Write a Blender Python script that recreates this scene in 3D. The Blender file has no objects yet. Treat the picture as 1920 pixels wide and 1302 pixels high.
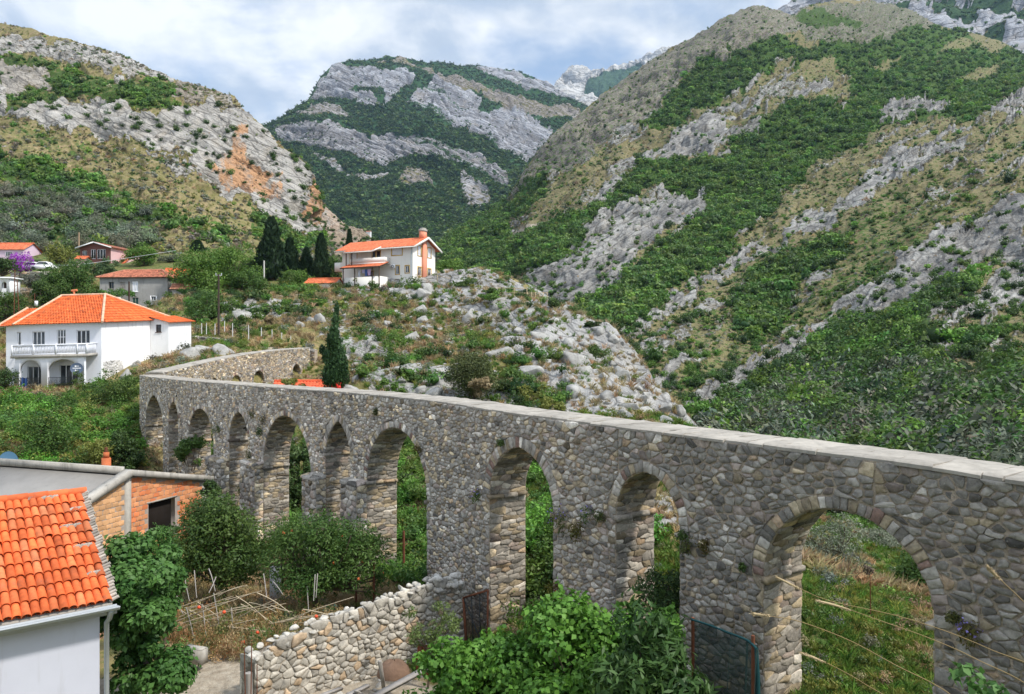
import bpy, math, random
import numpy as np
from mathutils import Vector, Matrix

SC = bpy.context.scene
COL = SC.collection
# ------------------------------------------------------------------ camera, sky, sun, exposure
FPX, CX, CY = 1400.0, 960.0, 651.0          # focal length and centre in pixels of the 1920 px photograph
cam_d = bpy.data.cameras.new("camera")
cam_d.sensor_width = 36.0
cam_d.lens = 36.0 * FPX / 1920.0
cam_d.clip_start, cam_d.clip_end = 0.05, 30000.0
cam = bpy.data.objects.new("camera", cam_d)
cam.location = (0, 0, 0)
cam.rotation_euler = (math.radians(90), 0, 0)
COL.objects.link(cam)
SC.camera = cam

SUN_EL = math.radians(50)
SUN_AZ = math.radians(114)                    # clockwise from +Y (the view direction)
SUN = Vector((math.sin(SUN_AZ) * math.cos(SUN_EL), math.cos(SUN_AZ) * math.cos(SUN_EL), math.sin(SUN_EL)))
sl = bpy.data.lights.new("sun", 'SUN')
sl.energy = 3.4
sl.angle = math.radians(4.5)
sl.color = (1.0, 0.945, 0.86)
so = bpy.data.objects.new("sun", sl)
so.rotation_euler = (-SUN).to_track_quat('-Z', 'Y').to_euler()
so.location = SUN * 50
COL.objects.link(so)

SC.view_settings.view_transform = 'Standard'
SC.view_settings.look = 'None'
SC.view_settings.gamma = 1.0
SC.view_settings.exposure = 0.36
SC.cycles.use_denoising = True
SC.cycles.max_bounces = 6
SC.cycles.diffuse_bounces = 3
SC.cycles.glossy_bounces = 2
SC.cycles.transmission_bounces = 4
SC.cycles.transparent_max_bounces = 12
SC.cycles.volume_bounces = 0
SC.cycles.caustics_reflective = False
SC.cycles.caustics_refractive = False


class NT:
    """a tiny wrapper round a node tree"""
    def __init__(self, nt):
        self.nt = nt
        nt.nodes.clear()

    def n(self, typ, ins=None, **props):
        nd = self.nt.nodes.new(typ)
        for k, v in props.items():
            setattr(nd, k, v)
        for k, v in (ins or {}).items():
            sock = nd.inputs[k]
            if isinstance(v, bpy.types.NodeSocket):
                self.nt.links.new(v, sock)
            elif isinstance(v, bpy.types.Node):
                self.nt.links.new(v.outputs[0], sock)
            else:
                if hasattr(sock, 'default_value') and isinstance(v, tuple) and len(v) == 3 and sock.type == 'RGBA':
                    v = v + (1,)
                sock.default_value = v
        return nd

    def mix(self, f, a, b, blend='MIX'):
        nd = self.n('ShaderNodeMix', data_type='RGBA', blend_type=blend)
        for i, v in ((0, f), (6, a), (7, b)):
            s = nd.inputs[i]
            if isinstance(v, bpy.types.NodeSocket):
                self.nt.links.new(v, s)
            elif isinstance(v, bpy.types.Node):
                self.nt.links.new(v.outputs[0], s)
            else:
                s.default_value = (v + (1,)) if isinstance(v, tuple) and len(v) == 3 else v
        return nd.outputs[2]

    def math(self, op, a, b=0.0, c=0.0, clamp=False):
        nd = self.n('ShaderNodeMath', operation=op, use_clamp=clamp)
        for i, v in enumerate((a, b, c)):
            if isinstance(v, bpy.types.NodeSocket):
                self.nt.links.new(v, nd.inputs[i])
            elif isinstance(v, bpy.types.Node):
                self.nt.links.new(v.outputs[0], nd.inputs[i])
            else:
                nd.inputs[i].default_value = v
        return nd.outputs[0]

    def noise(self, vec, scale, detail=4.0, rough=0.55, dist=0.0):
        nd = self.n('ShaderNodeTexNoise', {'Scale': scale, 'Detail': detail, 'Roughness': rough, 'Distortion': dist})
        if vec is not None:
            self.nt.links.new(vec, nd.inputs['Vector'])
        return nd.outputs['Fac']

    def ramp(self, fac, stops, interp='LINEAR'):
        nd = self.n('ShaderNodeValToRGB')
        self.nt.links.new(fac, nd.inputs[0])
        cr = nd.color_ramp
        cr.interpolation = interp
        while len(cr.elements) < len(stops):
            cr.elements.new(0.5)
        for e, (p, c) in zip(cr.elements, stops):
            e.position = p
            e.color = (c, c, c, 1) if not isinstance(c, tuple) else c + (1,)
        return nd.outputs[0]

    def sstep(self, v, lo, hi):
        nd = self.n('ShaderNodeMapRange', {'From Min': lo, 'From Max': hi}, interpolation_type='SMOOTHSTEP')
        self.nt.links.new(v, nd.inputs['Value'])
        return nd.outputs[0]


world = bpy.data.worlds.new("World")
SC.world = world
world.use_nodes = True
w = NT(world.node_tree)
sky = w.n('ShaderNodeTexSky', sky_type='NISHITA', sun_disc=False, sun_elevation=SUN_EL, sun_rotation=SUN_AZ,
          air_density=1.0, dust_density=1.5, ozone_density=1.0)
tc = w.n('ShaderNodeTexCoord')
sep = w.n('ShaderNodeSeparateXYZ', {0: tc.outputs['Generated']})
zz = w.math('ADD', w.math('MAXIMUM', sep.outputs[2], 0.0), 0.28)
cmb = w.n('ShaderNodeCombineXYZ', {0: w.math('DIVIDE', sep.outputs[0], zz), 1: w.math('DIVIDE', sep.outputs[1], zz), 2: 3.1})
cn = w.noise(cmb.outputs[0], 1.9, 7.0, 0.55, 0.15)
cover = w.sstep(cn, 0.38, 0.56)
cn2 = w.noise(cmb.outputs[0], 3.4, 6.0, 0.55, 0.3)
lit = w.ramp(cn2, [(0.33, (4.2, 5.0, 6.2)), (0.45, (5.4, 6.1, 7.1)), (0.52, (7.4, 7.8, 8.3)), (0.62, (9.8, 9.85, 9.9))])
blue = w.mix(0.55, sky.outputs[0], (4.6, 6.2, 8.8))
skyc = w.mix(cover, blue, lit)
# sky out of view, high up and round the sun, brightened to add fill light
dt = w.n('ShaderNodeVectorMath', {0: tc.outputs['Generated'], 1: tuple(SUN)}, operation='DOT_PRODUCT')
sky_fill = w.math('ADD', w.math('MULTIPLY', w.sstep(dt.outputs['Value'], .35, 1.0), .9), w.math('MULTIPLY', w.sstep(sep.outputs[2], .42, .8), .75))
skyc = w.mix(1.0, skyc, w.ramp(sky_fill, [(0.0, .90), (1.0, 1.8)]), 'MULTIPLY')
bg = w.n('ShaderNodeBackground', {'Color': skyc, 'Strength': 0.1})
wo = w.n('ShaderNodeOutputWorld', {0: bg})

# ------------------------------------------------------------------ numbers
rng = np.random.default_rng(7)


def P(x, y, D):
    """the place D metres away (along the view axis) that pixel (x, y) looks at"""
    return np.array([(x - CX) / FPX * D, D, (CY - y) / FPX * D])


def proj(p):
    p = np.asarray(p, float)
    return np.stack([CX + FPX * p[..., 0] / np.maximum(p[..., 1], .01), CY - FPX * p[..., 2] / np.maximum(p[..., 1], .01)], -1)


def _hash(ix, iy, iz):
    h = (ix * 374761393 + iy * 668265263 + iz * 2147483647) & 0xffffffff
    h = ((h ^ (h >> 13)) * 1274126177) & 0xffffffff
    h = (h ^ (h >> 16)) & 0xffff
    return h / 32767.5 - 1.0


def vnoise(p):
    p = np.asarray(p, float)
    i = np.floor(p).astype(np.int64)
    f = p - i
    f = f * f * (3 - 2 * f)
    r = 0
    for a in (0, 1):
        for b in (0, 1):
            for c in (0, 1):
                wgt = (f[:, 0] if a else 1 - f[:, 0]) * (f[:, 1] if b else 1 - f[:, 1]) * (f[:, 2] if c else 1 - f[:, 2])
                r = r + wgt * _hash(i[:, 0] + a, i[:, 1] + b, i[:, 2] + c)
    return r


def fbm(p, octv=4, gain=0.5, ridged=False):
    p = np.asarray(p, float)
    a, r, t = 1.0, 0, 0
    for k in range(octv):
        v = vnoise(p * 2 ** k + 17.3 * k)
        if ridged:
            v = 1 - 2 * np.abs(v)
        r = r + a * v
        t += a
        a *= gain
    return r / t


def inpoly(q, poly):
    poly = np.asarray(poly, float)
    x, y = q[:, 0], q[:, 1]
    bx = (x > poly[:, 0].min()) & (x < poly[:, 0].max()) & (y > poly[:, 1].min()) & (y < poly[:, 1].max())
    out = np.zeros(len(q), bool)
    idx = np.nonzero(bx)[0]
    if len(idx) == 0:
        return out
    x, y = x[idx], y[idx]
    c = np.zeros(len(idx), bool)
    x1, y1 = poly[-1]
    for x2, y2 in poly:
        if y1 != y2:
            c ^= ((y2 > y) != (y1 > y)) & (x < (x1 - x2) * (y - y2) / (y1 - y2) + x2)
        x1, y1 = x2, y2
    out[idx] = c
    return out


class TPS:
    def __init__(self, pts, vals, scale, lam=1e-3):
        self.p = np.asarray(pts, float) / scale
        self.s = scale
        n = len(self.p)
        K = self.k(self.p, self.p) + lam * np.eye(n)
        Q = np.hstack([np.ones((n, 1)), self.p])
        A = np.block([[K, Q], [Q.T, np.zeros((3, 3))]])
        self.w = np.linalg.solve(A, np.concatenate([vals, np.zeros(3)]))

    @staticmethod
    def k(a, b):
        d2 = ((a[:, None, :] - b[None, :, :]) ** 2).sum(-1)
        return d2 * np.log(d2 + 1e-12) * .5

    def __call__(self, q):
        q = np.asarray(q, float).reshape(-1, 2) / self.s
        out = np.empty(len(q))
        for i in range(0, len(q), 20000):
            c = q[i:i + 20000]
            out[i:i + 20000] = self.k(c, self.p) @ self.w[:-3] + self.w[-3] + c @ self.w[-2:]
        return out


# ------------------------------------------------------------------ meshes and objects
def tag(o, label=None, cat=None, group=None, kind=None):
    if label:
        o['label'] = label
    if cat:
        o['category'] = cat
    if group:
        o['group'] = group
    if kind:
        o['kind'] = kind
    return o


def empty(name, loc, label=None, cat=None, group=None):
    o = bpy.data.objects.new(name, None)
    o.location = [float(v) for v in loc]
    o.empty_display_size = .3
    COL.objects.link(o)
    return tag(o, label, cat, group)


class MB:
    """collects pieces and links them as one mesh object"""
    def __init__(self):
        self.V, self.C, self.L, self.S, self.M = [], [], [], [], []
        self.nv = 0
        self.mi = 0

    def add(self, V, F, col=(1, 1, 1)):
        """F: an (n,k) array or a list of index tuples"""
        V = np.asarray(V, float).reshape(-1, 3)
        if isinstance(F, np.ndarray):
            self.L.append((F + self.nv).ravel())
            self.S.append(np.full(len(F), F.shape[1]))
            nf = len(F)
        else:
            self.L.append(np.concatenate([np.asarray(f) for f in F]) + self.nv)
            self.S.append(np.array([len(f) for f in F]))
            nf = len(F)
        self.M.append(np.full(nf, self.mi))
        col = np.asarray(col, float)
        if col.ndim == 1:
            col = np.tile(col, (len(V), 1))
        self.V.append(V)
        self.C.append(col)
        self.nv += len(V)

    def box(self, x0, x1, y0, y1, z0, z1, T=None, col=(1, 1, 1)):
        V = np.array([(x, y, z) for x in (x0, x1) for y in (y0, y1) for z in (z0, z1)], float)
        F = np.array([(0, 1, 3, 2), (4, 6, 7, 5), (0, 4, 5, 1), (2, 3, 7, 6), (0, 2, 6, 4), (1, 5, 7, 3)])
        self.add(T(V) if T else V, F, col)

    def bar(self, a, b, w, h=None, col=(1, 1, 1), up=(0, 0, 1)):
        """a square-section bar from a to b"""
        a, b = np.asarray(a, float), np.asarray(b, float)
        h = h or w
        d = b - a
        d = d / (np.linalg.norm(d) + 1e-9)
        s = np.cross(d, up)
        if np.linalg.norm(s) < 1e-3:
            s = np.cross(d, (1, 0, 0))
        s /= np.linalg.norm(s)
        u = np.cross(s, d)
        V = [p + s * i * w / 2 + u * j * h / 2 for p in (a, b) for (i, j) in ((-1, -1), (1, -1), (1, 1), (-1, 1))]
        F = [(0, 1, 2, 3), (7, 6, 5, 4), (0, 4, 5, 1), (1, 5, 6, 2), (2, 6, 7, 3), (3, 7, 4, 0)]
        self.add(V, np.array(F), col)

    def tube(self, pts, rad, n=7, col=(1, 1, 1), cap=True):
        pts = np.asarray(pts, float)
        m = len(pts)
        rad = np.broadcast_to(np.asarray(rad, float), (m,))
        d = np.gradient(pts, axis=0)
        d /= np.linalg.norm(d, axis=1)[:, None] + 1e-9
        ref = np.array([0.31, 0.17, .93]) if abs(d[:, 2]).mean() < .8 else np.array([1., .1, 0])
        s = np.cross(d, ref)
        s /= np.linalg.norm(s, axis=1)[:, None] + 1e-9
        u = np.cross(s, d)
        a = np.linspace(0, 2 * np.pi, n, endpoint=False)
        V = pts[:, None, :] + rad[:, None, None] * (np.cos(a)[None, :, None] * s[:, None, :] + np.sin(a)[None, :, None] * u[:, None, :])
        i = np.arange(m - 1)[:, None] * n
        j = np.arange(n)[None, :]
        k = (np.arange(n)[None, :] + 1) % n
        F = np.stack([i + j, i + k, i + n + k, i + n + j], -1).reshape(-1, 4)
        self.add(V.reshape(-1, 3), F, col)
        if cap:
            self.add(V[0], [tuple(range(n))[::-1]], col)
            self.add(V[-1], [tuple(range(n))], col)

    def grid(self, G, col=(1, 1, 1), flip=False):
        r, c = G.shape[:2]
        i = (np.arange(r - 1)[:, None] * c + np.arange(c - 1)[None, :]).ravel()
        F = np.stack([i, i + 1, i + c + 1, i + c], -1)
        if flip:
            F = F[:, ::-1]
        self.add(G.reshape(-1, 3), F, col)

    def build(self, name, mats, parent=None, smooth=False, origin=None):
        me = bpy.data.meshes.new(name)
        V = np.concatenate(self.V)
        if parent is not None:
            V = V - np.array(parent_world(parent))
        elif origin is not None:
            V = V - np.asarray(origin)
        L = np.concatenate(self.L).astype(np.int32)
        S = np.concatenate(self.S).astype(np.int32)
        me.vertices.add(len(V))
        me.vertices.foreach_set('co', V.astype(np.float32).ravel())
        me.loops.add(len(L))
        me.loops.foreach_set('vertex_index', L)
        me.polygons.add(len(S))
        st = np.zeros(len(S), np.int32)
        st[1:] = np.cumsum(S)[:-1]
        me.polygons.foreach_set('loop_start', st)
        me.polygons.foreach_set('loop_total', S)
        if not isinstance(mats, (list, tuple)):
            mats = [mats]
        for m in mats:
            me.materials.append(m)
        if len(mats) > 1:
            me.polygons.foreach_set('material_index', np.concatenate(self.M).astype(np.int32))
        if smooth:
            me.polygons.foreach_set('use_smooth', np.ones(len(S), bool))
        C = np.concatenate(self.C)
        ca = me.attributes.new('Col', 'FLOAT_COLOR', 'POINT')
        ca.data.foreach_set('color', np.hstack([C, np.ones((len(C), 1))]).astype(np.float32).ravel())
        me.update(calc_edges=True)
        me.validate()
        o = bpy.data.objects.new(name, me)
        COL.objects.link(o)
        if parent is not None:
            o.parent = parent
        elif origin is not None:
            o.location = [float(v) for v in origin]
        return o


def parent_world(o):
    v = Vector((0, 0, 0))
    while o is not None:
        v += o.location
        o = o.parent
    return v


def copy_tree(o, loc, rz=0.0, sc=1.0, parent=None):
    c = o.copy()
    COL.objects.link(c)
    if parent is None:
        c.location = [float(v) for v in loc]
        c.rotation_euler = (0, 0, rz)
        c.scale = (sc, sc, sc) if not isinstance(sc, tuple) else sc
    else:
        c.parent = parent
    for ch in o.children:
        copy_tree(ch, None, parent=c)
    return c


# ------------------------------------------------------------------ materials
def new_mat(name):
    m = bpy.data.materials.new(name)
    m.use_nodes = True
    return m, NT(m.node_tree)


def finish(t, color, rough=0.85, bump=None, bstr=0.4, bdist=0.02, spec=0.3, transl=None):
    b = t.n('ShaderNodeBsdfPrincipled', {'Roughness': rough, 'Specular IOR Level': spec})
    if isinstance(color, tuple):
        b.inputs['Base Color'].default_value = color + (1,)
    else:
        t.nt.links.new(color, b.inputs['Base Color'])
    if bump is not None:
        bn = t.n('ShaderNodeBump', {'Height': bump, 'Strength': bstr, 'Distance': bdist})
        t.nt.links.new(bn.outputs[0], b.inputs['Normal'])
    out = b.outputs[0]
    if transl:
        tr = t.n('ShaderNodeBsdfTranslucent')
        if isinstance(color, tuple):
            tr.inputs['Color'].default_value = color + (1,)
        else:
            t.nt.links.new(color, tr.inputs['Color'])
        out = t.n('ShaderNodeMixShader', {0: transl, 1: out, 2: tr.outputs[0]}).outputs[0]
    t.n('ShaderNodeOutputMaterial', {0: out})


def mat_simple(name, col, rough=.8, var=.25, scale=4.0, bump=.3, bdist=.01, attr=False, dirt=None, metal=0.0, spec=.3):
    """a plain painted/plastered/wooden surface: colour broken up by two sizes of noise, optional streaky dirt"""
    m, t = new_mat(name)
    pos = t.n('ShaderNodeNewGeometry').outputs['Position']
    n1 = t.noise(pos, scale, 5.0, .6)
    n2 = t.noise(pos, scale * .22, 3.0, .5)
    base = col
    if attr:
        base = t.mix(1.0, t.n('ShaderNodeAttribute', attribute_name='Col').outputs[0], col, 'MULTIPLY')
    f = t.math('ADD', t.math('MULTIPLY', n1, .5), t.math('MULTIPLY', n2, .5))
    k = t.ramp(f, [(0.25, 1 - var), (0.55, 1.0), (0.8, 1 + var * .5)])
    c = t.mix(1.0, base, k, 'MULTIPLY')
    if dirt:
        mp = t.n('ShaderNodeMapping', {'Vector': pos, 'Scale': (1.6, 1.6, .22)})
        d = t.sstep(t.noise(mp.outputs[0], 2.2, 5, .65), .52, .74)
        c = t.mix(t.math('MULTIPLY', d, dirt[1]), c, dirt[0])
    finish(t, c, rough, n1, bump, bdist, spec)
    return m


def mat_leaf(name, transl=.3, rough=.5):
    m, t = new_mat(name)
    a = t.n('ShaderNodeAttribute', attribute_name='Col').outputs[0]
    finish(t, a, rough, transl=transl, spec=.25)
    return m


def mat_stone(name, tint=(1, 1, 1), scale=9.0, bstr=.7, bdist=.03):
    """weathered limestone: each stone's own colour (Col) mottled by lichen and dark weathering"""
    m, t = new_mat(name)
    pos = t.n('ShaderNodeNewGeometry').outputs['Position']
    a = t.mix(1.0, t.n('ShaderNodeAttribute', attribute_name='Col').outputs[0], tint, 'MULTIPLY')
    n1 = t.noise(pos, scale, 8.0, .68, .3)
    n2 = t.noise(pos, scale * .3, 5.0, .6)
    k = t.ramp(n1, [(0.3, .55), (0.48, .95), (0.7, 1.35)])
    c = t.mix(1.0, a, k, 'MULTIPLY')
    c = t.mix(t.math('MULTIPLY', t.sstep(n2, .52, .72), .45), c, (.07, .07, .075))
    sp = t.sstep(t.noise(pos, scale * 2.2, 4.0, .7), .6, .68)
    c = t.mix(t.math('MULTIPLY', sp, .4), c, (.5, .49, .46))
    finish(t, c, .92, n1, bstr, bdist, .2)
    return m
# ------------------------------------------------------------------ terrain
def mat_terrain(name, s, strata=(0, 0, 1), haze_tint=None, rock_lo=(.10, .105, .115), rock_hi=(.47, .46, .43),
                grass=((.27, .21, .115), (.165, .155, .06)), green=((.022, .05, .010), (.075, .125, .03)), stf=1.0, gtex=.5):
    """hillside: limestone, dry grass, scrub and bare earth mixed by the surface's own attributes; s = size in metres of a tuft"""
    m, t = new_mat(name)
    pos = t.n('ShaderNodeNewGeometry').outputs['Position']
    A = t.n('ShaderNodeSeparateColor', {0: t.n('ShaderNodeAttribute', attribute_name='Col').outputs[0]})
    E = t.n('ShaderNodeSeparateColor', {0: t.n('ShaderNodeAttribute', attribute_name='Ext').outputs[0]})
    rock, grn, warm = A.outputs[0], A.outputs[1], A.outputs[2]
    earth, brown, dark = E.outputs[0], E.outputs[1], E.outputs[2]
    f1 = t.noise(pos, 1.0 / s, 6.0, .62)
    f2 = t.noise(pos, .22 / s, 5.0, .6)
    f3 = t.noise(pos, 2.7 / s, 4.0, .65)
    # strata: noise squeezed along the bedding normal
    zv = Vector(strata).normalized()
    rot = zv.rotation_difference(Vector((0, 0, 1))).to_euler()
    mp = t.n('ShaderNodeMapping', {'Vector': pos, 'Rotation': tuple(rot)})
    mp2 = t.n('ShaderNodeMapping', {'Vector': mp.outputs[0], 'Scale': (.16, .16, 1.5 * stf)})
    st = t.noise(mp2.outputs[0], .55 / s, 6.0, .65, .6)
    crack = t.n('ShaderNodeTexVoronoi', {'Scale': .55 / s, 'Randomness': 1.0}, feature='DISTANCE_TO_EDGE')
    t.nt.links.new(t.mix(.25, mp2.outputs[0], pos), crack.inputs['Vector'])
    ck = t.sstep(crack.outputs[0], 0.0, .09)
    rf = t.math('ADD', t.math('MULTIPLY', st, .62), t.math('MULTIPLY', f3, .38))
    rc = t.ramp(rf, [(.33, rock_lo), (.45, tuple(.5 * a + .5 * b for a, b in zip(rock_lo, rock_hi))), (.62, rock_hi), (.8, tuple(min(1, 1.12 * c) for c in rock_hi))])
    rc = t.mix(t.math('MULTIPLY', t.math('SUBTRACT', 1.0, ck), .55), rc, (.075, .07, .065))
    rc = t.mix(t.math('MULTIPLY', t.sstep(f2, .5, .7), .35), rc, (.33, .27, .19))
    mpw = t.n('ShaderNodeMapping', {'Vector': pos, 'Scale': (1., 1., .28)})
    wst = t.sstep(t.noise(mpw.outputs[0], .30 / s, 6.0, .65, .4), .36, .5)
    wf = t.math('MULTIPLY', t.math('MULTIPLY', warm, wst), t.sstep(t.math('ADD', t.math('MULTIPLY', st, .5), t.math('MULTIPLY', f2, .5)), .28, .5))
    rc = t.mix(wf, rc, (.47, .265, .14))
    rc = t.mix(t.math('MULTIPLY', brown, .75), rc, t.ramp(f1, [(.3, (.07, .05, .035)), (.55, (.235, .185, .125)), (.75, (.33, .28, .21))]))
    rc = t.mix(t.math('MULTIPLY', dark, .7), rc, t.ramp(st, [(.3, (.03, .03, .035)), (.7, (.12, .11, .105))]))
    gc = t.ramp(f1, [(.28, tuple(.55 * c for c in grass[1])), (.44, grass[1]), (.58, grass[0]), (.75, tuple(1.25 * c for c in grass[0]))])
    gc = t.mix(t.math('MULTIPLY', t.sstep(f2, .44, .62), .55), gc, grass[1])
    gc = t.mix(t.math('MULTIPLY', t.sstep(t.noise(pos, .55 / s, 5.0, .7), .5, .66), .6), gc, tuple(.62 * a + .02 for a in grass[0]))
    vc = t.ramp(f1, [(.32, green[0]), (.62, green[1])])
    ec = t.ramp(f3, [(.3, (.26, .215, .16)), (.6, (.37, .32, .25)), (.75, (.45, .40, .33))])
    nz = t.math('MULTIPLY', t.math('SUBTRACT', t.math('ADD', t.math('MULTIPLY', f1, .6), t.math('MULTIPLY', st, .4)), .5), 2.2)
    rm = t.sstep(t.math('ADD', rock, nz), .4, .58)
    vm = t.sstep(t.math('ADD', grn, t.math('MULTIPLY', t.math('SUBTRACT', f1, .5), 2.0 * gtex)), .42, .6)
    c = t.mix(t.sstep(t.math('ADD', earth, t.math('MULTIPLY', t.math('SUBTRACT', f1, .5), 1.0)), .4, .6), gc, ec)
    c = t.mix(rm, c, rc)
    c = t.mix(vm, c, vc)
    if haze_tint:
        c = t.mix(haze_tint[1], c, haze_tint[0])
    hgt = t.math('ADD', t.math('MULTIPLY', t.math('MULTIPLY', rm, rf), 2.6), t.math('ADD', f1, t.math('MULTIPLY', ck, t.math('MULTIPLY', rm, .35))))
    finish(t, c, .95, hgt, .75, s * .55, .1)
    return m


def build_sheet(name, G, col, ext, mat, flip=False):
    mb = MB()
    mb.grid(G, np.clip(col, 0, 1).reshape(-1, 3), flip)
    o = mb.build(name, mat, smooth=True)
    ca = o.data.attributes.new('Ext', 'FLOAT_COLOR', 'POINT')
    e = np.clip(ext, 0, 1).reshape(-1, 3)
    ca.data.foreach_set('color', np.hstack([e, np.ones((len(e), 1))]).astype(np.float32).ravel())
    return tag(o, kind='structure')


def paint(q, polys, seed, wob=9.0, freq=.03):
    """six soft fields (rock, green, warm, earth, brown, dark) from outlines; the edges are frayed by noise"""
    q3 = np.column_stack([q * freq, np.full(len(q), seed * 7.7)])
    d = np.column_stack([fbm(q3, 5, .62), fbm(q3 + 91.3, 5, .62)]) * wob * 2.2
    qq = q + d
    out = np.zeros((len(q), 6))
    keys = dict(rock=0, green=1, warm=2, earth=3, brown=4, dark=5)
    for kind, val, poly in polys:
        m = inpoly(qq, poly)
        for k, v in (val.items() if isinstance(val, dict) else [(kind, val)]):
            out[m, keys[k]] = v
    return out


def zp(pts, ox, oy, s):
    return [(ox + x / s, oy + y / s) for x, y in pts]


class Sheet:
    """one hillside: columns follow xs, rows run from its foot to its skyline, then over the back"""
    def __init__(self, name, xs, top, bot, ctrl, nrow, polys, mat, amp, seed, nback=10, backlen=.5, wob=13.0, lam=2e-3, rough=1.0, beds=None):
        xs = np.asarray(xs, float)
        tp = np.interp(xs, *np.array(top, float).T)
        bt = np.interp(xs, *np.array(bot, float).T)
        tp = tp + fbm(np.column_stack([xs * .045, xs * 0, xs * 0 + seed]), 4) * 3.2 * rough + fbm(np.column_stack([xs * .3, xs * 0, xs * 0 + seed]), 2) * 1.3 * rough
        ctrl = np.array(ctrl, float)
        self.tps = TPS(ctrl[:, :2], np.log(ctrl[:, 2]), 500.0, lam)
        v = np.linspace(0, 1, nrow)
        Y = bt[None, :] + (tp - bt)[None, :] * v[:, None]
        X = np.tile(xs, (nrow, 1))
        q = np.column_stack([X.ravel(), Y.ravel()])
        D = np.exp(self.tps(q))
        G = np.stack([(q[:, 0] - CX) / FPX * D, D, (CY - q[:, 1]) / FPX * D], -1).reshape(nrow, len(xs), 3)
        f = paint(q, polys, seed, wob)
        # bedding: thin ribs of rock and dark partings that follow the dip of the beds
        rib = np.zeros(len(q))
        if beds:
            slope, period, ribs, part_ = beds
            if callable(slope):
                gx_ = np.arange(0., 2000., 5.)
                d = q[:, 1] - np.interp(q[:, 0], gx_, np.cumsum(slope(gx_)) * 5.0)
            else:
                d = (q[:, 1] - slope * q[:, 0]) / np.sqrt(1 + slope ** 2)
            wv = np.column_stack([q * .012, np.full(len(q), seed * 3.3)])
            d = d + fbm(wv, 4) * 26 + fbm(wv * 6, 3) * 5
            n1 = fbm(np.column_stack([d / period, q[:, 0] * .0035, d * 0 + seed]), 4, .65)
            n2 = fbm(np.column_stack([d / period * 2.3, q[:, 0] * .012, d * 0 + seed + 5]), 3, .6)
            patch = np.clip(fbm(np.column_stack([q * .011, d * 0 + 4]), 3) * 1.6 + .7, 0, 1)
            rib = np.clip((n1 - .06) * 4.5, 0, 1) * patch
            open_ = (f[:, 1] < .55) & (f[:, 0] < .6)
            f[:, 0] = np.where(open_, f[:, 0] + ribs * rib, f[:, 0])
            f[:, 1] = np.where(open_, f[:, 1] * (1 - .6 * rib), f[:, 1])
            dk = np.clip(np.maximum((n2 - .10) * 5, np.sin(d / period * 6.283 + n1 * 5) * 1.3 - .35), 0, 1) * part_
            f[:, 5] = np.where(f[:, 0] > .6, np.maximum(f[:, 5], dk), f[:, 5])
            gl = np.clip((-n1 - .18) * 4, 0, 1) * part_
            f[:, 1] = np.where(f[:, 0] > .6, np.maximum(f[:, 1], gl * .62), f[:, 1])
        # relief: cliffs get craggy ridged noise, grass and scrub a softer one
        du = np.gradient(G, axis=1)
        dv = np.gradient(G, axis=0)
        N = np.cross(du, dv).reshape(-1, 3)
        N /= np.linalg.norm(N, axis=1)[:, None] + 1e-9
        N[N[:, 1] > 0] *= -1
        W = G.reshape(-1, 3)
        fr = np.clip(D / 250.0, .3, 12)[:, None]
        Pn = W / (fr.mean() * 14.0)
        rr = fbm(Pn * np.array([1, 1, 1.6]), 5, .55, True)
        sm = fbm(Pn * 1.3 + 9, 4)
        rk = f[:, 0]
        h = amp * D / 250.0 * (rk * (np.minimum(rr, .45) * .9 - .1 + .45 * sm) + (1 - rk) * sm * .55 + .28 * rib * (1 - rk * .5) - .25 * f[:, 5] * rk)
        edge = np.minimum(1, (1 - np.tile(v[:, None], (1, len(xs))).ravel()) * 14)
        W = W + N * (h * (.25 + .75 * edge))[:, None]
        G = W.reshape(G.shape)
        fm = (f[:, 1] > .55).astype(float).reshape(nrow, len(xs))
        for ax_, w_ in ((0, 17), (1, 21), (0, 11), (1, 13)):
            k_ = np.ones(w_) / w_
            fm = np.apply_along_axis(lambda v_: np.convolve(np.pad(v_, w_ // 2, mode='edge'), k_, 'valid'), ax_, fm)
        self.blur = fm
        self.G, self.f, self.q = G, f.reshape(nrow, len(xs), 6), proj(G)
        last = G[-1]
        rows = [G]
        hor = last.copy()
        hor[:, 2] = 0
        hor /= np.linalg.norm(hor, axis=1)[:, None]
        for k in range(1, nback + 1):
            e = (k / nback) ** 1.5
            r = last + hor * (last[:, 1:2] * backlen * e)
            r[:, 2] -= last[:, 1] * backlen * .55 * e * (1 + .3 * np.sin(xs * .02 + k))
            rows.append(r[None])
        GG = np.concatenate(rows)
        F6 = np.concatenate([self.f] + [self.f[-1:]] * nback)
        self.o = build_sheet(name, GG, F6[..., :3], F6[..., 3:], mat)

    def scatter(self, n, dens, seed, xlim=(-240, 2260)):
        """n random places, thinned by dens(picture position, fields); returns points and their distance"""
        r = np.random.default_rng(seed)
        nr, nc = self.G.shape[:2]
        a = r.random(n) * (nr - 1.001)
        b = r.random(n) * (nc - 1.001)
        i, j = a.astype(int), b.astype(int)
        u, v = (a - i)[:, None], (b - j)[:, None]
        L = lambda A: (A[i, j] * (1 - u) + A[i + 1, j] * u) * (1 - v) + (A[i, j + 1] * (1 - u) + A[i + 1, j + 1] * u) * v
        p, f = L(self.G), L(np.concatenate([self.f, self.blur[..., None]], -1))
        q = proj(p)
        keep = (q[:, 0] > xlim[0]) & (q[:, 0] < xlim[1]) & (q[:, 1] > -60) & (q[:, 1] < 960)
        keep &= r.random(n) < dens(q, f)
        return p[keep], f[keep], q[keep]


# ---- the ground round the aqueduct, the village terraces and the rocky knoll: one sheet
gp = []


def g(x, y, D):
    p = P(x, y, D)
    gp.append(tuple(p))


def gw(X, Y, Z):
    gp.append((X, Y, Z))


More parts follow.
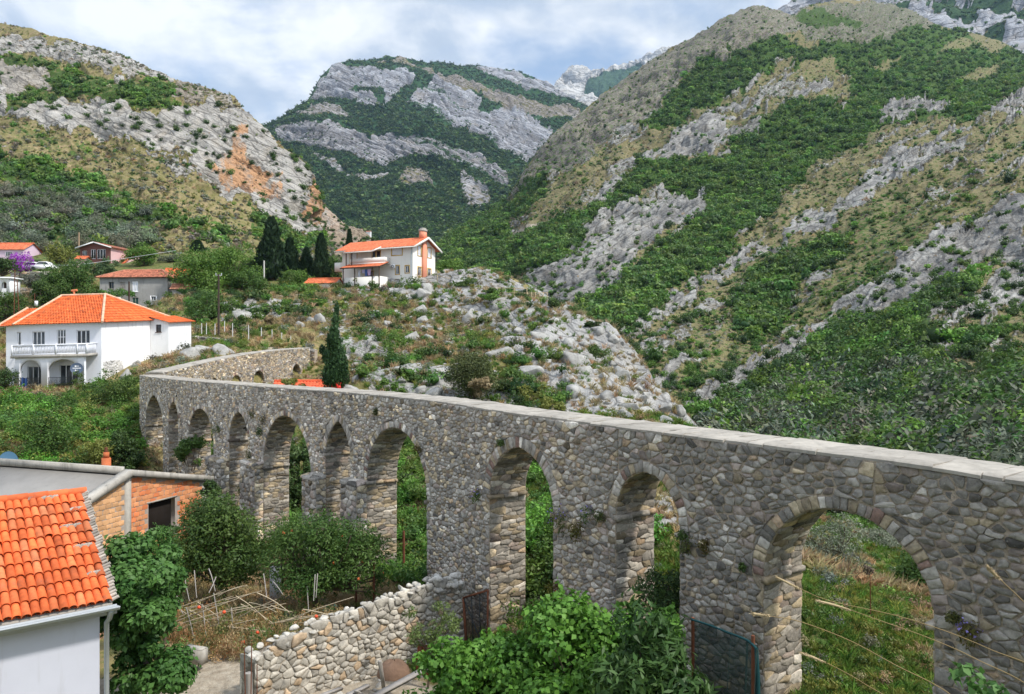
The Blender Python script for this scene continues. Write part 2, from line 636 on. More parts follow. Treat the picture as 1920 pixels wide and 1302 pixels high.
for a in [(560, 1290, 18.2), (400, 1262, 19), (300, 1302, 17.8), (330, 1180, 23.0), (560, 1170, 22.8), (700, 1150, 23.6), (918, 1236, 21.2), (880, 1215, 21),
          (1600, 1270, 16), (1480, 1300, 14.6), (1650, 1150, 20), (1600, 1110, 25), (1750, 1130, 21),
          (1250, 1085, 19.5), (1250, 1000, 23), (1240, 900, 27), (1010, 1095, 23.5), (1010, 1000, 31), (770, 1095, 27.5), (770, 950, 37), (770, 860, 44.5), (770, 832, 50),
          (565, 1000, 39), (880, 752, 56), (800, 722, 58), (1000, 776, 51), (1150, 782, 47), (1290, 797, 45), (1200, 740, 59), (1100, 640, 75), (1000, 572, 95), (950, 545, 105),
          (880, 520, 112), (800, 545, 107), (720, 548, 107), (650, 548, 110), (620, 600, 86), (700, 650, 71), (600, 694, 71), (560, 706, 67.5), (480, 728, 60.5), (500, 600, 90), (430, 560, 106), (450, 640, 79),
          (640, 727, 58), (530, 735, 58), (1245, 722, 60), (1185, 645, 79), (1085, 590, 92), (900, 640, 80), (800, 620, 84),
          (100, 870, 45), (40, 880, 44), (200, 840, 47), (100, 742, 57), (20, 745, 58), (190, 735, 60), (265, 690, 64), (318, 664, 73), (350, 690, 62), (410, 655, 73), (355, 630, 84),
          (250, 582, 100), (330, 580, 100), (185, 492, 135), (20, 500, 130), (60, 560, 108), (100, 600, 96), (20, 620, 90), (560, 540, 119), (510, 530, 122), (610, 528, 128), (380, 520, 120),
          (300, 470, 150), (100, 470, 150), (-150, 480, 150), (-150, 620, 90), (-150, 760, 56), (-150, 900, 42), (560, 490, 150)]:
    g(*a)
for a in [(-18, 50, -8.3), (-21, 44, -8.6), (-16, 38, -9.0), (-16, 30, -8.6), (-12, 26, -8.8), (-24, 34, -8.4), (-12, 16, -8.4), (-8, 12, -8.3), (-14, 12, -8.4), (-3, 12, -8.2), (-3, 16, -8.5), (0, 9, -7.6),
          (0, 5, -4.6), (0, 0, -1.8), (3, 2, -2.2), (5, 5, -4.2), (-6, 4, -6), (-14, 2, -8), (-25, 15, -8.4), (-30, 25, -8), (8, 10, -6.2), (14, 12, -6.8), (12, 4, -4),
          (2.5, 15, -7.6), (5, 15.5, -6.9), (10, 28, -8.6), (20, 25, -8.4), (26, 15, -8), (15, 36, -10.5), (24, 48, -13), (30, 60, -18), (25, 78, -18), (25, 92, -12), (22, 115, -14), (40, 80, -26), (42, 55, -20),
          (45, 30, -12), (60, 45, -18), (60, 90, -30), (30, 140, -16), (60, 140, -32), (18, 138, -4), (45, 110, -32), (33, 118, -24), (18, 66, -15), (18, 85, -13), (15.5, 100, -4), (20, 52, -14), (5, 125, 9), (-10, 140, 12), (-22, 64, -2.2), (-20, 72, -1.5), (-17, 55, -5), (-40, 140, 15)]:
    gw(*a)
GP = np.array(gp)
gtps = TPS(GP[:, :2], GP[:, 2], 40.0, 4e-3)
GX, GY = np.arange(-100, 66, .42), np.arange(-4, 158, .42)
gx, gy = np.meshgrid(GX, GY)
gz = gtps(np.column_stack([gx.ravel(), gy.ravel()])).reshape(gx.shape)

# the dip between the front of the aqueduct and its wing
wx = -23.8 + (gy - 51) * .2
dip = -4.5 + np.maximum(0, gy - 65) * .32 + np.maximum(0, gx - wx - 4.5) * .3 + np.maximum(0, wx - .8 - gx) * 3.0 + np.maximum(0, 50 - gy) * 1.0
gz = np.where((gy > 46) & (gy < 76) & (gx < wx + 14) & (gx > wx - 4), np.minimum(gz, dip), gz)

for (xa, xb, ya, yb, yp) in ((-62, -50, 92, 112.5, 588), (-82, -69, 120, 137, 495), (-30, -9, 101, 116, 549)):
    m_ = (gx > xa) & (gx < xb) & (gy > ya) & (gy < yb)
    gz = np.where(m_, np.minimum(gz, (CY - yp) / FPX * gy), gz)

KNOLL = [(640, 545), (760, 520), (880, 500), (1000, 545), (1160, 610), (1330, 770), (1345, 830), (1100, 810), (850, 770), (690, 740), (640, 660), (590, 600)]
gpoly = [
    ('green', .36, [(-200, 700), (270, 700), (330, 900), (500, 980), (760, 1200), (500, 1260), (200, 1302), (-200, 1302)]),
    ('rock', .66, KNOLL + []),
    ('rock', .92, [(900, 540), (1020, 540), (1170, 590), (1380, 790), (1320, 830), (1150, 790), (1060, 720), (930, 640), (860, 600)]),
    ('rock', .42, [(600, 560), (760, 560), (900, 600), (1000, 690), (960, 740), (860, 700), (700, 640), (600, 640)]),
    ('green', .44, [(600, 640), (700, 640), (850, 720), (1000, 740), (1000, 800), (700, 770), (600, 740)]),
    ('rock', .7, [(400, 570), (520, 560), (590, 590), (480, 600), (400, 600)]),
    ('green', .5, [(-200, 440), (620, 440), (620, 540), (420, 560), (420, 650), (300, 620), (-200, 640)]),
    ('green', .35, [(240, 650), (460, 640), (420, 690), (260, 700)]),
]
q0 = proj(np.stack([gx, gy, gz], -1).reshape(-1, 3))
q0[gy.ravel() < 2.0] = (0, 3000)
behind = gx.ravel() > 15.8 - .776 * gy.ravel() + .6      # beyond the aqueduct
gf = paint(q0, gpoly, 3, 10)
low = (behind & (gy.ravel() < 54) & (q0[:, 1] > 780)) | (gy.ravel() < 11)
gf[low] = 0
XY = np.column_stack([gx.ravel(), gy.ravel(), gz.ravel()])
def wblob(cx, cy, r):
    d = np.hypot(gx.ravel() - cx, gy.ravel() - cy) + 1.6 * fbm(XY * .5, 3)
    return np.clip((r - d) / 1.0 + .5, 0, 1)
gf[low, 1] = .52
for (cx, cy, r) in [(8.6, 22.5, 4.2), (11.5, 20.5, 3.6), (6.5, 25, 3), (13.5, 24, 5)]:
    gf[:, 1] = np.minimum(gf[:, 1], 1 - wblob(cx, cy, r))
for (cx, cy, r) in [(-5.4, 18.0, 2.6), (-7.7, 19.0, 2.2), (-3.6, 17.2, 2.6), (-9, 17.5, 1.8), (-2.4, 16.6, 2.4)]:
    e = wblob(cx, cy, r)
    gf[:, 3] = np.maximum(gf[:, 3], e)
    gf[:, 1] = np.minimum(gf[:, 1], 1 - e)
gf[:, 0] = np.maximum(gf[:, 0], wblob(5.4, 26.5, 3.6) * .95 * behind)
am = .10 + 1.7 * gf[:, 0] * np.clip((gy.ravel() - 30) / 25, 0.35, 1)
am = np.where(np.hypot(gx.ravel(), gy.ravel()) < 12, .04, am)
flat = np.zeros(len(am))
gdz = am * (fbm(XY * .16, 4, .5, True) * .9 - .2) + .06 * fbm(XY * 1.1, 3)
gdz = gdz.reshape(gz.shape) * np.where((gy > 46) & (gy < 74) & (gx < wx + 8) & (gx > wx - 1.5), .15, 1.0)
gz = gz + gdz
ground_mat = mat_terrain('ground_cover', .55, strata=(.35, -.25, .9), grass=((.30, .225, .11), (.15, .145, .05)), rock_hi=(.44, .43, .405))
ground_o = build_sheet('ground', np.stack([gx, gy, gz], -1), gf[:, :3].reshape(gx.shape + (3,)), gf[:, 3:].reshape(gx.shape + (3,)), ground_mat)


def gh(X, Y):
    """height of the ground sheet at X, Y"""
    a = np.clip((np.asarray(X, float) - GX[0]) / .42, 0, len(GX) - 1.001)
    b = np.clip((np.asarray(Y, float) - GY[0]) / .42, 0, len(GY) - 1.001)
    i, j = b.astype(int), a.astype(int)
    u, v = b - i, a - j
    return (gz[i, j] * (1 - u) + gz[i + 1, j] * u) * (1 - v) + (gz[i, j + 1] * (1 - u) + gz[i + 1, j + 1] * u) * v


def hit(x, y, d0=12.0, d1=155.0):
    """the first place beyond d0 where the ground is met on the way through pixel (x, y)"""
    D = np.arange(d0, d1, .1)
    X, Z = (x - CX) / FPX * D, (CY - y) / FPX * D
    below = Z <= gh(X, D)
    if not below.any():
        return None
    k = int(np.argmax(below))
    return np.array([X[k], D[k], float(gh(X[k], D[k]))])


# ---- the hill with the cliff on the left
T1 = lambda pts: zp(pts, 0, 0, 2.7125)
lp = [
    ('rock', .68, T1([(-300, 150), (0, 190), (220, 190), (400, 215), (600, 285), (870, 385), (1080, 440), (1240, 530), (1200, 560), (1080, 490), (850, 425), (700, 390), (400, 350), (200, 300), (0, 290), (-300, 280)])),
    ('green', {'green': .62, 'rock': .3, 'brown': .5}, T1([(-300, 290), (0, 290), (200, 320), (430, 380), (700, 410), (880, 450), (950, 570), (700, 510), (520, 545), (350, 485), (200, 525), (60, 545), (-300, 560)])),
    ('rock', {'rock': .7, 'green': 0, 'brown': .5}, T1([(0, 340), (90, 340), (260, 390), (300, 450), (140, 430), (130, 480), (0, 480)])),
    ('brown', {'rock': .55, 'green': .1, 'brown': .8}, T1([(880, 450), (1080, 460), (1215, 540), (1100, 540), (960, 520), (900, 500)])),
    ('rock', {'rock': 1., 'green': 0, 'brown': 0}, T1([(-300, 500), (-100, 420), (30, 460), (20, 560), (60, 570), (200, 535), (310, 500), (390, 530), (640, 530), (700, 565), (800, 580), (960, 570), (1080, 535), (1230, 560), (1340, 650), (1430, 770), (1545, 820), (1620, 900), (1620, 1000), (1650, 1100), (1720, 1270),
                        (1580, 1200), (1400, 1105), (1250, 1015), (1100, 945), (880, 815), (700, 745), (500, 710), (350, 690), (150, 620), (0, 600), (-300, 620)])),
    ('warm', {'warm': .95}, T1([(1040, 860), (1180, 800), (1200, 720), (1225, 640), (1255, 700), (1240, 800), (1330, 860), (1420, 890), (1430, 1010), (1300, 1000), (1140, 930)])),
    ('warm', {'warm': .95}, T1([(1525, 990), (1570, 900), (1610, 1000), (1640, 1130), (1620, 1230), (1575, 1160)])),
    ('dark', {'dark': .8}, T1([(1150, 925), (1300, 975), (1440, 1000), (1450, 1030), (1300, 1010), (1180, 955)])),
    ('dark', {'dark': .7}, T1([(1050, 840), (1110, 810), (1120, 830), (1060, 865)])),
    ('rock', .62, T1([(690, 760), (880, 830), (1100, 930), (1200, 965), (1100, 965), (850, 855)])),
    ('green', .52, T1([(-300, 640), (0, 640), (150, 650), (300, 720), (500, 760), (500, 800), (250, 760), (0, 740), (-300, 740)])),
    ('green', .70, T1([(-300, 740), (0, 780), (150, 830), (320, 880), (500, 960), (700, 1010), (860, 1090), (960, 1130), (800, 1135), (500, 1060), (200, 970), (0, 920), (-300, 900)])),
    ('green', .58, T1([(-300, 930), (0, 950), (300, 980), (500, 1060), (820, 1160), (760, 1302), (-300, 1302)])),
    ('green', .7, T1([(850, 1150), (1150, 1180), (1180, 1260), (900, 1210)])),
    ('green', .6, T1([(1250, 1030), (1500, 1190), (1680, 1260), (1500, 1290), (1300, 1200)])),
]
xs1 = np.concatenate([np.arange(-420, 560, 2.5), np.arange(560, 622, .7)])
hill_mat = mat_terrain('hill_cover', 1.6, strata=(.5, -.1, .85), rock_lo=(.14, .135, .125), rock_hi=(.50, .475, .43), gtex=.8)
S1 = Sheet('hill', xs1,
           [(-420, -40), (-150, 10), (0, 42), (60, 55), (130, 75), (200, 92), (260, 118), (320, 147), (380, 164), (420, 177), (440, 180), (455, 203), (480, 222), (510, 250), (535, 278), (560, 293), (578, 315), (586, 335), (589, 365), (592, 400), (600, 430), (608, 450), (618, 470), (622, 478)],
           [(-420, 520), (622, 520)],
           [(-420, 500, 140), (0, 500, 138), (300, 500, 140), (480, 500, 155), (600, 500, 185), (-420, 300, 230), (0, 400, 172), (0, 300, 222), (0, 222, 262), (0, 195, 268), (0, 130, 325), (0, 42, 400), (-300, 50, 400),
            (150, 400, 172), (300, 400, 175), (300, 340, 205), (200, 262, 246), (200, 205, 256), (300, 270, 243), (300, 200, 256), (320, 150, 300), (420, 440, 180), (420, 350, 236), (420, 250, 252), (440, 190, 275), (420, 178, 285), (500, 400, 232), (500, 370, 240), (500, 250, 262),
            (560, 440, 226), (560, 400, 240), (560, 300, 262), (586, 340, 266), (592, 420, 262), (615, 470, 250)],
           300, lp, hill_mat, 4.8, 11, beds=(.42, 11.0, .30, .2))

lp2 = [('rock', {'rock': .75, 'brown': .35, 'warm': .4}, [(560, 340), (800, 340), (800, 520), (560, 520)]), ('dark', {'brown': .9, 'warm': .3}, [(640, 405), (720, 430), (720, 520), (600, 520)])]
S1b = Sheet('spur_hill', np.arange(520, 740, 1.5), [(520, 330), (560, 360), (590, 384), (612, 392), (640, 415), (660, 425), (690, 440), (720, 462), (740, 480)], [(520, 520), (740, 520)],
            [(520, 500, 330), (740, 500, 340), (600, 390, 390), (680, 435, 370), (600, 450, 350)], 70, lp2, hill_mat, 6.0, 23)

# ---- the great slope on the right
T3 = lambda pts: zp(pts, 960, 0, 2.0)
T4 = lambda pts: zp(pts, 1000, 380, 2.087)
RK = {'rock': .9, 'green': 0, 'brown': 0}
rp = [
    ('green', {'green': .38, 'rock': .27}, [(780, 0), (2400, 0), (2400, 1300), (780, 1300)]),
    ('green', .50, T4([(450, 520), (900, 250), (1240, 130), (1300, 0), (1700, 0), (1500, 160), (1200, 430), (800, 640), (560, 760)])),
    ('brown', {'rock': .8, 'brown': .7, 'green': .40}, T3([(0, 720), (60, 600), (150, 500), (300, 380), (540, 205), (780, 60), (910, 10), (1040, 60), (1120, 130), (1000, 140), (880, 195), (700, 235), (620, 340), (440, 500), (300, 580), (180, 650), (60, 730)])),
    ('dark', {'dark': .75, 'rock': .8}, T3([(90, 610), (200, 500), (300, 530), (310, 610), (170, 650)])),
    ('brown', {'rock': .75, 'brown': .75, 'green': .44}, T3([(1100, 135), (1040, 60), (1200, 0), (1500, 0), (1620, 90), (1450, 165), (1330, 195), (1200, 195)])),
    ('green', .72, T3([(1050, 60), (1130, 30), (1250, 60), (1330, 100), (1200, 100), (1100, 100)])),
    # forest of the upper slopes
    ('green', {'green': .95, 'rock': 0, 'brown': 0}, T3([(480, 490), (640, 330), (700, 230), (900, 190), (1000, 138), (1200, 190), (1320, 190), (1450, 130), (1700, 95), (1750, 180), (1930, 200), (2200, 260), (2200, 420), (1930, 330), (1780, 430), (1600, 460), (1400, 450), (1300, 530), (1150, 610), (1000, 750),
                          (900, 810), (700, 850), (740, 780), (560, 700), (620, 620), (760, 590), (900, 520), (960, 430), (1050, 390), (1150, 340), (1250, 250), (1000, 230), (800, 375), (700, 425), (560, 500)])),
    ('green', {'green': .42}, T3([(860, 380), (1000, 320), (1040, 262), (1250, 275), (1280, 350), (1000, 385), (900, 470), (800, 500)])),
    ('green', {'green': .42}, T3([(1300, 240), (1460, 225), (1470, 255), (1340, 265)])),
    ('green', {'green': .42, 'brown': .4}, T3([(1560, 190), (1700, 135), (1760, 175), (1640, 200)])),
    ('green', {'green': .45}, T3([(1640, 320), (1730, 250), (1830, 235), (1860, 250), (1720, 300)])),
    ('green', .85, T3([(480, 620), (640, 600), (700, 640), (600, 710), (480, 720)])),
    ('green', .85, T3([(220, 830), (340, 740), (500, 640), (560, 680), (400, 790), (300, 850), (210, 870)])),
    ('green', .8, T3([(-260, 800), (0, 740), (60, 690), (170, 640), (150, 700), (80, 770), (-20, 850), (60, 900), (100, 960), (-40, 1080), (-260, 1100)])),
    ('green', {'green': .3}, T3([(60, 800), (260, 690), (440, 560), (600, 450), (560, 540), (300, 720), (180, 800), (120, 830)])),
    ('earth', {'earth': .7, 'green': 0}, T3([(0, 885), (90, 850), (190, 815), (220, 835), (120, 880), (20, 910)])),
    # middle forest running down to the gorge
    ('green', {'green': .95}, T4([(170, 410), (400, 280), (640, 90), (700, 0), (800, -60), (980, -20), (900, 80), (760, 200), (600, 330), (430, 440), (320, 500), (240, 480)])),
    ('green', .92, T4([(-60, 130), (0, 120), (100, 90), (200, 40), (310, -10), (250, 60), (180, 150), (60, 250), (-60, 300)])),
    # white rocks
    ('rock', RK, T3([(560, 560), (680, 480), (790, 450), (800, 500), (720, 570), (600, 612), (550, 605)])),
    ('rock', {'rock': .7, 'green': .3}, T3([(780, 545), (860, 470), (940, 470), (920, 500), (800, 550)])),
    ('rock', RK, T3([(1360, 425), (1420, 380), (1560, 362), (1640, 400), (1580, 440), (1400, 445)])),
    ('rock', {'rock': .6, 'green': .3}, T3([(1160, 400), (1220, 365), (1290, 370), (1230, 395)])),
    ('rock', {'rock': .6, 'green': .3}, T3([(860, 400), (900, 360), (1110, 300), (1110, 325), (920, 375)])),
    ('rock', RK, T3([(280, 770), (340, 720), (440, 660), (470, 670), (400, 720), (300, 780)])),
    ('rock', RK, T3([(1780, 435), (1830, 380), (1960, 320), (2200, 300), (2200, 420), (1930, 410)])),
    ('rock', {'rock': .95, 'green': 0}, T4([(-10, 270), (120, 220), (190, 130), (220, 80), (320, -10), (520, -10), (480, -60), (620, -20), (700, 0), (640, 70), (500, 140), (420, 195), (370, 275), (270, 335), (190, 400), (100, 405), (-10, 320)])),
    ('dark', {'dark': .35}, T4([(0, 290), (120, 290), (260, 300), (190, 400), (100, 405), (0, 330)])),
    # bedding ribs
    ('rock', {'rock': .72, 'green': .1}, T3([(1050, 850), (1250, 740), (1400, 605), (1700, 515), (1720, 540), (1450, 660), (1300, 760), (1150, 850)])),
    ('rock', {'rock': .72, 'green': .1}, T4([(330, 500), (560, 380), (780, 230), (1000, 120), (1230, 0), (1270, 0), (1020, 140), (830, 245), (600, 392), (400, 515)])),
    ('rock', {'rock': .6, 'green': .2}, T4([(450, 560), (600, 440), (830, 330), (850, 345), (620, 480), (480, 590)])),
    ('rock', {'rock': .55, 'green': .2}, T4([(850, 420), (1000, 400), (1060, 400), (960, 440), (870, 450)])),
    ('rock', {'rock': .95, 'green': 0}, T4([(1180, 450), (1350, 300), (1420, 230), (1500, 170), (1700, 60), (1860, -20), (2300, -200), (2300, 100), (1940, 80), (1880, 200), (1720, 240), (1560, 350), (1390, 440), (1230, 490)])),
    ('dark', {'dark': .45}, T4([(1440, 300), (1560, 330), (1720, 235), (1880, 190), (1930, 60), (1880, 30), (1760, 160), (1600, 230), (1480, 250)])),
    ('rock', {'rock': .70, 'green': .1}, T4([(540, 790), (800, 640), (1000, 530), (1200, 440), (1390, 440), (1150, 545), (900, 645), (760, 745), (680, 840), (600, 830)])),
    ('rock', {'rock': .85, 'green': .1}, T4([(2300, 0), (1940, 130), (1850, 220), (1750, 365), (1640, 470), (1790, 430), (1940, 400), (2300, 300)])),
    # scrub and the olive grove at the foot
    ('green', .62, T4([(820, 380), (900, 250), (1100, 170), (1240, 130), (1200, 250), (1050, 330), (980, 420), (900, 530), (800, 520)])),
    ('green', {'green': .9, 'rock': 0}, T4([(640, 900), (760, 850), (900, 720), (1080, 610), (1140, 545), (1400, 450), (1620, 350), (1740, 265), (1720, 340), (1520, 450), (1490, 640), (1700, 640), (1720, 750), (1940, 680), (2400, 600), (2400, 1400), (600, 1400)])),
    ('green', .8, T4([(1620, 540), (1780, 480), (1810, 560), (1650, 590)])),
    ('green', {'green': .3}, T4([(1500, 600), (1680, 560), (1760, 700), (1720, 740), (1560, 660)])),
]
xs2 = np.concatenate([np.arange(790, 1960, 2.6), np.arange(1960, 2400, 8)])
slope_mat = mat_terrain('slope_cover', 1.8, strata=(-.55, -.12, .8), rock_lo=(.095, .095, .095), rock_hi=(.41, .40, .37), grass=((.27, .215, .13), (.165, .15, .07)), stf=.9, gtex=1.0)
S2 = Sheet('mountain_slope', xs2,
           [(790, 492), (820, 466), (850, 440), (900, 408), (940, 386), (965, 352), (985, 315), (1010, 283), (1040, 250), (1090, 212), (1130, 178), (1180, 143), (1230, 105), (1300, 70), (1350, 38), (1390, 20), (1415, 12), (1440, 15), (1480, 30), (1510, 12), (1560, 0), (1640, 2), (1700, 18), (1760, 48), (1830, 62), (1880, 80), (1920, 105), (2000, 120), (2100, 100), (2400, 120)],
           [(790, 640), (1000, 690), (1150, 760), (1300, 930), (1400, 1060), (1920, 1250), (2400, 1250)],
           [(790, 640, 300), (850, 500, 400), (880, 430, 520), (950, 385, 560), (1000, 600, 240), (1000, 500, 300), (1000, 400, 420), (1000, 300, 560), (1100, 210, 630), (1150, 740, 130), (1200, 600, 200), (1200, 500, 260), (1200, 400, 340), (1200, 300, 450), (1200, 200, 590), (1240, 110, 680),
            (1300, 880, 92), (1340, 800, 112), (1330, 700, 148), (1400, 500, 245), (1500, 950, 72), (1500, 860, 92), (1500, 700, 148), (1500, 500, 230), (1500, 350, 330), (1500, 200, 500), (1500, 80, 660), (1430, 20, 720), (1560, 5, 860), (1700, 25, 900),
            (1700, 950, 66), (1700, 800, 96), (1700, 650, 140), (1700, 450, 215), (1700, 300, 320), (1700, 150, 560), (1920, 980, 52), (1920, 880, 62), (1920, 700, 108), (1920, 500, 178), (1920, 340, 228), (1920, 210, 390), (1920, 110, 760), (1920, 1240, 44), (1500, 1100, 60), (1700, 1150, 50), (2400, 980, 48), (2400, 700, 90), (2400, 400, 180), (2400, 150, 500)],
           420, rp, slope_mat, 5.5, 31, lam=1e-3, beds=(-.62, 11.0, .56, .6))

# ---- the mountain at the head of the valley
TM = lambda pts: zp(pts, 480, 60, 2.8235)
R3 = {'rock': .95, 'green': 0}
mp3 = [
    ('green', .9, [(300, 0), (1400, 0), (1400, 600), (300, 600)]),
    ('rock', R3, TM([(280, 365), (360, 225), (420, 160), (520, 165), (640, 205), (740, 210), (835, 270), (780, 320), (690, 350), (680, 400), (560, 385), (430, 350)])),
    ('green', {'green': .9, 'rock': .2}, TM([(500, 300), (680, 290), (690, 350), (560, 330)])),
    ('rock', R3, TM([(790, 390), (900, 300), (960, 255), (1060, 290), (1195, 370), (1180, 430), (1300, 370), (1400, 400), (1570, 520), (1530, 600), (1440, 690), (1290, 610), (1180, 540), (1070, 500), (960, 440), (860, 410)])),
    ('green', {'green': .8, 'rock': .3}, TM([(1190, 380), (1310, 350), (1320, 380), (1200, 440), (1170, 430)])),
    ('rock', {'rock': .8, 'green': .35}, TM([(1130, 170), (1250, 180), (1380, 220), (1500, 230), (1600, 295), (1710, 370), (1500, 335), (1350, 275)])),
    ('rock', {'rock': .85, 'green': .1, 'brown': .3}, TM([(100, 520), (250, 490), (420, 480), (520, 535), (600, 575), (740, 540), (920, 560), (1050, 620), (1180, 680), (1360, 790), (1330, 840), (1180, 755), (1050, 705), (850, 665), (680, 695), (580, 690), (420, 640), (250, 600), (130, 590)])),
    ('rock', {'rock': .6, 'green': .35, 'brown': .4}, TM([(270, 660), (400, 690), (540, 760), (700, 740), (700, 770), (560, 795), (400, 720)])),
    ('rock', {'rock': .6, 'green': .3, 'brown': .4}, TM([(1080, 750), (1250, 860), (1160, 960), (1100, 900)])),
    ('brown', {'rock': .5, 'brown': .8, 'green': .35}, TM([(790, 725), (900, 735), (945, 830), (740, 830)])),
    ('brown', {'rock': .6, 'brown': .6, 'green': .35}, TM([(220, 420), (380, 390), (450, 410), (520, 460), (380, 440), (240, 450)])),
    ('brown', {'rock': .55, 'brown': .85, 'green': .1}, TM([(640, 150), (760, 140), (900, 200), (1100, 270), (1300, 330), (1500, 390), (1720, 430), (1700, 470), (1560, 470), (1350, 395), (1100, 310), (880, 225), (740, 175)])),
]
xs3 = np.arange(400, 1290, 2.2)
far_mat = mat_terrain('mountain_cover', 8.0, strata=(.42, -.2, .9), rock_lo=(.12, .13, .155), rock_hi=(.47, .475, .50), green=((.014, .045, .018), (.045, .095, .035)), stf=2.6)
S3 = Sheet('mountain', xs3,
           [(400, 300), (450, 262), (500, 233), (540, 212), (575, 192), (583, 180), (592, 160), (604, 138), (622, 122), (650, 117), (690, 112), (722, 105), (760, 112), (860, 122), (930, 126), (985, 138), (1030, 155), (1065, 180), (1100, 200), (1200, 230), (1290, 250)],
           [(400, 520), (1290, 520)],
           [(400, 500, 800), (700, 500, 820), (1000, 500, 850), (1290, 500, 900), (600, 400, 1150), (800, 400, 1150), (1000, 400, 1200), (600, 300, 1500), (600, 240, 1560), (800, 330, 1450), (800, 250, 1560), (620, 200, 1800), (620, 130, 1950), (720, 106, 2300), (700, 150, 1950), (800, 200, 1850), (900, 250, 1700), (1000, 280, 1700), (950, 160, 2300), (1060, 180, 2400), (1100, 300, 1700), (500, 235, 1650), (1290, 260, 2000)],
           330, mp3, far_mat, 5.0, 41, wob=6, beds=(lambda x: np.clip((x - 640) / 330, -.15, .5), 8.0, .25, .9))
mp4 = [('rock', {'rock': .95, 'brown': 0}, [(900, 0), (2500, 0), (2500, 500), (900, 500)]), ('green', {'green': .8, 'rock': .3}, [(1095, 175), (1140, 140), (1200, 122), (1215, 150), (1150, 185), (1100, 190)])]
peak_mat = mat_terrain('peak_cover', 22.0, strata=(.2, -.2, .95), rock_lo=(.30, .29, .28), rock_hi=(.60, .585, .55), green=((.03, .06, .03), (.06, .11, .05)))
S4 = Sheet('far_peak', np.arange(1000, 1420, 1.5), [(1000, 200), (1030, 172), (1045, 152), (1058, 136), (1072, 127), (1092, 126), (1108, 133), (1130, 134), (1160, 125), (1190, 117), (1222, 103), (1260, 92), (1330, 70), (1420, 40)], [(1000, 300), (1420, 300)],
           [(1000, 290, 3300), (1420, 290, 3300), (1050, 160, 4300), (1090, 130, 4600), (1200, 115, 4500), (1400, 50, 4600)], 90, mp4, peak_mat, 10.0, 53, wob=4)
mp5 = [('rock', {'rock': .9}, [(1300, -200), (2600, -200), (2600, 400), (1300, 400)]),
       ('green', {'green': .95, 'rock': .2}, T3([(1300, 40), (1500, 20), (1750, 0), (1930, 40), (1930, 90), (1800, 60), (1640, 80), (1500, 60)])),
       ('green', {'green': .9, 'rock': .2}, T3([(1740, 130), (1820, 110), (1850, 150), (1800, 190), (1740, 170)]))]
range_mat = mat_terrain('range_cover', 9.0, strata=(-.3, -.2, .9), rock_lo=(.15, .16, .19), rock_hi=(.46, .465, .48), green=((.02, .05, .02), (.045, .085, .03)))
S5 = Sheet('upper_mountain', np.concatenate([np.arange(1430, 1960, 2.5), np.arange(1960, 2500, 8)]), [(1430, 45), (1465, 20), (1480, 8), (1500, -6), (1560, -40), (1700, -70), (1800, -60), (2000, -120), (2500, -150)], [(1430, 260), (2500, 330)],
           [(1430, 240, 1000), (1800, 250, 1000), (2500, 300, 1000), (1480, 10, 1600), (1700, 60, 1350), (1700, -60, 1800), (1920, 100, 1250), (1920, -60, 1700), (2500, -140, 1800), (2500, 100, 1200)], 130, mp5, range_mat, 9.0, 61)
# ------------------------------------------------------------------ rubble masonry
R_ = random.Random(5)


def clip_cell(poly, cx, cy, nx, ny):
    mx, my = (cx + nx) * .5, (cy + ny) * .5
    dx, dy = nx - cx, ny - cy
    k = mx * dx + my * dy
    out = []
    n = len(poly)
    px, py = poly[-1]
    pd = px * dx + py * dy - k
    for x, y in poly:
        d = x * dx + y * dy - k
        if d <= 0:
            if pd > 0:
                t = pd / (pd - d)
                out.append((px + (x - px) * t, py + (y - py) * t))
            out.append((x, y))
        elif pd <= 0:
            t = pd / (pd - d)
            out.append((px + (x - px) * t, py + (y - py) * t))
        px, py, pd = x, y, d
    return out


def cells(a0, a1, b0, b1, w, h, rnd, jit=.46, drop=.2, inside=None, course=1.0):
    """irregular stone outlines filling a rectangle; w, h mean stone size. course>1 squashes the jitter into beds"""
    bins = {}
    nb = max(1, int(round((b1 - b0) / h)))
    hh = (b1 - b0) / nb
    na = max(1, int(round((a1 - a0) / w)))
    ww = (a1 - a0) / na
    seeds = []
    for j in range(nb):
        for i in range(-1, na + 1):
            if rnd.random() < drop:
                continue
            x = a0 + (i + .5 + (.5 if j % 2 else 0) + rnd.uniform(-jit, jit)) * ww
            y = b0 + (j + .5 + rnd.uniform(-jit, jit) / course) * hh
            if x < a0 or x > a1:
                continue
            if inside and not inside(x, y):
                continue
            k = len(seeds)
            seeds.append((x, y))
            bins.setdefault((int((x - a0) / ww), int((y - b0) / hh)), []).append(k)
    asp = ww / hh
    out = []
    for (x, y) in seeds:
        bi, bj = int((x - a0) / ww), int((y - b0) / hh)
        poly = [(max(a0, x - 1.7 * ww), max(b0, y - 1.7 * hh) * asp), (min(a1, x + 1.7 * ww), max(b0, y - 1.7 * hh) * asp),
                (min(a1, x + 1.7 * ww), min(b1, y + 1.7 * hh) * asp), (max(a0, x - 1.7 * ww), min(b1, y + 1.7 * hh) * asp)]
        nbr = []
        for di in (-2, -1, 0, 1, 2):
            for dj in (-2, -1, 0, 1, 2):
                for k in bins.get((bi + di, bj + dj), ()):
                    X, Y = seeds[k]
                    if X != x or Y != y:
                        nbr.append(((X - x) ** 2 + ((Y - y) * asp) ** 2, X, Y * asp))
        nbr.sort()
        for _, X, Y in nbr[:14]:
            poly = clip_cell(poly, x, y * asp, X, Y)
        poly = [(p, q / asp) for p, q in poly]
        if len(poly) >= 3:
            out.append(((x, y), poly))
    return out


